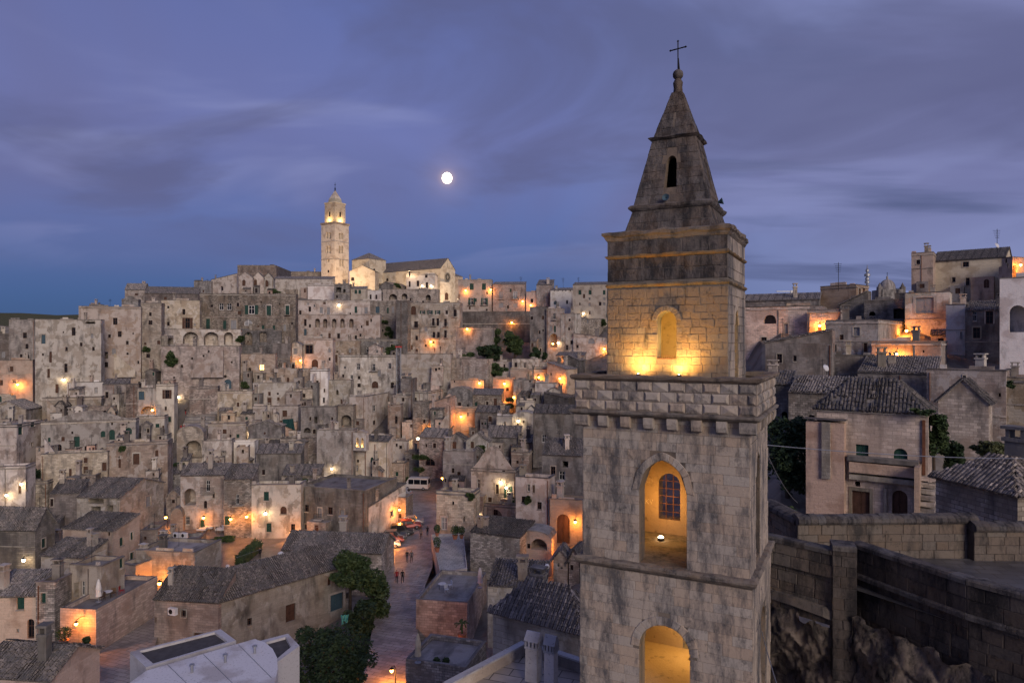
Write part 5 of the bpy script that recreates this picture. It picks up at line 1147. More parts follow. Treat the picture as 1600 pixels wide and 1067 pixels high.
# iron grille and graffiti inside the belfry; niche spikes
mb = MB()
for i in range(4): x = bk[0] + (bk[2] - bk[0]) * i / 3; mb.box(-x - .015, -x + .015, 1.58, 1.61, bk[1], bk[3])
for i in range(7): zz_ = bk[1] + (bk[3] - bk[1]) * i / 6; mb.box(-bk[2], -bk[0], 1.575, 1.59, zz_ - .012, zz_ + .012)
mb.build('grille', MAT['rust'], tower)
mb = MB()
for i in range(9): x = hC[0] + .06 + (hC[2] - hC[0] - .12) * i / 8; mb.tube([(x, -1.66, hC[1]), (x, -1.70, hC[1] + .13)], .008, 4)
mb.box(hC[0], hC[2], -1.72, -1.62, hC[1], hC[1] + .03); mb.build('bird_spikes', MAT['rust'], tower)
plain('scratch', (.75, .62, .42), .9)
def stroke(txt, x, z, y, s_):
    G = {'S': [(1, 1), (.2, 1), (0, .75), (.2, .5), (.8, .5), (1, .25), (.8, 0), (0, 0)], 'A': [(0, 0), (.5, 1), (1, 0)], 'R': [(0, 0), (0, 1), (.9, .9), (.8, .5), (0, .5), (1, 0)], 'O': [(0, 0), (0, 1), (1, 1), (1, 0), (0, 0)], 'K': [(0, 0), (0, 1), (0, .45), (1, 1), (.2, .5), (1, 0)], 'E': [(1, 0), (0, 0), (0, .5), (.7, .5), (0, .5), (0, 1), (1, 1)], 'V': [(0, 1), (.5, 0), (1, 1)]}
    mb = MB()
    for i, ch in enumerate(txt):
        if ch in G: mb.tube([(x + (i + a * .75) * s_, y, z + b * s_ * 1.2) for a, b in G[ch]], .010, 4)
    return mb
for txt, x, z_, s_ in (('SARO', -1.92, -5.25, .16), ('KEKV', -1.86, -6.05, .15)):
    q = stroke(txt, x, ZT(z_), 1.52, s_); q.build('scratched_letters', MAT['scratch'], tower)
# lamps that light the tower
def lamp_light(name, loc, power, col=(1, .52, .16), rad=.12, parent=None, kind='POINT', rot=None, spot=None):
    l = bpy.data.lights.new(name, kind); l.energy = power; l.color = col; l.shadow_soft_size = rad
    if spot: l.spot_size = R(spot); l.spot_blend = 1.0
    o = bpy.data.objects.new(name, l); COL.objects.link(o); o.location = loc
    if parent is not None: o.parent = parent
    if rot is not None: o.rotation_euler = rot
    return o
def T2W(x, y, z): return TO + TEX * x + TEY * y + Vector((0, 0, z))
def floodlight(loc, label, power, col, aim, size=.16, rad=.1, kind='POINT'):
    r = empty('floodlight', loc); tag(r, label, 'lamp', 'lamps of the bell tower')
    mb = MB(); mb.lathe([(0, 0), (size * .9, .01), (size, .06), (size * .8, .14), (size * .5, .18)], 12); mb.build('housing', MAT['iron'], r)
    mb = MB(); mb.lathe([(size * .78, .185), (size * .5, .22), (0, .23)], 12); mb.build('glass', MAT['bulb_pale'], r)
    lamp_light('lamp', (aim[0], aim[1], .45 + aim[2]), power, col, rad, r)
for x_, w_ in ((-.75, 'left'), (.55, 'right')):
    loc_ = T2W(x_, -2.19, -1.13); r_ = empty('floodlight', loc_); tag(r_, w_ + ' floodlight on the parapet washing the niche of the bell tower', 'lamp', 'lamps of the bell tower')
    mb = MB(); mb.lathe([(.09, 0), (.09, .05), (.06, .09), (.03, .10)], 10); mb.build('housing', MAT['iron'], r_); mb = MB(); mb.lathe([(.03, .101), (.02, .106), (0, .107)], 10); mb.build('glass', MAT['bulb_pale'], r_)
    d_ = (TEY * .58 + Vector((0, 0, .81))).normalized(); lamp_light('lamp', (0, 0, .14), 210, (1, .53, .125), .08, r_, 'SPOT', d_.to_track_quat('-Z', 'Y').to_euler(), 160)
floodlight(T2W(-.75, .6, -7.15), 'round lamp inside the pointed belfry arch', 55, (1, .50, .11), (0, 0, .9), .13)
floodlight(T2W(.4, .9, -11.0), 'lamp inside the lowest round arch of the bell tower', 120, (1, .56, .14), (0, 0, 1.0), .2)
floodlight(T2W(.1, -.5, -1.0), 'lamp inside the narrow lit niche of the upper tower', 105, (1, .58, .13), (0, 0, .6), .1)
# floors inside
mb = MB(); mb.box(-2.0, 2.0, -1.6, 1.6, ZT(-12.2), ZT(-11.2)); mb.build('floor', MAT['tower_inside'], tower)
mb = MB(); mb.box(-1.4, 1.4, -1.2, 1.2, ZT(-1.6), ZT(-1.05)); mb.build('floor', MAT['tower_inside'], tower)
# ------------------------------------------------------------------ landmarks on the ridge
ct = hof('tall pale cathedral bell tower'); cr = ct.root; cl_, cv, cH = ct.Lu, ct.Lv, ct.H
def sq(name, inset, z0, z1, mat='L', top_inset=None, parent=None):
    mb = MB(); ti = inset if top_inset is None else top_inset
    a = [(-cl_ + inset, inset, z0), (-inset, inset, z0), (-inset, cv - inset, z0), (-cl_ + inset, cv - inset, z0)]; b = [(-cl_ + ti, ti, z1), (-ti, ti, z1), (-ti, cv - ti, z1), (-cl_ + ti, cv - ti, z1)]
    mb.hexa(a + b); return mb.build(name, MAT[mat], parent or cr)
mpx = 330 / F
sq('cornice', -.35, cH + .02, cH + .9); sq('cornice', -.12, cH - 8.6, cH - 8.3, 'trim'); sq('cornice', -.12, cH - 17.2, cH - 16.9, 'trim')
up = sq('belfry', 1.15, cH + .9, cH + 10.4); sq('cornice', .9, cH + 10.4, cH + 10.9)
sq('spire', 2.2, cH + 10.9, cH + 13.0, 'L', 2.6); sq('spire', 2.6, cH + 13.0, cH + 17.0, 'L', cl_ / 2 - .25)
mb = MB(); mb.lathe([(.3, 0), (.35, .5), (.15, .7), (.4, 1.2), (.1, 1.7), (.08, 4.2)], 8, (-cl_ / 2, cv / 2, cH + 17)); mb.box(-cl_ / 2 - .5, -cl_ / 2 + .5, cv / 2 - .08, cv / 2 + .08, cH + 20, cH + 20.2); mb.build('finial', MAT['iron'], cr)
for px_, py_, wf in ((514, 333, 'f'), (531, 333, 'r')):
    q = MB(); (q.box(-cl_ / 2 - .45, -cl_ / 2 + .45, 1.10, 1.2, cH + 3.8, cH + 6.2) if wf == 'f' else q.box(-1.2, -1.10, cv / 2 - .45, cv / 2 + .45, cH + 3.8, cH + 6.2)); q.build('window', MAT['void'], cr)
for i in range(10):                          # little put-log holes
    for wf in 'fr':
        q = MB(); zz_ = cH + 2 + (i % 5) * 1.7; k = 2.0 if i < 5 else cl_ - 2.0
        (q.box(-k - .12, -k + .12, 1.13, 1.2, zz_, zz_ + .25) if wf == 'f' else q.box(-1.2, -1.13, k - .12, k + .12, zz_, zz_ + .25)); q.build('hole', MAT['void'], cr)
for x, y in ((-cl_ * .5, -.1), (.1, cv * .5)):
    lamp_light('lamp', (x * 1.0, y, cH + 1.9), 700, (1, .66, .26), .3, cr)
ca = hof('pale cathedral nave'); q = ca.hit(699, 433); print('rose', q, ca.Lu, ca.Lv, ca.H)
if q:
    mb = MB(); rr = 2.3
    mb.lathe([(rr, 0), (rr * 1.0, .25), (rr * .82, .3), (rr * .78, .1)], 24); mb.lathe([(.5, .1), (.45, .25), (0, .28)], 12)
    for k in range(12):
        a = 2 * math.pi * k / 12; mb.tube([(.45 * math.cos(a), .45 * math.sin(a), .12), (rr * .8 * math.cos(a), rr * .8 * math.sin(a), .12)], .09, 5)
    o = mb.build('rose_window', MAT['trim'], ca.root, (.02, q[2], q[3])); o.rotation_euler = (0, R(90), 0)
    mb = MB(); mb.lathe([(rr * .8, .04), (0, .05)], 24); o2 = mb.build('rose_glass', MAT['void'], ca.root, (.02, q[2], q[3])); o2.rotation_euler = (0, R(90), 0)
for px_, py_, D_, pw_, w_ in ((505, 447, 314, 8000, 'left of the two floodlights at the foot of the cathedral tower'), (541, 447, 314, 8000, 'right of the two floodlights at the foot of the cathedral tower'), (716, 468, 308, 5600, 'floodlight on the square before the cathedral front'), (640, 424, 306, 1800, 'floodlight along the cathedral nave wall')):
    r_ = empty('floodlight', P(px_, py_, D_)); tag(r_, w_, 'lamp', 'floodlights of the cathedral'); mb = MB(); mb.box(-.25, .25, -.2, .2, -2.5, .1); mb.build('housing', MAT['iron'], r_); mb = MB(); mb.box(-.2, .2, -.15, .15, .102, .14); mb.build('glass', MAT['bulb_pale'], r_); lamp_light('lamp', (0, 0, .5), pw_, (1, .66, .36), .3, r_)
# belfry gable of the little church
hb = hof('bare left flank of the little church')
def at_house(h, px, py): f_ = h.hit(px, py); return f_
# far dome church, radio mast, crane
def dome():
    D = 300; b = P(1395, 470, D); r = empty('domed_church', b); tag(r, 'far grey church dome with small turrets on the right skyline', 'church')
    s = D / F; mb = MB(); mb.box(-16 * s, 16 * s, 0, 9, -6, 18 * s); mb.build('wall', MAT['G'], r)
    mb = MB(); mb.lathe([(12 * s, 16 * s), (12 * s, 20 * s)] + [(12 * s * math.cos(R(a)), 20 * s + 15 * s * math.sin(R(a))) for a in range(10, 81, 10)] + [(1.5 * s, 35.5 * s), (1.5 * s, 39 * s), (0, 41 * s)], 20, (0, 4.5, 0)); mb.build('dome', MAT['G'], r, smooth=True)
    for x in (-18, 18):
        mb = MB(); mb.box(x * s - .9, x * s + .9, .5, 2.3, -6, 22 * s); mb.lathe([(.9, 22 * s), (.6, 25 * s), (0, 29 * s)], 8, (x * s, 1.4, 0)); mb.build('turret', MAT['G'], r)
    mb = MB(); mb.tube([(0, 4.5, 40 * s), (0, 4.5, 46 * s)], .12, 5); mb.build('cross', MAT['iron'], r)
dome()
def mast():
    D = 260; s = D / F; b = P(1355, 470, D); r = empty('radio_mast', b); tag(r, 'slim radio mast with round antenna rings on the right skyline', 'mast')
    mb = MB(); mb.tube([(0, 0, -6), (0, 0, 46 * s), (0, 0, 56 * s)], [.5, .35, .08], 8); mb.build('pole', MAT['steel'], r)
    for zz_, rr in ((20, 3.2), (27, 3.6), (32, 3.0), (38, 4.4), (45, 2.4)):
        mb = MB(); mb.lathe([(.3, 0), (rr * s, .1), (rr * s, .9), (.3, 1.3)], 10, (0, 0, zz_ * s)); mb.build('antenna_ring', MAT['steel'], r)
mast()
def crane():
    D = 400; s = D / F; b = P(1237, 480, D); r = empty('tower_crane', b); tag(r, 'tiny far tower crane on the right skyline', 'crane')
    mb = MB(); mb.box(-.6, .6, -.6, .6, -8, 26 * s); mb.build('tower', MAT['steel'], r); mb = MB(); mb.box(-24 * s, 5 * s, -.4, .4, 24 * s, 25.2 * s); mb.build('jib', MAT['steel'], r); mb = MB(); mb.box(1 * s, 4 * s, -.6, .6, 21 * s, 24 * s); mb.build('cab', MAT['steel'], r)
crane()
def hoist():
    D = dep(623, 640) - 2; s = D / F; top, bot = P(623, 543, D), P(623, 690, D); r = empty('hoist_mast', bot); tag(r, 'tall lattice builders hoist mast with a red top in the middle of the town', 'mast'); H = top.z - bot.z; w = 3.2 * s
    mb = MB()
    for x in (-w, w):
        for y in (-w, w): mb.tube([(x, y, -3), (x, y, H)], .08, 5)
    mb.build('posts', MAT['steel'], r); n = 26
    for i in range(n):
        z0 = H * i / n; z1 = H * (i + 1) / n; mb = MB(); sg = 1 if i % 2 else -1
        for y in (-w, w): mb.tube([(-w * sg, y, z0), (w * sg, y, z1)], .04, 4); mb.tube([(-w, y, z1), (w, y, z1)], .04, 4)
        for x in (-w, w): mb.tube([(x, -w * sg, z0), (x, w * sg, z1)], .04, 4)
        mb.build('brace', MAT['steel'], r)
    mb = MB(); mb.box(-w * 1.5, w * 1.5, -w, w, H, H + 2.2 * s); mb.build('cap', MAT['red_cap'], r)
hoist()
# the moon
mo = MB(); mo.lathe([(0, -1)] + [(math.cos(R(a)), math.sin(R(a))) for a in range(-80, 81, 10)] + [(0, 1)], 24)
plain('moonlight', (1, .95, .85), .9, emit=(1, .84, .64), es=6)
mm = mo.build('moon', MAT['moonlight'], None, P(698.5, 278.5, 6000), smooth=True); mm.scale = (44, 44, 48); tag(mm, 'bright full moon hanging in the dusk sky', 'moon')
# ------------------------------------------------------------------ street, square, lane
def pavemat(name, c1, c2, bw, bh, rot):
    m, t, b = newmat(name); b.inputs['Roughness'].default_value = .5; b.inputs['Specular IOR Level'].default_value = .45
    ge = N(t, 'ShaderNodeNewGeometry'); mp = N(t, 'ShaderNodeMapping'); mp.inputs['Rotation'].default_value = (0, 0, R(rot)); LK(t, ge.outputs['Position'], mp.inputs[0])
    br = N(t, 'ShaderNodeTexBrick'); LK(t, mp.outputs[0], br.inputs['Vector']); br.inputs['Scale'].default_value = 1; br.inputs['Brick Width'].default_value = bw; br.inputs['Row Height'].default_value = bh; br.inputs['Mortar Size'].default_value = .025
    br.inputs['Color1'].default_value = (*c1, 1); br.inputs['Color2'].default_value = (*c2, 1); br.inputs['Mortar'].default_value = (.06, .052, .048, 1)
    n = N(t, 'ShaderNodeTexNoise'); n.inputs['Scale'].default_value = .6; n.inputs['Detail'].default_value = 4; LK(t, ge.outputs['Position'], n.inputs['Vector'])
    c = mix(t, br.outputs['Color'], tuple(x * .6 for x in c1), ramp(t, [(.45, (0, 0, 0)), (.65, (.8, .8, .8))], n.outputs['Fac']).outputs[0]); LK(t, c, b.inputs['Base Color'])
    LK(t, mth(t, 'ADD', mth(t, 'MULTIPLY', n.outputs['Fac'], .4), .22), b.inputs['Roughness'])
    bp = N(t, 'ShaderNodeBump'); bp.inputs['Strength'].default_value = .35; bp.inputs['Distance'].default_value = .03; LK(t, mth(t, 'SUBTRACT', 1, br.outputs['Fac']), bp.inputs['Height']); LK(t, bp.outputs[0], b.inputs['Normal'])
    return m
pavemat('paving', (.30, .26, .225), (.40, .35, .305), 1.3, .6, 20); pavemat('deck_paving', (.085, .082, .082), (.13, .125, .122), .8, .5, 10); pavemat('cobbles', (.22, .19, .165), (.29, .25, .22), .3, .3, 30); pavemat('terrace_paving', (.42, .42, .40), (.50, .49, .47), .9, .6, 12)
def sheet(name, pix, z, mat, prism=None):
    mb = MB(); top = [PZ(x, y, z) for x, y in pix]; mb.face(top)
    return mb.build(name, MAT[mat])
plane_z = lambda pix, z: [PZ(x, y, z) for x, y in pix]
struct(sheet('street', [(640, 1085), (652, 945), (676, 885), (676, 838), (694, 830), (694, 785), (634, 785), (632, 825), (600, 838), (596, 890), (590, 960), (560, 1085)], -32.0, 'paving'))
struct(sheet('square', [(634, 786), (740, 786), (745, 752), (700, 735), (632, 745)], -31.996, 'cobbles'))
struct(sheet('restaurant_square', [(335, 905), (470, 880), (480, 835), (330, 808), (240, 815), (240, 838)], -31.9, 'cobbles'))
struct(sheet('lane', [(150, 1090), (215, 1090), (250, 985), (245, 960), (150, 1000)], -32.0, 'paving'))
# larger paving slabs of the near street, laid as real stones
def slabs():
    mb = MB(); r = random.Random(3)
    L0, L1 = PZ(566, 1067), PZ(602, 870); R0, R1 = PZ(640, 1067), PZ(672, 870)
    n = 46
    for i in range(n):
        a, b = i / n, (i + 1) / n; A0, A1 = L0.lerp(L1, a), L0.lerp(L1, b); B0, B1 = R0.lerp(R1, a), R0.lerp(R1, b); k = 6; offs = [0] + sorted(max(.02, min(.98, (j + r.uniform(-.3, .3)) / k)) for j in range(1, k)) + [1]
        for s0, s1 in zip(offs, offs[1:]):
            q = [A0.lerp(B0, s0), A0.lerp(B0, s1), A1.lerp(B1, s1), A1.lerp(B1, s0)]; c = sum(q, Vector()) / 4; h = r.uniform(.012, .035)
            q = [p + (c - p) * .03 for p in q]; t_ = [p + Vector((0, 0, h)) for p in q]
            mb.face(t_)
            for x, y in zip(range(4), (1, 2, 3, 0)): mb.face([q[x], q[y], t_[y], t_[x]])
    o = mb.build('slabs', MAT['paving'], bpy.data.objects['street']); o['kind'] = 'stuff'
slabs()
def prism(name, pts, z0, mat, label=None, cat=None, parent=None, par=0.0, top_mat=None, parmat=None, w=.3):
    """a block under a level outline (world points), optionally with a parapet"""
    mb = MB(); n = len(pts); c = sum(pts, Vector()) / n
    ar = sum(p.x * q.y - q.x * p.y for p, q in zip(pts, pts[1:] + pts[:1]))
    if ar < 0: pts = list(reversed(pts))
    z = pts[0].z
    for p, q in zip(pts, pts[1:] + pts[:1]): mb.face([(p.x, p.y, z0), (q.x, q.y, z0), (q.x, q.y, z + par), (p.x, p.y, z + par)])
    mb.face([(p.x, p.y, z) for p in pts], m=1)
    if par:
        inn = []
        for p in pts: d = (c - p); d.z = 0; inn.append(p + d.normalized() * w * 1.35)
        for p, q, a, b in zip(pts, pts[1:] + pts[:1], inn, inn[1:] + inn[:1]):
            mb.face([(p.x, p.y, z + par), (q.x, q.y, z + par), (b.x, b.y, z + par), (a.x, a.y, z + par)], m=2); mb.face([(b.x, b.y, z), (a.x, a.y, z), (a.x, a.y, z + par), (b.x, b.y, z + par)], m=0)
    o = mb.build(name, [MAT[mat], MAT[top_mat or mat], MAT[parmat or mat]], parent)
    if label: tag(o, label, cat)
    return o
prism('plant_terrace', plane_z([(674, 838), (724, 836), (730, 892), (688, 898)], -30.2), -33, 'W', 'pale paved terrace with potted plants beside the street', 'terrace', par=.35, top_mat='terrace_paving')
# modern white building in the lower left
wb = empty('white_building', PZ(330, 1060, -17.5)); tag(wb, 'modern white flat roofed building in the bottom left foreground', 'building'); wloc = wb.location.copy()
def wpart(name, pix, z, par, tm): o = prism(name, [p - wloc for p in plane_z(pix, z)], -33 - wloc.z, 'white_render', parent=wb, par=par, top_mat=tm, parmat='white_render', w=.34); return o
wpart('roof_tray', [(203, 1022), (345, 986), (369, 1004), (228, 1046)], -17.5, .14, 'asphalt_felt')
wpart('roof_tray', [(400, 1006), (450, 993), (468, 1012), (430, 1040), (415, 1035)], -17.6, .14, 'asphalt_felt')
cur = [(195, 1072), (229, 1047), (398, 997.5), (414, 1003), (426, 1013), (433, 1027), (434, 1045), (428, 1072), (410, 1120), (180, 1130)]
wpart('canopy_roof', cur, -17.05, 0.0, 'white_render')
for px_, py_ in ((300, 1050), (352, 1034), (398, 1020)):
    v_ = PZ(px_, py_, -17.05) - wloc; mb = MB(); mb.lathe([(.07, 0), (.07, .35), (.14, .36), (.14, .42), (0, .46)], 8, tuple(v_)); mb.build('vent_pipe', MAT['steel'], wb)
for (xa, ya), (xb, yb) in (((262, 1038), (300, 1075)), ((318, 1022), (372, 1075)), ((372, 1006), (424, 1058))):
    a_, b_ = PZ(xa, ya, -17.04) - wloc, PZ(xb, yb, -17.04) - wloc; mb = MB(); mb.tube([tuple(a_), tuple(b_)], .018, 4); mb.build('roof_seam', MAT['steel'], wb)
# near roof terrace with twin chimneys at the bottom middle
nb = empty('near_terrace', P(850, 1060, 27.5)); tag(nb, 'near brick paved roof terrace with a grey parapet at the bottom edge', 'terrace'); nl = nb.location.copy()
prism('deck', [p - nl for p in plane_z([(700, 1090), (822, 1022), (925, 1058), (940, 1150), (720, 1160)], -13.75)], -16, 'K', parent=nb, top_mat='paving')
def par_wall(name, a, b, z0, z1, th, mat, parent, loc, cap=None):
    d = (b - a); d.z = 0; d.normalize(); n = Vector((-d.y, d.x, 0)) * th; a, b = a - loc, b - loc; mb = MB()
    mb.hexa([Vector((p.x, p.y, z0 - loc.z)) for p in (a, b, b + n, a + n)] + [Vector((p.x, p.y, z1 - loc.z)) for p in (a, b, b + n, a + n)]); o = mb.build(name, MAT[mat], parent)
    if cap: mb = MB(); e = n.normalized() * .05; mb.hexa([Vector((p.x, p.y, z1 - loc.z + .002)) for p in (a - e, b - e, b + n + e, a + n + e)] + [Vector((p.x, p.y, z1 - loc.z + .08)) for p in (a - e, b - e, b + n + e, a + n + e)]); mb.build('coping', MAT[cap], parent)
    return o
q0, q1, q2 = PZ(700, 1090, -13.75), PZ(822, 1022, -13.75), PZ(925, 1058, -13.75)
par_wall('parapet', q0, q1, -14.2, -13.3, .22, 'trim', nb, nl, 'white_render'); par_wall('parapet', q1, q2, -14.2, -13.3, .22, 'trim', nb, nl, 'white_render')
def chimney_near(px, py_base, w_px, D, h_px, label):
    s = D / F; b = P(px, py_base, D); r = empty('chimney', b, R(-28)); tag(r, label, 'chimney', 'twin near chimneys'); w = w_px * s / 2 * .70; H = h_px * s
    mb = MB(); mb.box(-w, w, -w, w, -.3, H * .62, taper=w * .04); mb.build('stack', MAT['W'], r)
    cp = MB(); k = w * 1.1; z0 = H * .62; cp.box(-k, k, -k, k, z0, z0 + H * .05); z1 = z0 + H * .05; z2 = z1 + H * .14
    for i in range(4):
        x = -k + (2 * k - .08) * i / 3; cp.box(x, x + .08, -k, -k + .06, z1, z2); cp.box(x, x + .08, k - .06, k, z1, z2); cp.box(-k, -k + .06, x, x + .08, z1, z2); cp.box(k - .06, k, x, x + .08, z1, z2)
    cp.hexa([Vector(p) for p in ((-k * 1.06, -k * 1.06, z2), (k * 1.06, -k * 1.06, z2), (k * 1.06, k * 1.06, z2), (-k * 1.06, k * 1.06, z2), (-k * 1.06, -.03, H), (k * 1.06, -.03, H), (k * 1.06, .03, H), (-k * 1.06, .03, H))])
    cp.build('cap', MAT['white_render'], r)
chimney_near(834, 1050, 29, 27.6, 64, 'left chimney of the white capped pair on the near terrace')
chimney_near(861, 1058, 24, 27.2, 66, 'right chimney of the white capped pair on the near terrace')
# ------------------------------------------------------------------ dark church terrace at the lower right
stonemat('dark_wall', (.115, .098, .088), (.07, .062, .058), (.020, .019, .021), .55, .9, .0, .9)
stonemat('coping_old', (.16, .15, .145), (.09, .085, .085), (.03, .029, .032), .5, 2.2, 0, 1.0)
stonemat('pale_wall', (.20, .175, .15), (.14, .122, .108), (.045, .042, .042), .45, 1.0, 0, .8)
stonemat('rock', (.24, .20, .175), (.14, .12, .105), (.030, .028, .028), .55, 1.1, 0, 1.0)
tw_ = empty('church_terrace', (12, 24, -12)); tag(tw_, 'dark weathered terrace wall with stone parapets at the lower right', 'terrace wall'); tlc = tw_.location.copy()
def wall_run(a, b, z0, z1, th, mat, course=.30, blk=(.4, .75), stn=True, limit=1000, name='stone'):
    """wall from a to b (plan points, outer face to the right of a->b seen from the camera's side) with blocks on its camera face"""
    A = Vector((a[0], a[1], 0)); B = Vector((b[0], b[1], 0)); d = (B - A).normalized(); n = Vector((d.y, -d.x, 0)); L = (B - A).length     # n points to the outer face
    mb = MB(); q = [A, B, B - n * th, A - n * th]; mb.hexa([Vector((p.x, p.y, z0)) - tlc for p in q] + [Vector((p.x, p.y, z1)) - tlc for p in q]); mb.build('wall_core', MAT['dark_wall'], tw_)
    if stn: stones(lambda u, v, dd: tuple(A + d * u - n * dd + Vector((0, 0, z0 + v)) - tlc), L, z1 - z0, course, [], mat, blk=blk, gap=.014, proud=.03, root=tw_, jitter=.008, name=name, limit=limit)
def cap_run(a, b, z, th, mat, bl=.7, rnd=False):
    A = Vector((a[0], a[1], z)); B = Vector((b[0], b[1], z)); d = (B - A).normalized(); n = Vector((d.y, -d.x, 0)); L = (B - A).length; u = 0
    while u < L - .05:
        e = min(L, u + bl * rs.uniform(.75, 1.25)); mb = MB()
        if rnd:                              # rounded rough coping stone
            prof = [(.10, 0), (.16, .10), (.12, .24), (0, .32), (-th * .5, .37 + rs.uniform(-.02, .03)), (-th, .30), (-th - .14, .12), (-th - .1, 0)]
        else: prof = [(.07, 0), (.07, .13), (.02, .17 + rs.uniform(0, .03)), (-th - .02, .17), (-th - .07, .12), (-th - .07, 0)]
        P0 = [A + d * (u + .006) + n * o + Vector((0, 0, zz_)) - tlc for o, zz_ in prof]; P1 = [A + d * (e - .006) + n * o + Vector((0, 0, zz_)) - tlc for o, zz_ in prof]
        for i in range(len(prof)): j = (i + 1) % len(prof); mb.face([P0[i], P0[j], P1[j], P1[i]])
        mb.face(list(reversed(P0))); mb.face(P1); mb.build('coping_stone', MAT[mat], tw_); u = e
STONE_N[0] = 0
def pxD(px, D): return ((px - CX) / F * D, D)
# back wall with rounded coping
wall_run(pxD(1246, 28.0), pxD(1527, 28.2), -9.6, -7.5, .5, 'pale_wall', .32, (.5, .9)); cap_run(pxD(1246, 28.0), pxD(1527, 28.2), -7.5, .5, 'coping_old', .30, True)
wall_run(pxD(1522, 27.75), pxD(1680, 27.7), -9.6, -7.72, .5, 'pale_wall', .32, (.5, .9)); cap_run(pxD(1522, 27.75), pxD(1680, 27.7), -7.72, .5, 'coping_old', .30, True)
wall_run(pxD(1190, 31.5), pxD(1246, 28.2), -10.5, -7.6, .6, 'pale_wall', .32, (.5, .9)); cap_run(pxD(1190, 31.5), pxD(1246, 28.2), -7.6, .6, 'coping_old', .30, True)
# terrace deck
mb = MB(); mb.face([Vector(p) - tlc for p in ((9.9, 26.6, -8.9), (12.2, 24.7, -8.9), (14.2, 21.4, -8.9), (15.2, 20.0, -8.9), (24, 18.6, -8.9), (24, 27.9, -8.9), (11.8, 28.2, -8.9), (11, 29.5, -8.9))]); mb.build('deck', MAT['deck_paving'], tw_)
# near parapet, coming forward to the right
for a, b in (((12.5, 25.2), (14.15, 21.25)), ((14.15, 21.25), (15.3, 19.55)), ((15.3, 19.55), (17.6, 17.6))):
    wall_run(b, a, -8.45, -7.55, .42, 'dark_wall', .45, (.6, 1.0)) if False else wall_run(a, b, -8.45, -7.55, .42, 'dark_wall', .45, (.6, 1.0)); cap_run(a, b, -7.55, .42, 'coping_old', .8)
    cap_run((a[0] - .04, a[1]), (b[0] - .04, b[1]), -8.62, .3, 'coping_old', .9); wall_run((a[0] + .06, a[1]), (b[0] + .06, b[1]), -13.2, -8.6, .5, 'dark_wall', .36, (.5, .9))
# left parapet with its pier
a, b = (9.3, 26.7), (11.45, 24.35)
wall_run(a, b, -8.45, -7.6, .42, 'pale_wall', .42, (.6, 1.0)); cap_run(a, b, -7.6, .42, 'coping_old', .8); wall_run((a[0] + .1, a[1] + .1), (b[0] + .1, b[1] + .1), -10.2, -8.45, .5, 'pale_wall', .36, (.5, .9))
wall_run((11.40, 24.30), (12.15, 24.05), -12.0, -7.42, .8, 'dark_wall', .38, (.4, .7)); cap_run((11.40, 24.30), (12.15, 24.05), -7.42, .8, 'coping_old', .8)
wall_run((12.15, 24.4), (12.55, 25.1), -10.5, -7.9, .5, 'pale_wall', .4, (.5, .8))
# springing band of the old vault
mb = MB(); band = [P(1196, 922, 26.5), P(1240, 936, 25.5), P(1290, 954, 24.6), P(1340, 976, 24.4), P(1392, 1002, 23.6)]
for k in range(len(band) - 1):
    p, q = band[k] - tlc, band[k + 1] - tlc; u_ = Vector((0, 0, .16)); o_ = Vector((-.16, -.15, 0)); mb.hexa([p - u_, q - u_, q - u_ + o_, p - u_ + o_, p + u_, q + u_, q + u_ + o_ * .8, p + u_ + o_ * .8])
mb.build('vault_band', MAT['pale_wall'], tw_)
# living rock below
def rockface():
    mb = MB(); nx, nz = 150, 80; g = []
    path = [(8.2, 27.2), (10.2, 25.4), (11.9, 24.0), (13.2, 22.2), (14.6, 20.1), (16.2, 17.6)]
    for j in range(nz + 1):
        row = []; t_ = j / nz
        for i in range(nx + 1):
            ii, jj = i * 60 / nx, j * 30 / nz
            s_ = i / nx * (len(path) - 1); k = min(int(s_), len(path) - 2); f_ = s_ - k; x = path[k][0] + (path[k + 1][0] - path[k][0]) * f_; y = path[k][1] + (path[k + 1][1] - path[k][1]) * f_
            zt = -9.2 - 1.2 * (i / nx) - (.0 if ii > 24 else .6); z_ = zt + (-20.5 - zt) * t_
            bul = .55 * vnoise(ii * .21 + 1, jj * .33) + .35 * vnoise(ii * .5, jj * .8 + 4) - .32 * abs(vnoise(ii * .9 + 2, jj * 1.5)) - .25 * abs(vnoise(ii * 2.1 + jj, jj * 2.9 + 1)) - .12 * abs(vnoise(ii * 4.7, jj * 5.3 + ii)) + .3
            cave = 1.9 * math.exp(-((ii - 11) / 9) ** 2 - ((jj - 13) / 7) ** 2)     # hollow under the vault
            o_ = bul * .45 - cave * .8 - .1 + .6 * t_
            row.append((x - o_ * .75, y - o_ * .65, z_ + .15 * vnoise(ii * .9, jj * 1.1)))
        g.append(row)
    for j in range(nz):
        for i in range(nx): mb.face([g[j + 1][i], g[j + 1][i + 1], g[j][i + 1], g[j][i]])
    o = mb.build('rock_face', MAT['rock'], smooth=True); tag(o, 'rough dark rock face with a hollow under the terrace wall', 'rock')
rockface()
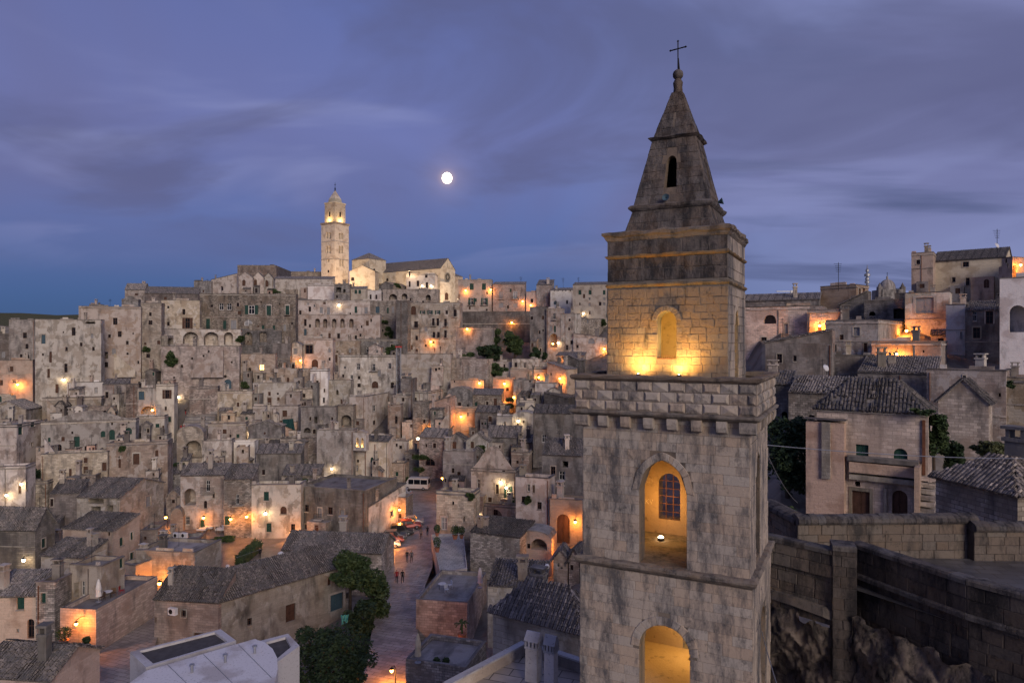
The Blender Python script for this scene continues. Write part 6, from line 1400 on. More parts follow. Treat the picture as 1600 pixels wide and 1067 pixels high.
# ------------------------------------------------------------------ the two near tile roofs, tile by tile
def cover_tile():
    mb = MB(); n = 5
    for k in range(n):
        a0, a1 = math.pi * k / n, math.pi * (k + 1) / n; r0, r1 = .115, .09
        mb.face([(r0 * math.cos(a0), 0, r0 * .8 * math.sin(a0)), (r0 * math.cos(a1), 0, r0 * .8 * math.sin(a1)), (r1 * math.cos(a1), .48, r1 * .7 * math.sin(a1)), (r1 * math.cos(a0), .48, r1 * .7 * math.sin(a0))])
        mb.face([(r0 * math.cos(a1), 0, r0 * .8 * math.sin(a1)), (r0 * math.cos(a0), 0, r0 * .8 * math.sin(a0)), (r0 * .75 * math.cos(a0), .0, r0 * .58 * math.sin(a0)), (r0 * .75 * math.cos(a1), .0, r0 * .58 * math.sin(a1))])
    me = mb.mesh('roof_tile', MAT['tile_near']); return me
tilemat('tile_near', (.27, .225, .19), (.44, .375, .305), (.19, .17, .155))
CT = cover_tile()
def lay_tiles(h, planes, cap=300):
    roof = [c for c in h.root.children if c.name.startswith('roof')][0]; roof.data.materials[0] = MAT['tile_near']; pls = roof_planes(h); cnt = 0; rt = random.Random(2); rest = MB()
    for pi in planes:
        poly = pls[pi]; e = (poly[1] - poly[0]).normalized(); n = e.cross(poly[2] - poly[1]).normalized(); n = -n if n.z < 0 else n; sd_ = n.cross(e).normalized(); sd_ = -sd_ if sd_.z < 0 else sd_
        pe = [((p - poly[0]).dot(e), (p - poly[0]).dot(sd_)) for p in poly]; em, eM = min(p[0] for p in pe), max(p[0] for p in pe); k = int((eM - em) / .235)
        for i in range(k):
            x = em + (i + .5) * (eM - em) / k; ys = []
            for (a, b), (c, d) in zip(pe, pe[1:] + pe[:1]):
                if (a - x) * (c - x) < 0: ys.append(b + (d - b) * (x - a) / (c - a))
            if len(ys) < 2: continue
            y = min(ys)
            while y < max(ys) - .12:
                if cnt < cap:
                    M = Matrix.Identity(4); ra = rt.uniform(-.05, .05); e2 = (e * math.cos(ra) + sd_ * math.sin(ra)); s2 = n.cross(e2); pos = poly[0] + e * (x + rt.uniform(-.012, .012)) + sd_ * (y - .04) + n * (.105 + rt.uniform(0, .02))
                    for r_, v_ in enumerate((e2, s2, n)):
                        for c_ in range(3): M[c_][r_] = v_[c_]
                    M = Matrix.Translation(pos) @ M @ Matrix.Rotation(R(4), 4, 'X'); o = put('roof_tile', CT, roof); o.matrix_local = M; cnt += 1
                y += .40
    # hip tiles
    return cnt
for sub_ in ('near hipped tile roof left of', 'near hipped roof of curved clay'): print('tiles', lay_tiles(hof(sub_), (0, 1)))
# ------------------------------------------------------------------ details fixed to houses
def house_local(h, px, py, face='f'):
    q = h.hit(px, py); return q
rh_ = hof('pinkish house with green shutters'); rr_ = rh_.root
def loc_on(h, px, py):
    """house coordinates of a picture point on the front plane, even past its edges"""
    r = Vector(((px - CX) / F, 1, -(py - CY) / F)); c2 = Vector((h.C.x, h.C.y, 0)); k = c2.dot(h.ey) / Vector((r.x, r.y, 0)).dot(h.ey); p = r * k
    return (p - c2).dot(h.ex), p.z - h.zb
def front_box(h, px0, px1, py0, py1, out, name, mat, back=.02, taper=0, parent=None):
    x0, z1 = loc_on(h, px0, py0); x1, z0 = loc_on(h, px1, py1); mb = MB(); mb.box(x0, x1, -out, -.004 if back else 0, z0, z1); return mb.build(name, MAT[mat], parent or h.root)
front_box(rh_, 1263, 1322, 656, 830, .9, 'pier', 'K'); front_box(rh_, 1288, 1301, 657, 745, 1.12, 'flue', 'T')
front_box(rh_, 1260, 1325, 651, 655.6, 1.2, 'pier_cap', 'dirty_trim')
front_box(rh_, 1329, 1434, 719, 745, .75, 'balcony_parapet', 'K'); front_box(rh_, 1327, 1436, 716.5, 719, .85, 'coping', 'dirty_trim'); front_box(rh_, 1329, 1434, 745.6, 749, .72, 'balcony_slab', 'trim')
front_box(rh_, 1382, 1386, 762, 810, .25, 'door_jamb', 'trim'); front_box(rh_, 1426, 1430, 762, 810, .25, 'door_jamb', 'trim')
front_box(rh_, 1276, 1450, 641, 647.5, .18, 'eaves_course', 'trim'); front_box(rh_, 1441, 1446, 656, 742, .14, 'drainpipe', 'rust')
for i in range(7): front_box(rh_, 1440, 1462, 806 - (i + 1) * 9, 806 - i * 9 - .4, 1.9 - i * .25, 'step', 'T')
front_box(rh_, 1432, 1440, 724, 812, 2.0, 'stair_wall', 'K')
# cornices, chimneys, pipes, aerials on the other houses: every one a part of its house
rd = random.Random(11)
def chim_mesh(k):
    mb = MB(); mb.box(-.32, .32, -.28, .28, -.6, 1.1); mb.box(-.4, .4, -.36, .36, 1.1, 1.22)
    for x in (-.3, .18): mb.box(x, x + .12, -.26, .26, 1.22, 1.5)
    mb.box(-.42, .42, -.38, .38, 1.5, 1.6); return mb.mesh('chimney', [MAT[k]])
CHM = [chim_mesh('trim'), chim_mesh('T'), chim_mesh('dirty_trim'), chim_mesh('P')]
def aerial_mesh():
    mb = MB(); mb.tube([(0, 0, 0), (0, 0, 2.6)], .025, 4)
    for i in range(5): mb.tube([(-.5 + i * .04, 0, 2.0 + i * .12), (.5 - i * .04, 0, 2.0 + i * .12)], .015, 4)
    return mb.mesh('aerial', [MAT['iron']])
AER = aerial_mesh()
for h in HOUSES:
    if 'terrace house' in h.label and h.D < 90: continue
    if h.name != 'stone_house' or 'wall' in h.label.split()[-3:]: continue
    tops = 0
    if h.roof in 'fa' and rd.random() < .5 and h.Lu > 3:
        mb = MB(); o = .13; mb.box(-h.Lu - .05, o, -o, -.003, h.H - .5, h.H - .28); mb.box(.003, o, .0, h.Lv, h.H - .5, h.H - .28); mb.build('cornice', MAT['trim' if rd.random() < .6 else 'dirty_trim'], h.root)
    if h.roof in 'fa':                        # dark worn coping stones along the parapet
        mb = MB(); o = .07; mb.box(-h.Lu - o, o, -o, .30, h.H + .004, h.H + .13); mb.box(-.29, o, .302, h.Lv, h.H + .004, h.H + .13); mb.build('coping', MAT['dirty_trim'], h.root)
    if h.roof in 'fa' and h.Lu > 3:           # uneven patched parapet top
        n_ = rd.choice((1, 2, 2, 3))
        for i in range(n_):
            a = rd.uniform(-h.Lu, -h.Lu * .15); w = rd.uniform(.6, min(3.2, h.Lu * .5)); b = min(-.3, a + w); hh = rd.uniform(.15, .6)
            if b - a < .3: continue
            mb = MB(); mb.box(a, b, .004, .27, h.H + .132, h.H + .13 + hh, taper=.02); mb.build('parapet_patch', MAT[h.mat], h.root)
    nc = rd.choice((0, 0, 1, 1, 1, 2)) if h.D < 260 else rd.choice((0, 1))
    for i in range(nc):
        x, y = rd.uniform(-h.Lu * .9, -h.Lu * .1), rd.uniform(.8, max(1.0, min(h.Lv * .8, 5))); zr = h.H
        if h.roof == 's': zr += h.rh * y / h.Lv
        elif h.roof == 'g': zr += h.rh * (1 - abs(2 * (-x / h.Lu) - 1))
        elif h.roof == 'G': zr += h.rh * (1 - abs(2 * y / h.Lv - 1))
        elif h.roof == 'S': zr += h.rh * (-x / h.Lu)
        elif h.roof == 'v': zr += h.top_at(x)
        elif h.roof == 'h': zr += h.rh * .4
        s_ = rd.uniform(.8, 1.35); put('chimney', rd.choice(CHM), h.root, (x, y, zr + (.0 if h.roof not in 'fa' else -.2)), rd.uniform(-.3, .3), (s_ * rd.uniform(.8, 1.3), s_, s_ * rd.uniform(.8, 1.6)))
    if rd.random() < .22: put('aerial', AER, h.root, (rd.uniform(-h.Lu * .8, -.5), min(h.Lv * .6, 4), h.H + (h.rh * .5 if h.roof not in 'fa' else -.4)), rd.uniform(0, 3))
    if rd.random() < .4 and h.D > 58:
        x = rd.choice((-.25, -h.Lu + .3, -h.Lu * rd.uniform(.3, .7)))
        if all(not (q[0] - .2 < x < q[2] + .2) for q in h.hf): mb = MB(); mb.tube([(x, -.08, h.H * rd.uniform(0, .3)), (x, -.08, h.H - .3)], .06, 5); mb.build('drainpipe', MAT[rd.choice(('pipe', 'rust', 'dirty_trim'))], h.root)
    if h.D > 58 and rd.random() < .5 and h.H > 8:
        zc = h.H * rd.uniform(.55, .75)
        if all(not (q[1] - .1 < zc < q[3] + .1) for q in h.hf): mb = MB(); mb.box(-h.Lu, 0, -.09, -.003, zc, zc + .16); mb.build('string_course', MAT['trim'], h.root)
hp = hof('little church front')      # church_pipes
for px_ in (571, 586):
    q = hp.hit(px_, 720)
    if q: mb = MB(); mb.tube([(q[2], -.1, 2), (q[2], -.1, hp.H - .6)], .09, 6); mb.build('drainpipe', MAT['rust'], hp.root)
# balconies: slab, brackets and railing, each a part of its house
def balcony(px, py, w):
    f_ = find(px, py)
    if not f_: return
    h, (d, face, al, z) = f_
    if face != 'f': return
    hw = w * d / F / 2; mb = MB(); mb.box(al - hw, al + hw, -.8, -.003, z - .14, z); b = mb.build('balcony', MAT['trim'], h.root); mb = MB()
    n = max(4, int(hw * 2 / .16))
    for i in range(n + 1): x = al - hw + .03 + (2 * hw - .06) * i / n; mb.box(x - .012, x + .012, -.79, -.766, z, z + .95)
    for x in (al - hw + .03, al + hw - .03): mb.box(x - .012, x + .012, -.76, -.01, z + .93, z + .96)
    mb.box(al - hw, al + hw, -.80, -.76, z + .95, z + .99); mb.build('railing', MAT['iron'], b)
for q in ((678, 509, 10), (697, 510, 8), (651, 512, 10), (680, 528, 12), (697, 528, 8), (584, 580, 13), (586, 645, 15), (500, 810, 14), (326, 769, 20), (373, 789, 16), (867, 500, 9), (783, 467, 10), (805, 467, 12), (737, 477, 12), (757, 477, 12), (794, 778, 22), (711, 495, 10), (325, 514, 12), (351, 515, 10), (449, 492, 9)): balcony(*q)
def stair_on(px0, py0, px1, py1, w, n=14):
    """an outside stair climbing along a wall from the first picture point to the second"""
    f_ = find((px0 + px1) / 2, (py0 + py1) / 2)
    if not f_: return
    h = f_[0]; x0, z0 = loc_on(h, px0, py0); x1, z1 = loc_on(h, px1, py1); mb = MB(); zb = min(z0, z1) - 1
    for i in range(n):
        a = x0 + (x1 - x0) * i / n; b = x0 + (x1 - x0) * (i + 1) / n; z_ = z0 + (z1 - z0) * (i + 1) / n; mb.box(min(a, b), max(a, b), -w, -.004, zb, z_)
    st = mb.build('stair', MAT['T'], h.root); mb = MB(); up = .8
    mb.hexa([Vector(p) for p in ((x0, -w - .2, zb), (x1, -w - .2, zb), (x1, -w - .003, zb), (x0, -w - .003, zb), (x0, -w - .2, z0 + up), (x1, -w - .2, z1 + up), (x1, -w - .003, z1 + up), (x0, -w - .003, z0 + up))]); mb.build('stair_wall', MAT['P'], st)
stair_on(300, 584, 350, 546, 1.2); stair_on(434, 634, 458, 606, 1.2, 10); stair_on(213, 583, 180, 556, 1.0); stair_on(98, 650, 76, 628, 1.0, 9); stair_on(690, 668, 704, 644, 1.2, 8); stair_on(786, 836, 812, 800, 1.3, 12); stair_on(90, 712, 74, 690, 1.0, 8)
hq = hof('raised nave of the little church'); x0_, z0_ = loc_on(hof('bare left flank of the little church'), 551, 676)
def belfry():
    h = hof('bare left flank of the little church'); D = h.D - 1; s = D / F; r = empty('church_belfry', P(562, 704, D), R(-14)); tag(r, 'tiny gabled belfry with two golden lit arches on the little church', 'belfry')
    mb = MB(); w = 11 * s; H = 28 * s; hs = [(w - 6.5 * s, 5 * s, w - 1.8 * s, 20 * s, 'x', 1, 1.1), (w + 1.8 * s, 5 * s, w + 6.5 * s, 20 * s, 'x', 1, 1.1)]
    wall_face(mb, lambda u, v, d: (u - w, d, v), 2 * w, H, hs, 0); mb.box(-w, w, 1.12, 1.3, 0, H); mb.face([(w, 0, 0), (w, 1.2, 0), (w, 1.2, H), (w, 0, H)]); mb.face([(-w, 1.2, 0), (-w, 0, 0), (-w, 0, H), (-w, 1.2, H)])
    mb.build('wall', MAT['P'], r); mb = MB(); mb.hexa([Vector(p) for p in ((-w * 1.1, -.1, H), (w * 1.1, -.1, H), (w * 1.1, 1.4, H), (-w * 1.1, 1.4, H), (-.1, -.1, H + 4 * s), (.1, -.1, H + 4 * s), (.1, 1.4, H + 4 * s), (-.1, 1.4, H + 4 * s))]); mb.build('roof', MAT['trim'], r)
    for x in (-4.2 * s, 4.2 * s): lamp_light('lamp', (x, .55, 7 * s), 34, (1, .62, .2), .1, r)
belfry()
# ------------------------------------------------------------------ lamps
def lantern(px, py, kind, power=None, pole=None, name='wall_lamp', D=None):
    warm = kind in 'oO'; col = (1, .31, .04) if warm else (1, .68, .33)
    f_ = find(px, py); n = None
    if D is None and pole is None and f_:
        h, (k, face, al, z) = f_; pos = h.world(face, al, z, 1.15 if warm else .8); wallp = h.world(face, al, z, 0); ref = h.label
    else:
        k = D or (pole if isinstance(pole, (int, float)) and pole > 1 else dep(px, py + 12) - 1.5); pos = P(px, py, k); wallp = None; ref = None
    r = empty('street_lamp' if wallp is None else 'wall_lamp', pos)
    s = .17 if k < 75 else .22 if k < 160 else .30
    mb = MB(); mb.lathe([(0, -s)] + [(s * math.cos(R(a)), s * math.sin(R(a))) for a in (-60, -30, 0, 30, 60)] + [(0, s)], 10); mb.build('bulb', MAT['bulb' if warm else 'bulb_pale'], r)
    mb = MB(); mb.lathe([(s * 1.25, s * .75), (s * 1.0, s * 1.25), (s * .3, s * 1.7), (.03, s * 2.1)], 8); mb.build('shade', MAT['iron'], r)
    if wallp is not None:
        w = wallp - pos; mb = MB(); mb.tube([(0, 0, s * 2.0), tuple(w * .5 + Vector((0, 0, s * 2.6))), tuple(w + Vector((0, 0, s * 1.9)))], .035, 5); mb.build('bracket', MAT['iron'], r)
    else:
        zg = P(px, py, k).z - (5.0 if k > 75 else 4.0); mb = MB(); mb.tube([(.35, 0, -5.5), (.35, 0, s * 1.2), (.25, 0, s * 2.6), (0, 0, s * 2.1)], [.07, .05, .04, .03], 6); mb.build('post', MAT['iron'], r)
    off = (pos - Vector((0, 0, 0))).normalized() * -.0
    lamp_light('light', (0, 0, -s * 1.3), (power or 1) * (320 if warm else 95) * (1.0 if k > 90 else .75), col, s * .6, r)
    return r, ref
LAMPS = """101 593 p .6;279 620 p .4;471 563 o 1;388 676 p .8;530 477 p .5;660 447 p .6;674 447 p .6;728 454 o 1.6;767 453 o 1.8;817 471 o 1.2;731 514 o 1.6;800 504 o 1.6;674 534 o 1.6;865 537 o .5;873 536 p .4;888 556 o 1.5;879 591 o 1.8;843 589 o 1.3;790 599 o 1.4
805 620 o 1.1;788 629 o 1;722 650 o 1.5;787 666 p .6;811 657 p .8;653 685 p 1.0;520 731 p .6;615 795 o 1.2;417 800 p .5;389 804 o .8;364 808 o .5;322 806 o .5;259 808 o .8;37 755 p .5;14 772 p .5;44 872 p .5;249 911 o 4.0;132 967 o 1.5
784 752 p .9;793 760 p .8;750 801 p 1.0;878 853 o 1.0;1283 509 o 2.2;1404 517 o 2.4;1402 553 o 2.6;455 832 o 1.0;691 747 o 1.3;607 845 o 2.6;612 1047 o 4.0;830 477 o 1.0;709 531 o .7;945 545 o 1.2;750 598 o 1.0;668 668 o 1.1;900 812 o 1.2;30 600 o 1.6;240 640 o .5;1585 415 o 3.0;150 822 p .5;912 490 p .9"""
POLES = {(455, 832): 0, (691, 747): 0, (607, 845): 0, (612, 1047): 63, (709, 531): 0, (653, 685): 0, (249, 911): 0, (878, 853): 0}
lcount = {}
lamp_rows = []
for t_ in LAMPS.replace('\n', ';').split(';'):
    q = t_.split(); px, py = float(q[0]), float(q[1]); key = (int(px), int(py))
    r, ref = lantern(px, py, q[2], float(q[3]), pole=(POLES[key] or True) if key in POLES else None)
    lamp_rows.append((r, ref, px, py, q[2]))
PLACE = {(455, 832): 'at the edge of the restaurant square', (691, 747): 'glowing on a post behind the parked van', (607, 845): 'on a post beside the parked cars', (612, 1047): 'on a post over the near street', (709, 531): 'on a thin post by the ramp below the cathedral', (653, 685): 'on a post above the steps', (249, 911): 'on a post beside the orange lit stair', (878, 853): 'on a post left of the bell tower'}
from collections import Counter
cnt_ref = Counter(x[1] for x in lamp_rows); seen = Counter()
for r, ref, px, py, kd in sorted(lamp_rows, key=lambda x: x[2]):
    c = 'orange' if kd == 'o' else 'pale'
    if (int(px), int(py)) in PLACE: lab = f'lit {c} street lamp ' + PLACE[(int(px), int(py))]
    elif ref:
        seen[ref] += 1; w = ref.split(); pos_ = ['left', 'middle', 'right'] if cnt_ref[ref] == 3 else ['left', 'right', 'third', 'fourth']; lab = (f'{pos_[min(seen[ref] - 1, 3)]} lit {c} lamp on the ' if cnt_ref[ref] > 1 else f'lit {c} lamp on the ') + ' '.join(w)
        lab = ' '.join(lab.split()[:16])
    else: lab = {(259, 808): 'lit orange lamp at the dark passage left of the restaurant square'}.get((int(px), int(py)), f'lit {c} lamp in the gap between roofs, {int(px / 16)} hundredths from the left')
    tag(r, lab, 'lamp', 'lit street lamps')
# ------------------------------------------------------------------ trees and plants
def leafmat(name, c1, c2):
    m, t, b = newmat(name); b.inputs['Roughness'].default_value = .7
    ge = N(t, 'ShaderNodeNewGeometry'); n = N(t, 'ShaderNodeTexNoise'); n.inputs['Scale'].default_value = 1.3; n.inputs['Detail'].default_value = 3; LK(t, ge.outputs['Position'], n.inputs['Vector'])
    wn = N(t, 'ShaderNodeTexWhiteNoise'); LK(t, ge.outputs['Position'], wn.inputs['Vector'])
    LK(t, ramp(t, [(.3, c1), (.7, c2)], n.outputs['Fac']).outputs[0], b.inputs['Base Color'])
leafmat('leaf', (.026, .050, .020), (.080, .115, .045)); leafmat('leaf_dark', (.018, .036, .020), (.052, .080, .036)); leafmat('leaf_pale', (.05, .065, .03), (.10, .11, .05))
def leaves(mb, c, rx, ry, rz, n, size, r):
    for _ in range(n):
        while True:
            p = Vector((r.uniform(-1, 1), r.uniform(-1, 1), r.uniform(-1, 1)))
            if .25 < p.length < 1: break
        q = Vector(c) + Vector((p.x * rx, p.y * ry, p.z * rz)); s = size * r.uniform(.6, 1.4)
        a = Vector((r.uniform(-1, 1), r.uniform(-1, 1), r.uniform(-.6, .6))).normalized(); b = a.cross(Vector((r.uniform(-1, 1), r.uniform(-1, 1), r.uniform(-1, 1)))).normalized()
        mb.face([q - a * s, q + b * s * .5, q + a * s, q - b * s * .5], [(0, 0)] * 4)
def tree(px, py, w, h, label, D=None, mat='leaf', name='tree', cat='tree', n=2600, trunk=True, leaf=None, flat=1.0, group=None):
    D = D or dep(px, py + h * .5) - 1; s = D / F; r = random.Random(int(px * 7 + py)); c = P(px, py, D); W, H = w * s / 2, h * s / 2
    base = Vector((c.x, c.y, c.z - H - (1.6 if trunk else 0))); root = empty(name, base); tag(root, label, cat, group); cz = c.z - base.z; mb = MB()
    k = max(6, min(30, int(w * h / 70))); leaf = leaf or max(.15, min(.42, s * 2.9))
    cl = []
    for i in range(k):
        a = r.uniform(0, 2 * math.pi); q = r.uniform(.10, .80); e = r.uniform(-.80, .74); f_ = math.sqrt(max(.1, 1 - e * e)); cl.append((math.cos(a) * q * W * f_ * 1.1, math.sin(a) * q * W * f_ * flat, cz + e * H, r.uniform(.20, .42)))
    for x, y, zz_, q in cl: leaves(mb, (x, y, zz_), W * q, W * q * flat, min(H, W * 1.2) * q * .95, n // k, leaf, r)
    mb.build('crown', MAT[mat], root)
    if trunk:
        mb = MB(); tr_ = max(.10, W * .07); mb.tube([(0, 0, -1.5), (r.uniform(-.1, .1), 0, cz * .5), (r.uniform(-.2, .2), 0, cz)], [tr_ * 1.3, tr_, tr_ * .6], 7)
        for x, y, zz_, q in cl[:7]: mb.tube([(0, 0, cz * .55), (x * .5, y * .5, (cz * .6 + zz_) / 2), (x, y, zz_)], [tr_ * .6, tr_ * .35, tr_ * .12], 5)
        mb.build('trunk', MAT['bark'], root)
    return root
tree(772, 529, 28, 32, 'leftmost of the two tall trees under the cathedral square', n=3000); tree(804, 535, 38, 36, 'widest tree on the slope under the cathedral square', n=3600)
tree(764, 553, 42, 28, 'dark tree in the garden above the low terrace wall', n=3000, mat='leaf_dark'); tree(733, 556, 36, 20, 'spiky shrub at the top of the ramp wall', n=1800, cat='shrub', name='shrub', trunk=False)
tree(834, 552, 25, 20, 'round dark tree right of the garden', mat='leaf_dark', n=2000); tree(853, 556, 15, 13, 'little round tree beside the round dark tree', mat='leaf_dark', n=1200)
tree(778, 580, 32, 24, 'tree in front of the low garden terrace wall', n=2200); tree(757, 577, 22, 10, 'low hedge plant left of the tree before the garden wall', n=900, cat='shrub', name='shrub', trunk=False)
tree(795, 629, 18, 15, 'small bush beside the corner lamp', n=1000, cat='shrub', name='shrub', trunk=False)
tree(547, 893, 66, 58, 'leafy tree leaning over the laundry beside the street', D=82, n=5200); tree(582, 928, 62, 96, 'tall dense tree wall along the left side of the street', D=80, n=6000, mat='leaf'); tree(566, 968, 56, 56, 'low dense bush between the street trees', D=76, n=3600, mat='leaf_dark', cat='shrub', name='shrub', trunk=False)
tree(514, 1032, 140, 116, 'big dark tree at the bottom edge left of the street', D=58, n=9000, mat='leaf_dark')
tree(266, 733, 34, 20, 'bush growing under the large arch', n=1500, cat='shrub', name='shrub', trunk=False); tree(57, 750, 22, 34, 'dark bush beside the small left restaurant', n=1500, mat='leaf_dark', cat='shrub', name='shrub', trunk=False)
tree(1232, 712, 112, 130, 'big dark tree between the bell tower and the pinkish house', D=58, n=10000, mat='leaf_dark'); tree(1460, 678, 44, 74, 'ivy grown tree at the corner of the pinkish house', D=51, n=4200); tree(1492, 712, 46, 50, 'dark round bush right of the ivy grown tree', D=53, n=3400, mat='leaf_dark', trunk=False, cat='shrub', name='shrub'); tree(1550, 702, 54, 30, 'yellow lit bush beside the flags', D=56, n=2400, mat='leaf_pale', trunk=False, cat='shrub', name='shrub')
tree(1440, 643, 40, 8, 'ivy creeping on the wall top of the pinkish house', D=49.5, n=900, trunk=False, cat='ivy', name='ivy'); tree(1230, 800, 26, 16, 'small shrub behind the terrace coping', D=40, n=700, trunk=False, cat='shrub', name='shrub'); tree(1582, 600, 16, 10, 'weed clump on the dim right edge house', D=67, n=400, trunk=False, cat='shrub', name='shrub')
for q in ((598, 502, 28, 8, 'green planted balcony rail above the dark stair wall'), (609, 521, 14, 20, 'ivy hanging beside the dark stair wall'), (611, 547, 20, 14, 'ivy clump at the foot of the dark stair wall'), (266, 560, 22, 26, 'creeper hanging from the four arched loggia'), (229, 548, 10, 14, 'creeper on the tall narrow house'), (376, 528, 16, 14, 'palm like plant in front of the two arch wing'), (381, 601, 24, 11, 'clipped dark hedge on the lit window house'), (425, 456, 36, 8, 'planted terrace row below the three small gables'), (620, 447, 18, 10, 'roof garden plants under the cathedral nave'), (750, 700, 18, 16, 'bush by the second gabled house'), (940, 506, 24, 14, 'garden bushes beside the big cream block'), (190, 701, 9, 8, 'plant tuft in the wall of the long rough house'), (798, 782, 15, 7, 'planter greenery under the bright lamps'), (735, 776, 14, 10, 'planter greenery on the arch terrace'), (826, 780, 14, 12, 'potted palm on the stone balcony box'), (346, 842, 50, 8, 'clipped hedge along the restaurant square'), (660, 714, 34, 4, 'vine over the door below the street lamp'), (470, 752, 40, 10, 'terrace plants under the white umbrella'), (657, 733, 18, 6, 'ivy on the curved ramp wall'), (635, 752, 8, 12, 'shrub beside the parked white van')):
    f_ = find(q[0], q[1]); d = (f_[1][0] - .35) if f_ else None
    if 'hedge along' in q[4]: d = 109
    tree(q[0], q[1], q[2], q[3], q[4], D=d, n=int(350 + q[2] * q[3] * 2.2), trunk=False, cat='plant', name='plant', flat=.35)
def hedge(pix, z, h, label):
    pts = plane_z(pix, z); r = random.Random(4); c = sum(pts, Vector()) / len(pts); root = empty('hedge', c); tag(root, label, 'hedge'); mb = MB()
    for i in range(2600):
        u, v = r.random(), r.random(); p = pts[0].lerp(pts[1], u).lerp(pts[3].lerp(pts[2], u), v) + Vector((0, 0, r.random() * h)) - c; leaves(mb, p, .05, .05, .05, 1, .14, r)
    mb.build('foliage', MAT['leaf'], root); mb = MB(); q = [p - c for p in pts]; mb.hexa([p * .92 for p in q] + [p * .92 + Vector((0, 0, h * .8)) for p in q]); mb.build('core', MAT['leaf_dark'], root)
hedge([(366, 882), (378, 887), (411, 858), (399, 852)], -31.9, 1.3, 'clipped hedge slanting across the restaurant square')
def pot_plant(px, py, D, w, h, label, palm=False, mat='leaf'):
    s = D / F; b = P(px, py, D); r = empty('potted_plant', b); tag(r, label, 'plant', 'potted plants'); pr = w * s * .30; ph = h * s * .28
    mb = MB(); mb.lathe([(pr * .7, 0), (pr, ph * .9), (pr * 1.12, ph * .9), (pr * 1.12, ph), (pr * .9, ph), (0, ph * .92)], 10); mb.build('pot', MAT['terracotta'], r); mb = MB(); rnd = random.Random(int(px))
    if palm:
        mb.tube([(0, 0, ph), (0, 0, h * s * .6)], .09, 6)
        for i in range(22):
            a = rnd.uniform(0, 6.28); L = w * s * .55; zz_ = h * s * .6; p = [Vector((0, 0, zz_)), Vector((math.cos(a) * L * .5, math.sin(a) * L * .5, zz_ + L * rnd.uniform(.1, .5))), Vector((math.cos(a) * L, math.sin(a) * L, zz_ - L * rnd.uniform(-.2, .4)))]; sd2 = Vector((-math.sin(a), math.cos(a), 0)) * .07
            for u, v in zip(p, p[1:]): mb.face([u - sd2, u + sd2, v + sd2, v - sd2], [(0, 0)] * 4)
    else: leaves(mb, (0, 0, ph + h * s * .36), w * s * .5, w * s * .5, h * s * .36, 420, .10, rnd)
    mb.build('foliage', MAT[mat], r)
for q in ((683, 837, 100, 11, 18, 'small potted shrub at the far end of the pale terrace'), (683, 862, 96, 13, 24, 'potted shrub on the street edge of the pale terrace'), (711, 842, 99, 14, 22, 'left of two potted shrubs against the house wall'), (721, 841, 99, 11, 20, 'right of two potted shrubs against the house wall'), (766, 828, 112, 8, 9, 'flower pot beside the lit arch'), (780, 825, 112, 10, 9, 'flower pot on the steps by the lit arch'), (682, 1041, 58.3, 11, 14, 'left box of flowers on the low terrace'), (697, 1041, 58.3, 11, 14, 'right box of flowers on the low terrace')): pot_plant(*q)
pot_plant(722, 1002, 66, 22, 46, 'tall potted palm beside the iron stair rail', True); pot_plant(100, 1008, 68, 22, 30, 'round shrub in a big pot under the orange wall lamp'); pot_plant(135, 1010, 68, 12, 16, 'small pot plant under the orange wall lamp')
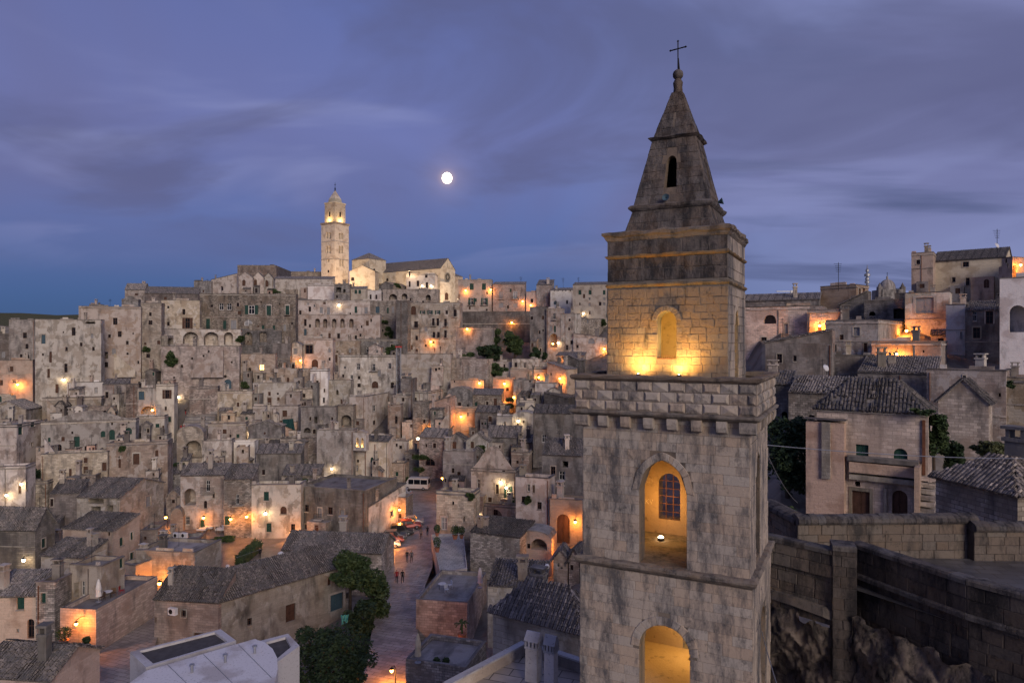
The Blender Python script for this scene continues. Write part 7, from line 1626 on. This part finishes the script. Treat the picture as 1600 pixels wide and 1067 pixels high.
# ------------------------------------------------------------------ vehicles
for nm, c in (('car_white', (.60, .59, .57)), ('car_silver', (.34, .35, .37)), ('car_red', (.28, .035, .025)), ('car_black', (.018, .02, .026)), ('car_grey', (.11, .11, .12))): plain(nm, c, .28, .2, .03); MAT[nm].node_tree.nodes['Principled BSDF'].inputs['Specular IOR Level'].default_value = .6
plain('tyre', (.015, .015, .015), .9); plain('tail', (.35, .02, .015), .4); plain('head', (.7, .7, .68), .2)
def vehicle(px, py, yaw, paint, label, L=4.2, Wd=1.75, H=1.48, van=False, z=-32.0):
    b = PZ(px, py, z); r = empty('van' if van else 'car', b, R(yaw)); tag(r, label, 'van' if van else 'car', 'vehicles parked in the street'); hw = Wd / 2
    if van: low = [(-.5, .35), (-.5, 1.1), (-.49, 2.0), (.40, 2.0), (.45, .5), (.5, .95), (.5, .35)]; prof = [(-L * .5, .32), (-L * .5, 1.15), (-L * .485, H), (L * .27, H), (L * .40, H * .58), (L * .5, H * .45), (L * .5, .32)]; gl = [(-L * .46, 1.2, L * .26, H - .28), ]
    else: prof = [(-L * .5, .34), (-L * .49, .82), (-L * .40, .92), (-L * .30, H), (L * .10, H), (L * .26, .95), (L * .47, .80), (L * .5, .55), (L * .5, .34)]
    mb = MB(); n = len(prof); ins = lambda zz_: hw * (1 if zz_ < .95 else (.95 if van else .80))
    A = [Vector((x, -ins(zz_), zz_)) for x, zz_ in prof]; B = [Vector((x, ins(zz_), zz_)) for x, zz_ in prof]
    for i in range(n): j = (i + 1) % n; mb.face([A[i], A[j], B[j], B[i]])
    mb.face(list(reversed(A))); mb.face(B); mb.build('body', MAT[paint], r)
    def pane(pts, nm='window'): q = MB(); q.face(pts); q.build(nm, MAT['glass'], r)
    for sg in (-1, 1):
        if van:
            for x0, x1 in ((-L * .46, -L * .2), (-L * .18, L * .06), (L * .08, L * .28)): y = sg * (hw * .95 + .012); pane([(x0, y, 1.25), (x1, y, 1.25), (x1, y, H - .3), (x0, y, H - .3)])
        else:
            for x0, x1, x2, x3 in ((-L * .36, -L * .13, -L * .14, -L * .285), (-L * .11, L * .20, L * .085, -L * .11)): y0, y1 = sg * (hw * .97 + .012), sg * (hw * .81 + .012); pane([(x0, y0, .93), (x1, y0, .93), (x2, y1, H - .08), (x3, y1, H - .08)])
    o = .015
    if van: pane([(L * .395 + o, -hw * .85, H * .6), (L * .395 + o, hw * .85, H * .6), (L * .285 + o, hw * .85, H * .94), (L * .285 + o, -hw * .85, H * .94)], 'windscreen'); pane([(-L * .497 - o, -hw * .8, 1.3), (-L * .497 - o, hw * .8, 1.3), (-L * .488 - o, hw * .8, H - .25), (-L * .488 - o, -hw * .8, H - .25)], 'rear_window')
    else: pane([(L * .25 + o, -hw * .78, 1.0), (L * .25 + o, hw * .78, 1.0), (L * .115 + o, hw * .74, H - .06), (L * .115 + o, -hw * .74, H - .06)], 'windscreen'); pane([(-L * .39 - o, -hw * .76, .98), (-L * .39 - o, hw * .76, .98), (-L * .31 - o, hw * .74, H - .07), (-L * .31 - o, -hw * .74, H - .07)], 'rear_window')
    for sx in (-.31, .31):
        for sg in (-1, 1):
            mb = MB(); wr = .33; mb.lathe([(0, -.10), (wr * .6, -.11), (wr, -.09), (wr, .09), (wr * .6, .11), (0, .10)], 14); w = mb.build('wheel', MAT['tyre'], r, (sx * L, sg * (hw - .06), wr)); w.rotation_euler = (R(90), 0, 0)
            mb = MB(); mb.lathe([(wr * .58, 0), (wr * .4, .02), (0, .03)], 10); q = mb.build('rim', MAT['steel'], w, (0, 0, -sg * .112)); q.rotation_euler = (R(180) if sg > 0 else 0, 0, 0)
    for sg in (-1, 1):
        for nm, x, m in (('headlight', L * .49, 'head'), ('tail_light', -L * .497, 'tail')): mb = MB(); zz_ = .62 if not van else .8; mb.box(x - .03, x + .035, sg * hw * .72 - .16, sg * hw * .72 + .16, zz_, zz_ + .16); mb.build(nm, MAT[m], r)
    mb = MB(); mb.box(L * .5 - .02, L * .5 + .06, -hw * .9, hw * .9, .34, .5); mb.box(-L * .5 - .06, -L * .5 + .02, -hw * .9, hw * .9, .34, .5); mb.build('bumper', MAT['car_grey'], r)
vehicle(651, 764, 172, 'car_white', 'white minibus parked in the small square', 5.6, 2.0, 2.55, True)
vehicle(668, 752, 165, 'car_grey', 'dark car half hidden behind the white minibus'); vehicle(628, 774, 170, 'car_silver', 'silver car beside the low annex below the minibus')
vehicle(643, 819, 10, 'car_silver', 'silver car at the far end of the parked row'); vehicle(639, 825, 10, 'car_red', 'red car second in the parked row'); vehicle(625, 835, 8, 'car_black', 'black off road car in the parked row', 4.5, 1.85, 1.75); vehicle(615, 842, 8, 'car_grey', 'grey car nearest but two in the parked row'); vehicle(610, 848, 12, 'car_red', 'dark red car under the post lamp'); vehicle(604, 855, 14, 'car_white', 'white car at the near end of the parked row')
# ------------------------------------------------------------------ people
for nm, c in (('skin', (.34, .20, .14)), ('cloth_red', (.30, .03, .03)), ('cloth_black', (.016, .016, .02)), ('cloth_blue', (.05, .07, .12)), ('cloth_grey', (.10, .10, .11)), ('hair', (.025, .018, .014)), ('cloth_pale', (.35, .33, .31))): plain(nm, c, .85)
def body_mesh(stride, arm):
    V = [(0, 0, .95, .13), (0, 0, 1.15, .125), (0, 0, 1.36, .15), (0, 0, 1.50, .055), (0, .01, 1.62, .095), (0, .0, 1.72, .07),
         (-.09, 0, .90, .095), (-.10, stride * .5, .50, .062), (-.10, stride * .9 - .05, .09, .042), (-.10, stride * .9 - .2, .04, .04),
         (.09, 0, .90, .095), (.10, -stride * .35, .50, .062), (.10, -stride * .95, .09, .042), (.10, -stride * .95 - .15, .04, .04),
         (-.20, 0, 1.42, .055), (-.25, -arm * .1, 1.14, .042), (-.24, -arm * .35, .90, .034), (-.24, -arm * .4, .80, .03), (.20, 0, 1.42, .055), (.25, arm * .1, 1.14, .042), (.24, arm * .2, .90, .034), (.24, arm * .2, .80, .03)]
    E_ = [(0, 1), (1, 2), (2, 3), (3, 4), (4, 5), (0, 6), (6, 7), (7, 8), (8, 9), (0, 10), (10, 11), (11, 12), (12, 13), (2, 14), (14, 15), (15, 16), (16, 17), (2, 18), (18, 19), (19, 20), (20, 21)]
    me = bpy.data.meshes.new('person'); me.from_pydata([v[:3] for v in V], E_, []); o = bpy.data.objects.new('person_skeleton', me); COL.objects.link(o)
    sm = o.modifiers.new('skin', 'SKIN')
    for i, v in enumerate(V): me.skin_vertices[0].data[i].radius = (v[3], v[3])
    me.skin_vertices[0].data[0].use_root = True; ss = o.modifiers.new('sub', 'SUBSURF'); ss.levels = 1; ss.render_levels = 1
    dg = bpy.context.evaluated_depsgraph_get(); m2 = bpy.data.meshes.new_from_object(o.evaluated_get(dg)); bpy.data.objects.remove(o); bpy.data.meshes.remove(me)
    m2.name = 'person'; m2.polygons.foreach_set('use_smooth', [True] * len(m2.polygons)); return m2
BODY = [body_mesh(.22, .6), body_mesh(-.2, -.5), body_mesh(.03, .1)]
def person(px, py, D, top, legs, yaw, pose, label, h=1.0):
    b = P(px, py, D) if D else PZ(px, py, -31.97); r = empty('person', b, R(yaw)); tag(r, label, 'person', 'people walking in the town'); r.scale = (h, h, h)
    me = BODY[pose].copy(); me.materials.clear()
    for m in (top, legs, 'skin', 'hair', 'cloth_black'): me.materials.append(MAT[m])
    idx = []
    for p in me.polygons:
        c = p.center; z_ = c.z
        idx.append(3 if z_ > 1.655 or (z_ > 1.58 and c.y > .04) else 2 if z_ > 1.47 else 2 if abs(c.x) > .19 and z_ < .87 and z_ > .6 else 0 if z_ > .93 or abs(c.x) > .20 and z_ > .6 else 4 if z_ < .09 else 1)
    me.polygons.foreach_set('material_index', idx); put('body', me, r)
for q in ((620, 910, None, 'cloth_red', 'cloth_black', 10, 0, 'person in a red top walking down the street'), (629, 910, None, 'cloth_black', 'cloth_black', 0, 1, 'person in dark clothes walking beside the red top'), (636, 878, None, 'cloth_black', 'cloth_blue', 0, 0, 'left of the two dark dressed people on the street'), (643, 878, None, 'cloth_grey', 'cloth_black', 5, 1, 'right of the two dark dressed people on the street'), (658, 842, None, 'cloth_grey', 'cloth_black', 180, 1, 'person in grey walking by the black car'), (668, 838, None, 'cloth_black', 'cloth_blue', 180, 0, 'person in dark clothes near the terrace door'),
          (640, 728, 160, 'cloth_blue', 'cloth_black', 0, 2, 'leftmost of three people on the lit steps'), (645, 728, 160, 'cloth_black', 'cloth_grey', 30, 0, 'middle of three people on the lit steps'), (650, 727, 160, 'cloth_red', 'cloth_black', 0, 1, 'rightmost of three people on the lit steps'), (290, 648, 176, 'cloth_black', 'cloth_red', 0, 0, 'person in dark top on the broad left steps'), (300, 643, 178, 'cloth_pale', 'cloth_black', 0, 1, 'person with pale top on the broad left steps'), (283, 674, 168, 'cloth_red', 'cloth_black', 0, 2, 'left person of the pair below the broad steps'), (288, 674, 168, 'cloth_red', 'cloth_blue', 0, 2, 'right person of the pair below the broad steps'), (406, 873, None, 'cloth_black', 'cloth_black', 40, 2, 'person standing on the restaurant square by the hedge'),
          (679, 551, 214, 'cloth_red', 'cloth_black', 0, 2, 'person in red on the ramp under the balconied palace'), (688, 549, 214, 'cloth_black', 'cloth_black', 0, 0, 'person in black on the ramp under the balconied palace')): person(*q)
# ------------------------------------------------------------------ broad steps on the left slope
def steps(px0, px1, y0, y1, n, label, dx=0):
    r = empty('stone_steps', P((px0 + px1) / 2, y0, dep((px0 + px1) / 2, y0))); tag(r, label, 'steps'); o = r.location.copy()
    for i in range(n):
        t0 = i / n; ya = y0 + (y1 - y0) * t0; yb = y0 + (y1 - y0) * (i + 1) / n; a = px0 + dx * t0; b = px1 + dx * t0; Da = dep(300, ya) - 3.2; Db = dep(300, yb) - 2.4
        p, q = P(a, ya, Da), P(b, ya, Da); p2, q2 = P(a + dx / n, yb, Db), P(b + dx / n, yb, Db); mb = MB(); z1 = p.z + abs(p2.z - p.z) * .55
        mb.hexa([Vector((v.x, v.y, v.z - 4)) - o for v in (p, q)] + [Vector((v.x, v.y, p.z - 4)) - o for v in (q2, p2)] + [Vector((v.x, v.y, z1)) - o for v in (p, q, q2, p2)]); mb.build('step', MAT['deck'], r)
def yard_stair():
    a, b = P(268, 927, 86), P(287, 891, 93); r = empty('yard_stair', a); tag(r, 'orange lit stone stair climbing between the yard walls', 'stair'); n = 12; d = b - a; w = Vector((1.5, -.3, 0))
    for i in range(n):
        p = d * (i / n); q = d * ((i + 1) / n); zt_ = q.z; mb = MB(); mb.hexa([Vector((v.x, v.y, -3)) for v in (p - w * .5, p + w * .5, Vector((q.x, q.y, 0)) + w * .5, Vector((q.x, q.y, 0)) - w * .5)] + [Vector((v.x, v.y, zt_)) for v in (p - w * .5, p + w * .5, Vector((q.x, q.y, 0)) + w * .5, Vector((q.x, q.y, 0)) - w * .5)]); mb.build('step', MAT['K'], r)
yard_stair()
steps(284, 330, 668, 612, 12, 'broad stone steps climbing the left slope', 22)
# ------------------------------------------------------------------ restaurant, parasols, small things
def canopy(px, py, w, D, label, mat='canvas', H=2.6):
    s = D / F; hw = w * s / 2; c = P(px, py, D); r = empty('canopy', Vector((c.x, c.y, c.z - H)), R(20)); tag(r, label, 'awning'); mb = MB(); z0 = H - .5; c4 = [(-hw, -hw, z0), (hw, -hw, z0), (hw, hw, z0), (-hw, hw, z0)]
    for i in range(4): j = (i + 1) % 4; mb.face([c4[i], c4[j], (0, 0, H + .35)]); mb.face([(c4[i][0], c4[i][1], z0 - .25), (c4[j][0], c4[j][1], z0 - .25), c4[j], c4[i]])
    mb.build('cloth', MAT[mat], r)
    for x, y, _ in c4: mb = MB(); mb.tube([(x * .95, y * .95, -1.2), (x * .95, y * .95, z0)], .045, 5); mb.build('post', MAT['wood'], r)
canopy(431, 812, 32, 114, 'left beige awning over the restaurant tables', 'canvas_warm', 2.8); canopy(457, 806, 28, 117, 'right beige awning over the restaurant tables', 'canvas_warm', 2.8); canopy(501, 739, 42, 150, 'white square umbrella on the terrace behind the grey box house', 'canvas', 2.6); canopy(92, 843, 12, 105, 'small blue parasol behind the dark gabled house', 'blue_cloth', 2.2)
def parasol(px, py_base, D, h, label, mat='canvas'):
    s = D / F; r = empty('closed_parasol', P(px, py_base, D)); tag(r, label, 'parasol', 'closed parasols'); H = h * s; mb = MB()
    mb.lathe([(.06, H * .22), (.30, H * .25), (.24, H * .45), (.28, H * .55), (.20, H * .8), (.08, H * .97), (0, H)], 9); mb.build('cloth', MAT[mat], r); mb = MB(); mb.tube([(0, 0, 0), (0, 0, H * .3)], .035, 6); mb.lathe([(.28, 0), (.28, .06), (0, .07)], 10); mb.build('pole', MAT['steel'], r)
parasol(750, 918, 74, 32, 'closed white parasol on the roof terrace'); parasol(653, 1035, 58, 46, 'closed cream parasol above the near street', 'canvas_warm'); parasol(154, 940, 71, 36, 'closed white parasol on the cluttered terrace')
def table(px, py, D, label, cloth=True, w=.75):
    r = empty('table', P(px, py, D)); tag(r, label, 'table', 'outdoor tables'); mb = MB(); mb.lathe([(0, .74), (w * .6, .74), (w * .62, .72), (w * .62, .70), (0, .69)], 12) if not cloth else mb.box(-w, w, -.45, .45, .45, .76, taper=-.02); mb.build('top', MAT['canvas'], r)
    for x in (-.35, .35): mb = MB(); mb.tube([(x, 0, 0), (x, 0, .7)], .03, 5); mb.build('leg', MAT['iron'], r)
def chair(px, py, D, yaw, label, mat='plastic_white'):
    r = empty('chair', P(px, py, D), R(yaw)); tag(r, label, 'chair', 'outdoor chairs'); mb = MB(); mb.box(-.22, .22, -.22, .22, .42, .46); mb.build('seat', MAT[mat], r); mb = MB(); mb.box(-.22, .22, .20, .23, .5, .92); mb.build('backrest', MAT[mat], r)
    for x in (-.2, .2):
        for y in (-.2, .2): mb = MB(); mb.tube([(x, y, 0), (x, y, .44)], .02, 4); mb.build('leg', MAT[mat], r)
tb = [(316, 832), (326, 829), (333, 824), (345, 832), (352, 828), (362, 836), (371, 835), (380, 838)]
wh = ['first', 'second', 'third', 'fourth', 'fifth', 'sixth', 'seventh', 'eighth']
for i, (x, y) in enumerate(tb):
    d = 31.9 * F / (y - CY); table(x, y, d, f'{wh[i]} cloth covered restaurant table from the left on the square')
    chair(x - 5, y + .8, 31.9 * F / (y + .8 - CY), 60 + i * 20, f'dark chair left of the {wh[i]} restaurant table', 'wood'); chair(x + 5, y + 1, 31.9 * F / (y + 1 - CY), -70 + i * 15, f'dark chair right of the {wh[i]} restaurant table', 'wood')
for i, (x, y) in enumerate(((425, 834), (437, 836), (448, 832))): table(x, y, 31.9 * F / (y - CY), f'{wh[i]} table from the left under the beige awnings')
ht_ = hof('roof terrace house with white garden chairs'); zd = ht_.zt - .45
dz = lambda y: -zd * F / (y - CY)
table(691, 921, dz(921), 'round white table on the roof terrace', False, .8); chair(698, 926, dz(926), 30, 'white chair before the round table on the roof terrace'); chair(703, 919, dz(919), -60, 'white chair right of the round table on the roof terrace')
dt = lambda y: 27.9 * F / (y - CY)
table(168, 934, dt(934), 'low white table on the cluttered left terrace', False, .8); chair(178, 932, dt(932), 40, 'wooden chair right of the low table on the cluttered terrace', 'wood'); chair(160, 938, dt(938), -30, 'wooden chair left of the low table on the cluttered terrace', 'wood'); chair(190, 928, dt(928), 100, 'red chair at the back of the cluttered terrace', 'cloth_red')
def dish(px, py, D, w, label):
    r = empty('satellite_dish', P(px, py, D)); tag(r, label, 'satellite dish', 'satellite dishes'); R_ = w * D / F / 2; mb = MB(); mb.lathe([(0, .12), (R_ * .5, .06), (R_ * .85, -.04), (R_, -.12)], 14); o = mb.build('reflector', MAT['plastic_white'], r); o.rotation_euler = (R(65), 0, R(30)); mb = MB(); mb.tube([(0, .1, -1.2), (0, .1, 0)], .03, 5); mb.build('mast', MAT['iron'], r)
dish(439, 866, 88, 10, 'white satellite dish on the double roofed tile house'); dish(411, 889, 84, 7, 'small white satellite dish on the large tile roof'); dish(356, 884, 84, 6, 'satellite dish at the upper edge of the large tile roof'); dish(856, 884, 62, 8, 'satellite dish left of the bell tower beside a chimney'); dish(1292, 574, 84, 12, 'round pale dish behind the hipped roof house'); dish(1559, 383, 130, 9, 'satellite dish on the long top right roof')
def fan_unit(px, py, D, label):
    s = D / F; r = empty('fan_unit', P(px, py, D), R(-20)); tag(r, label, 'fan unit', 'air conditioners'); mb = MB(); mb.box(-.5, .5, -.2, .2, 0, .75); mb.build('case', MAT['plastic_white'], r); mb = MB(); mb.lathe([(.27, 0), (.25, .02), (0, .02)], 12); o = mb.build('fan_grille', MAT['iron'], r, (-.12, -.205, .38)); o.rotation_euler = (R(90), 0, 0)
fan_unit(276, 840, 101, 'left of the two white fan units on the flat roof'); fan_unit(288, 840, 101, 'right of the two white fan units on the flat roof')
f_ = find(270, 955)
if f_: fan_unit(270, 960, f_[1][0] - .5, 'white fan unit on the wall of the large tile roofed house')
def antenna(px, py_top, py_base, D, label):
    s = D / F; b = P(px, py_base, D); r = empty('antenna', b); tag(r, label, 'antenna', 'roof antennas'); H = (py_base - py_top) * s; mb = MB(); mb.tube([(0, 0, -1), (0, 0, H)], .05, 5); mb.build('mast', MAT['iron'], r); mb = MB()
    for i in range(5): mb.tube([(-.8 + i * .1, 0, H - .3 - i * .35), (.6 - i * .05, 0, H - .3 - i * .35)], .03, 4)
    mb.build('elements', MAT['iron'], r)
for q in ((1310, 410, 446, 126, 'tall roof antenna on the right skyline beside the mast'), (1558, 358, 388, 130, 'antenna above the long top right roof'), (324, 436, 446, 300, 'antenna on the broken rubble house'), (814, 432, 444, 318, 'antenna on the dark palace roof'), (880, 434, 448, 300, 'left antenna above the white house'), (904, 433, 445, 300, 'right antenna near the big cream block')): antenna(*q)
# green tarpaulin, laundry, flags, cables
f_ = find(450, 661)
def cloth(name, pix, D, mat, label, cat):
    r = random.Random(3); c = P(sum(p[0] for p in pix) / 4, sum(p[1] for p in pix) / 4, D); mb = MB(); n = 8; g = []
    q = [P(x, y, D) - c for x, y in pix]
    for j in range(n + 1):
        g.append([])
        for i in range(n + 1): p = q[0].lerp(q[1], i / n).lerp(q[3].lerp(q[2], i / n), j / n); p.y += .12 * math.sin(i * 1.9 + j * .5); g[-1].append(p)
    for j in range(n):
        for i in range(n): mb.face([g[j][i], g[j][i + 1], g[j + 1][i + 1], g[j + 1][i]])
    for j in range(n):
        for i in range(n): mb.face([g[j + 1][i] + Vector((0, .02, 0)), g[j + 1][i + 1] + Vector((0, .02, 0)), g[j][i + 1] + Vector((0, .02, 0)), g[j][i] + Vector((0, .02, 0))])
    o = mb.build(name, MAT[mat], None, c); tag(o, label, cat)
cloth('tarpaulin', [(441, 655), (458, 654), (461, 672), (442, 664)], (f_[1][0] - .6) if f_ else 172, 'tarp', 'dark green tarpaulin hung over a small yard', 'tarpaulin')
cloth('laundry', [(532, 961), (545, 960), (543, 972), (534, 975)], 70, 'turq', 'turquoise cloth hung to dry below the leaning tree', 'laundry'); cloth('flag', [(1572, 683), (1582, 694), (1586, 722), (1574, 716)], 48, 'cloth_blue', 'drooping dark blue flag at the right edge', 'flag')
def cable(a, b, sag, label, r_=.015):
    m = (a + b) / 2; mb = MB(); mb.tube([tuple(a.lerp(b, i / 12) - m - Vector((0, 0, sag * 4 * (i / 12) * (1 - i / 12)))) for i in range(13)], r_, 4, cap=True); o = mb.build('cable', MAT['steel'], None, m); tag(o, label, 'cable', 'overhead cables')
cable(P(1196, 695, 24.2), P(1640, 716, 30), .15, 'long cable from the bell tower past the pinkish house'); cable(P(1200, 712, 24.4), P(1246, 785, 32), .2, 'cable slanting down from the bell tower to the dark tree'); cable(P(1190, 985, 21.5), P(1216, 1075, 17.5), .05, 'cable slanting down beside the foot of the bell tower'); cable(P(352, 876, 90), P(520, 812, 100), .3, 'cable over the restaurant square')
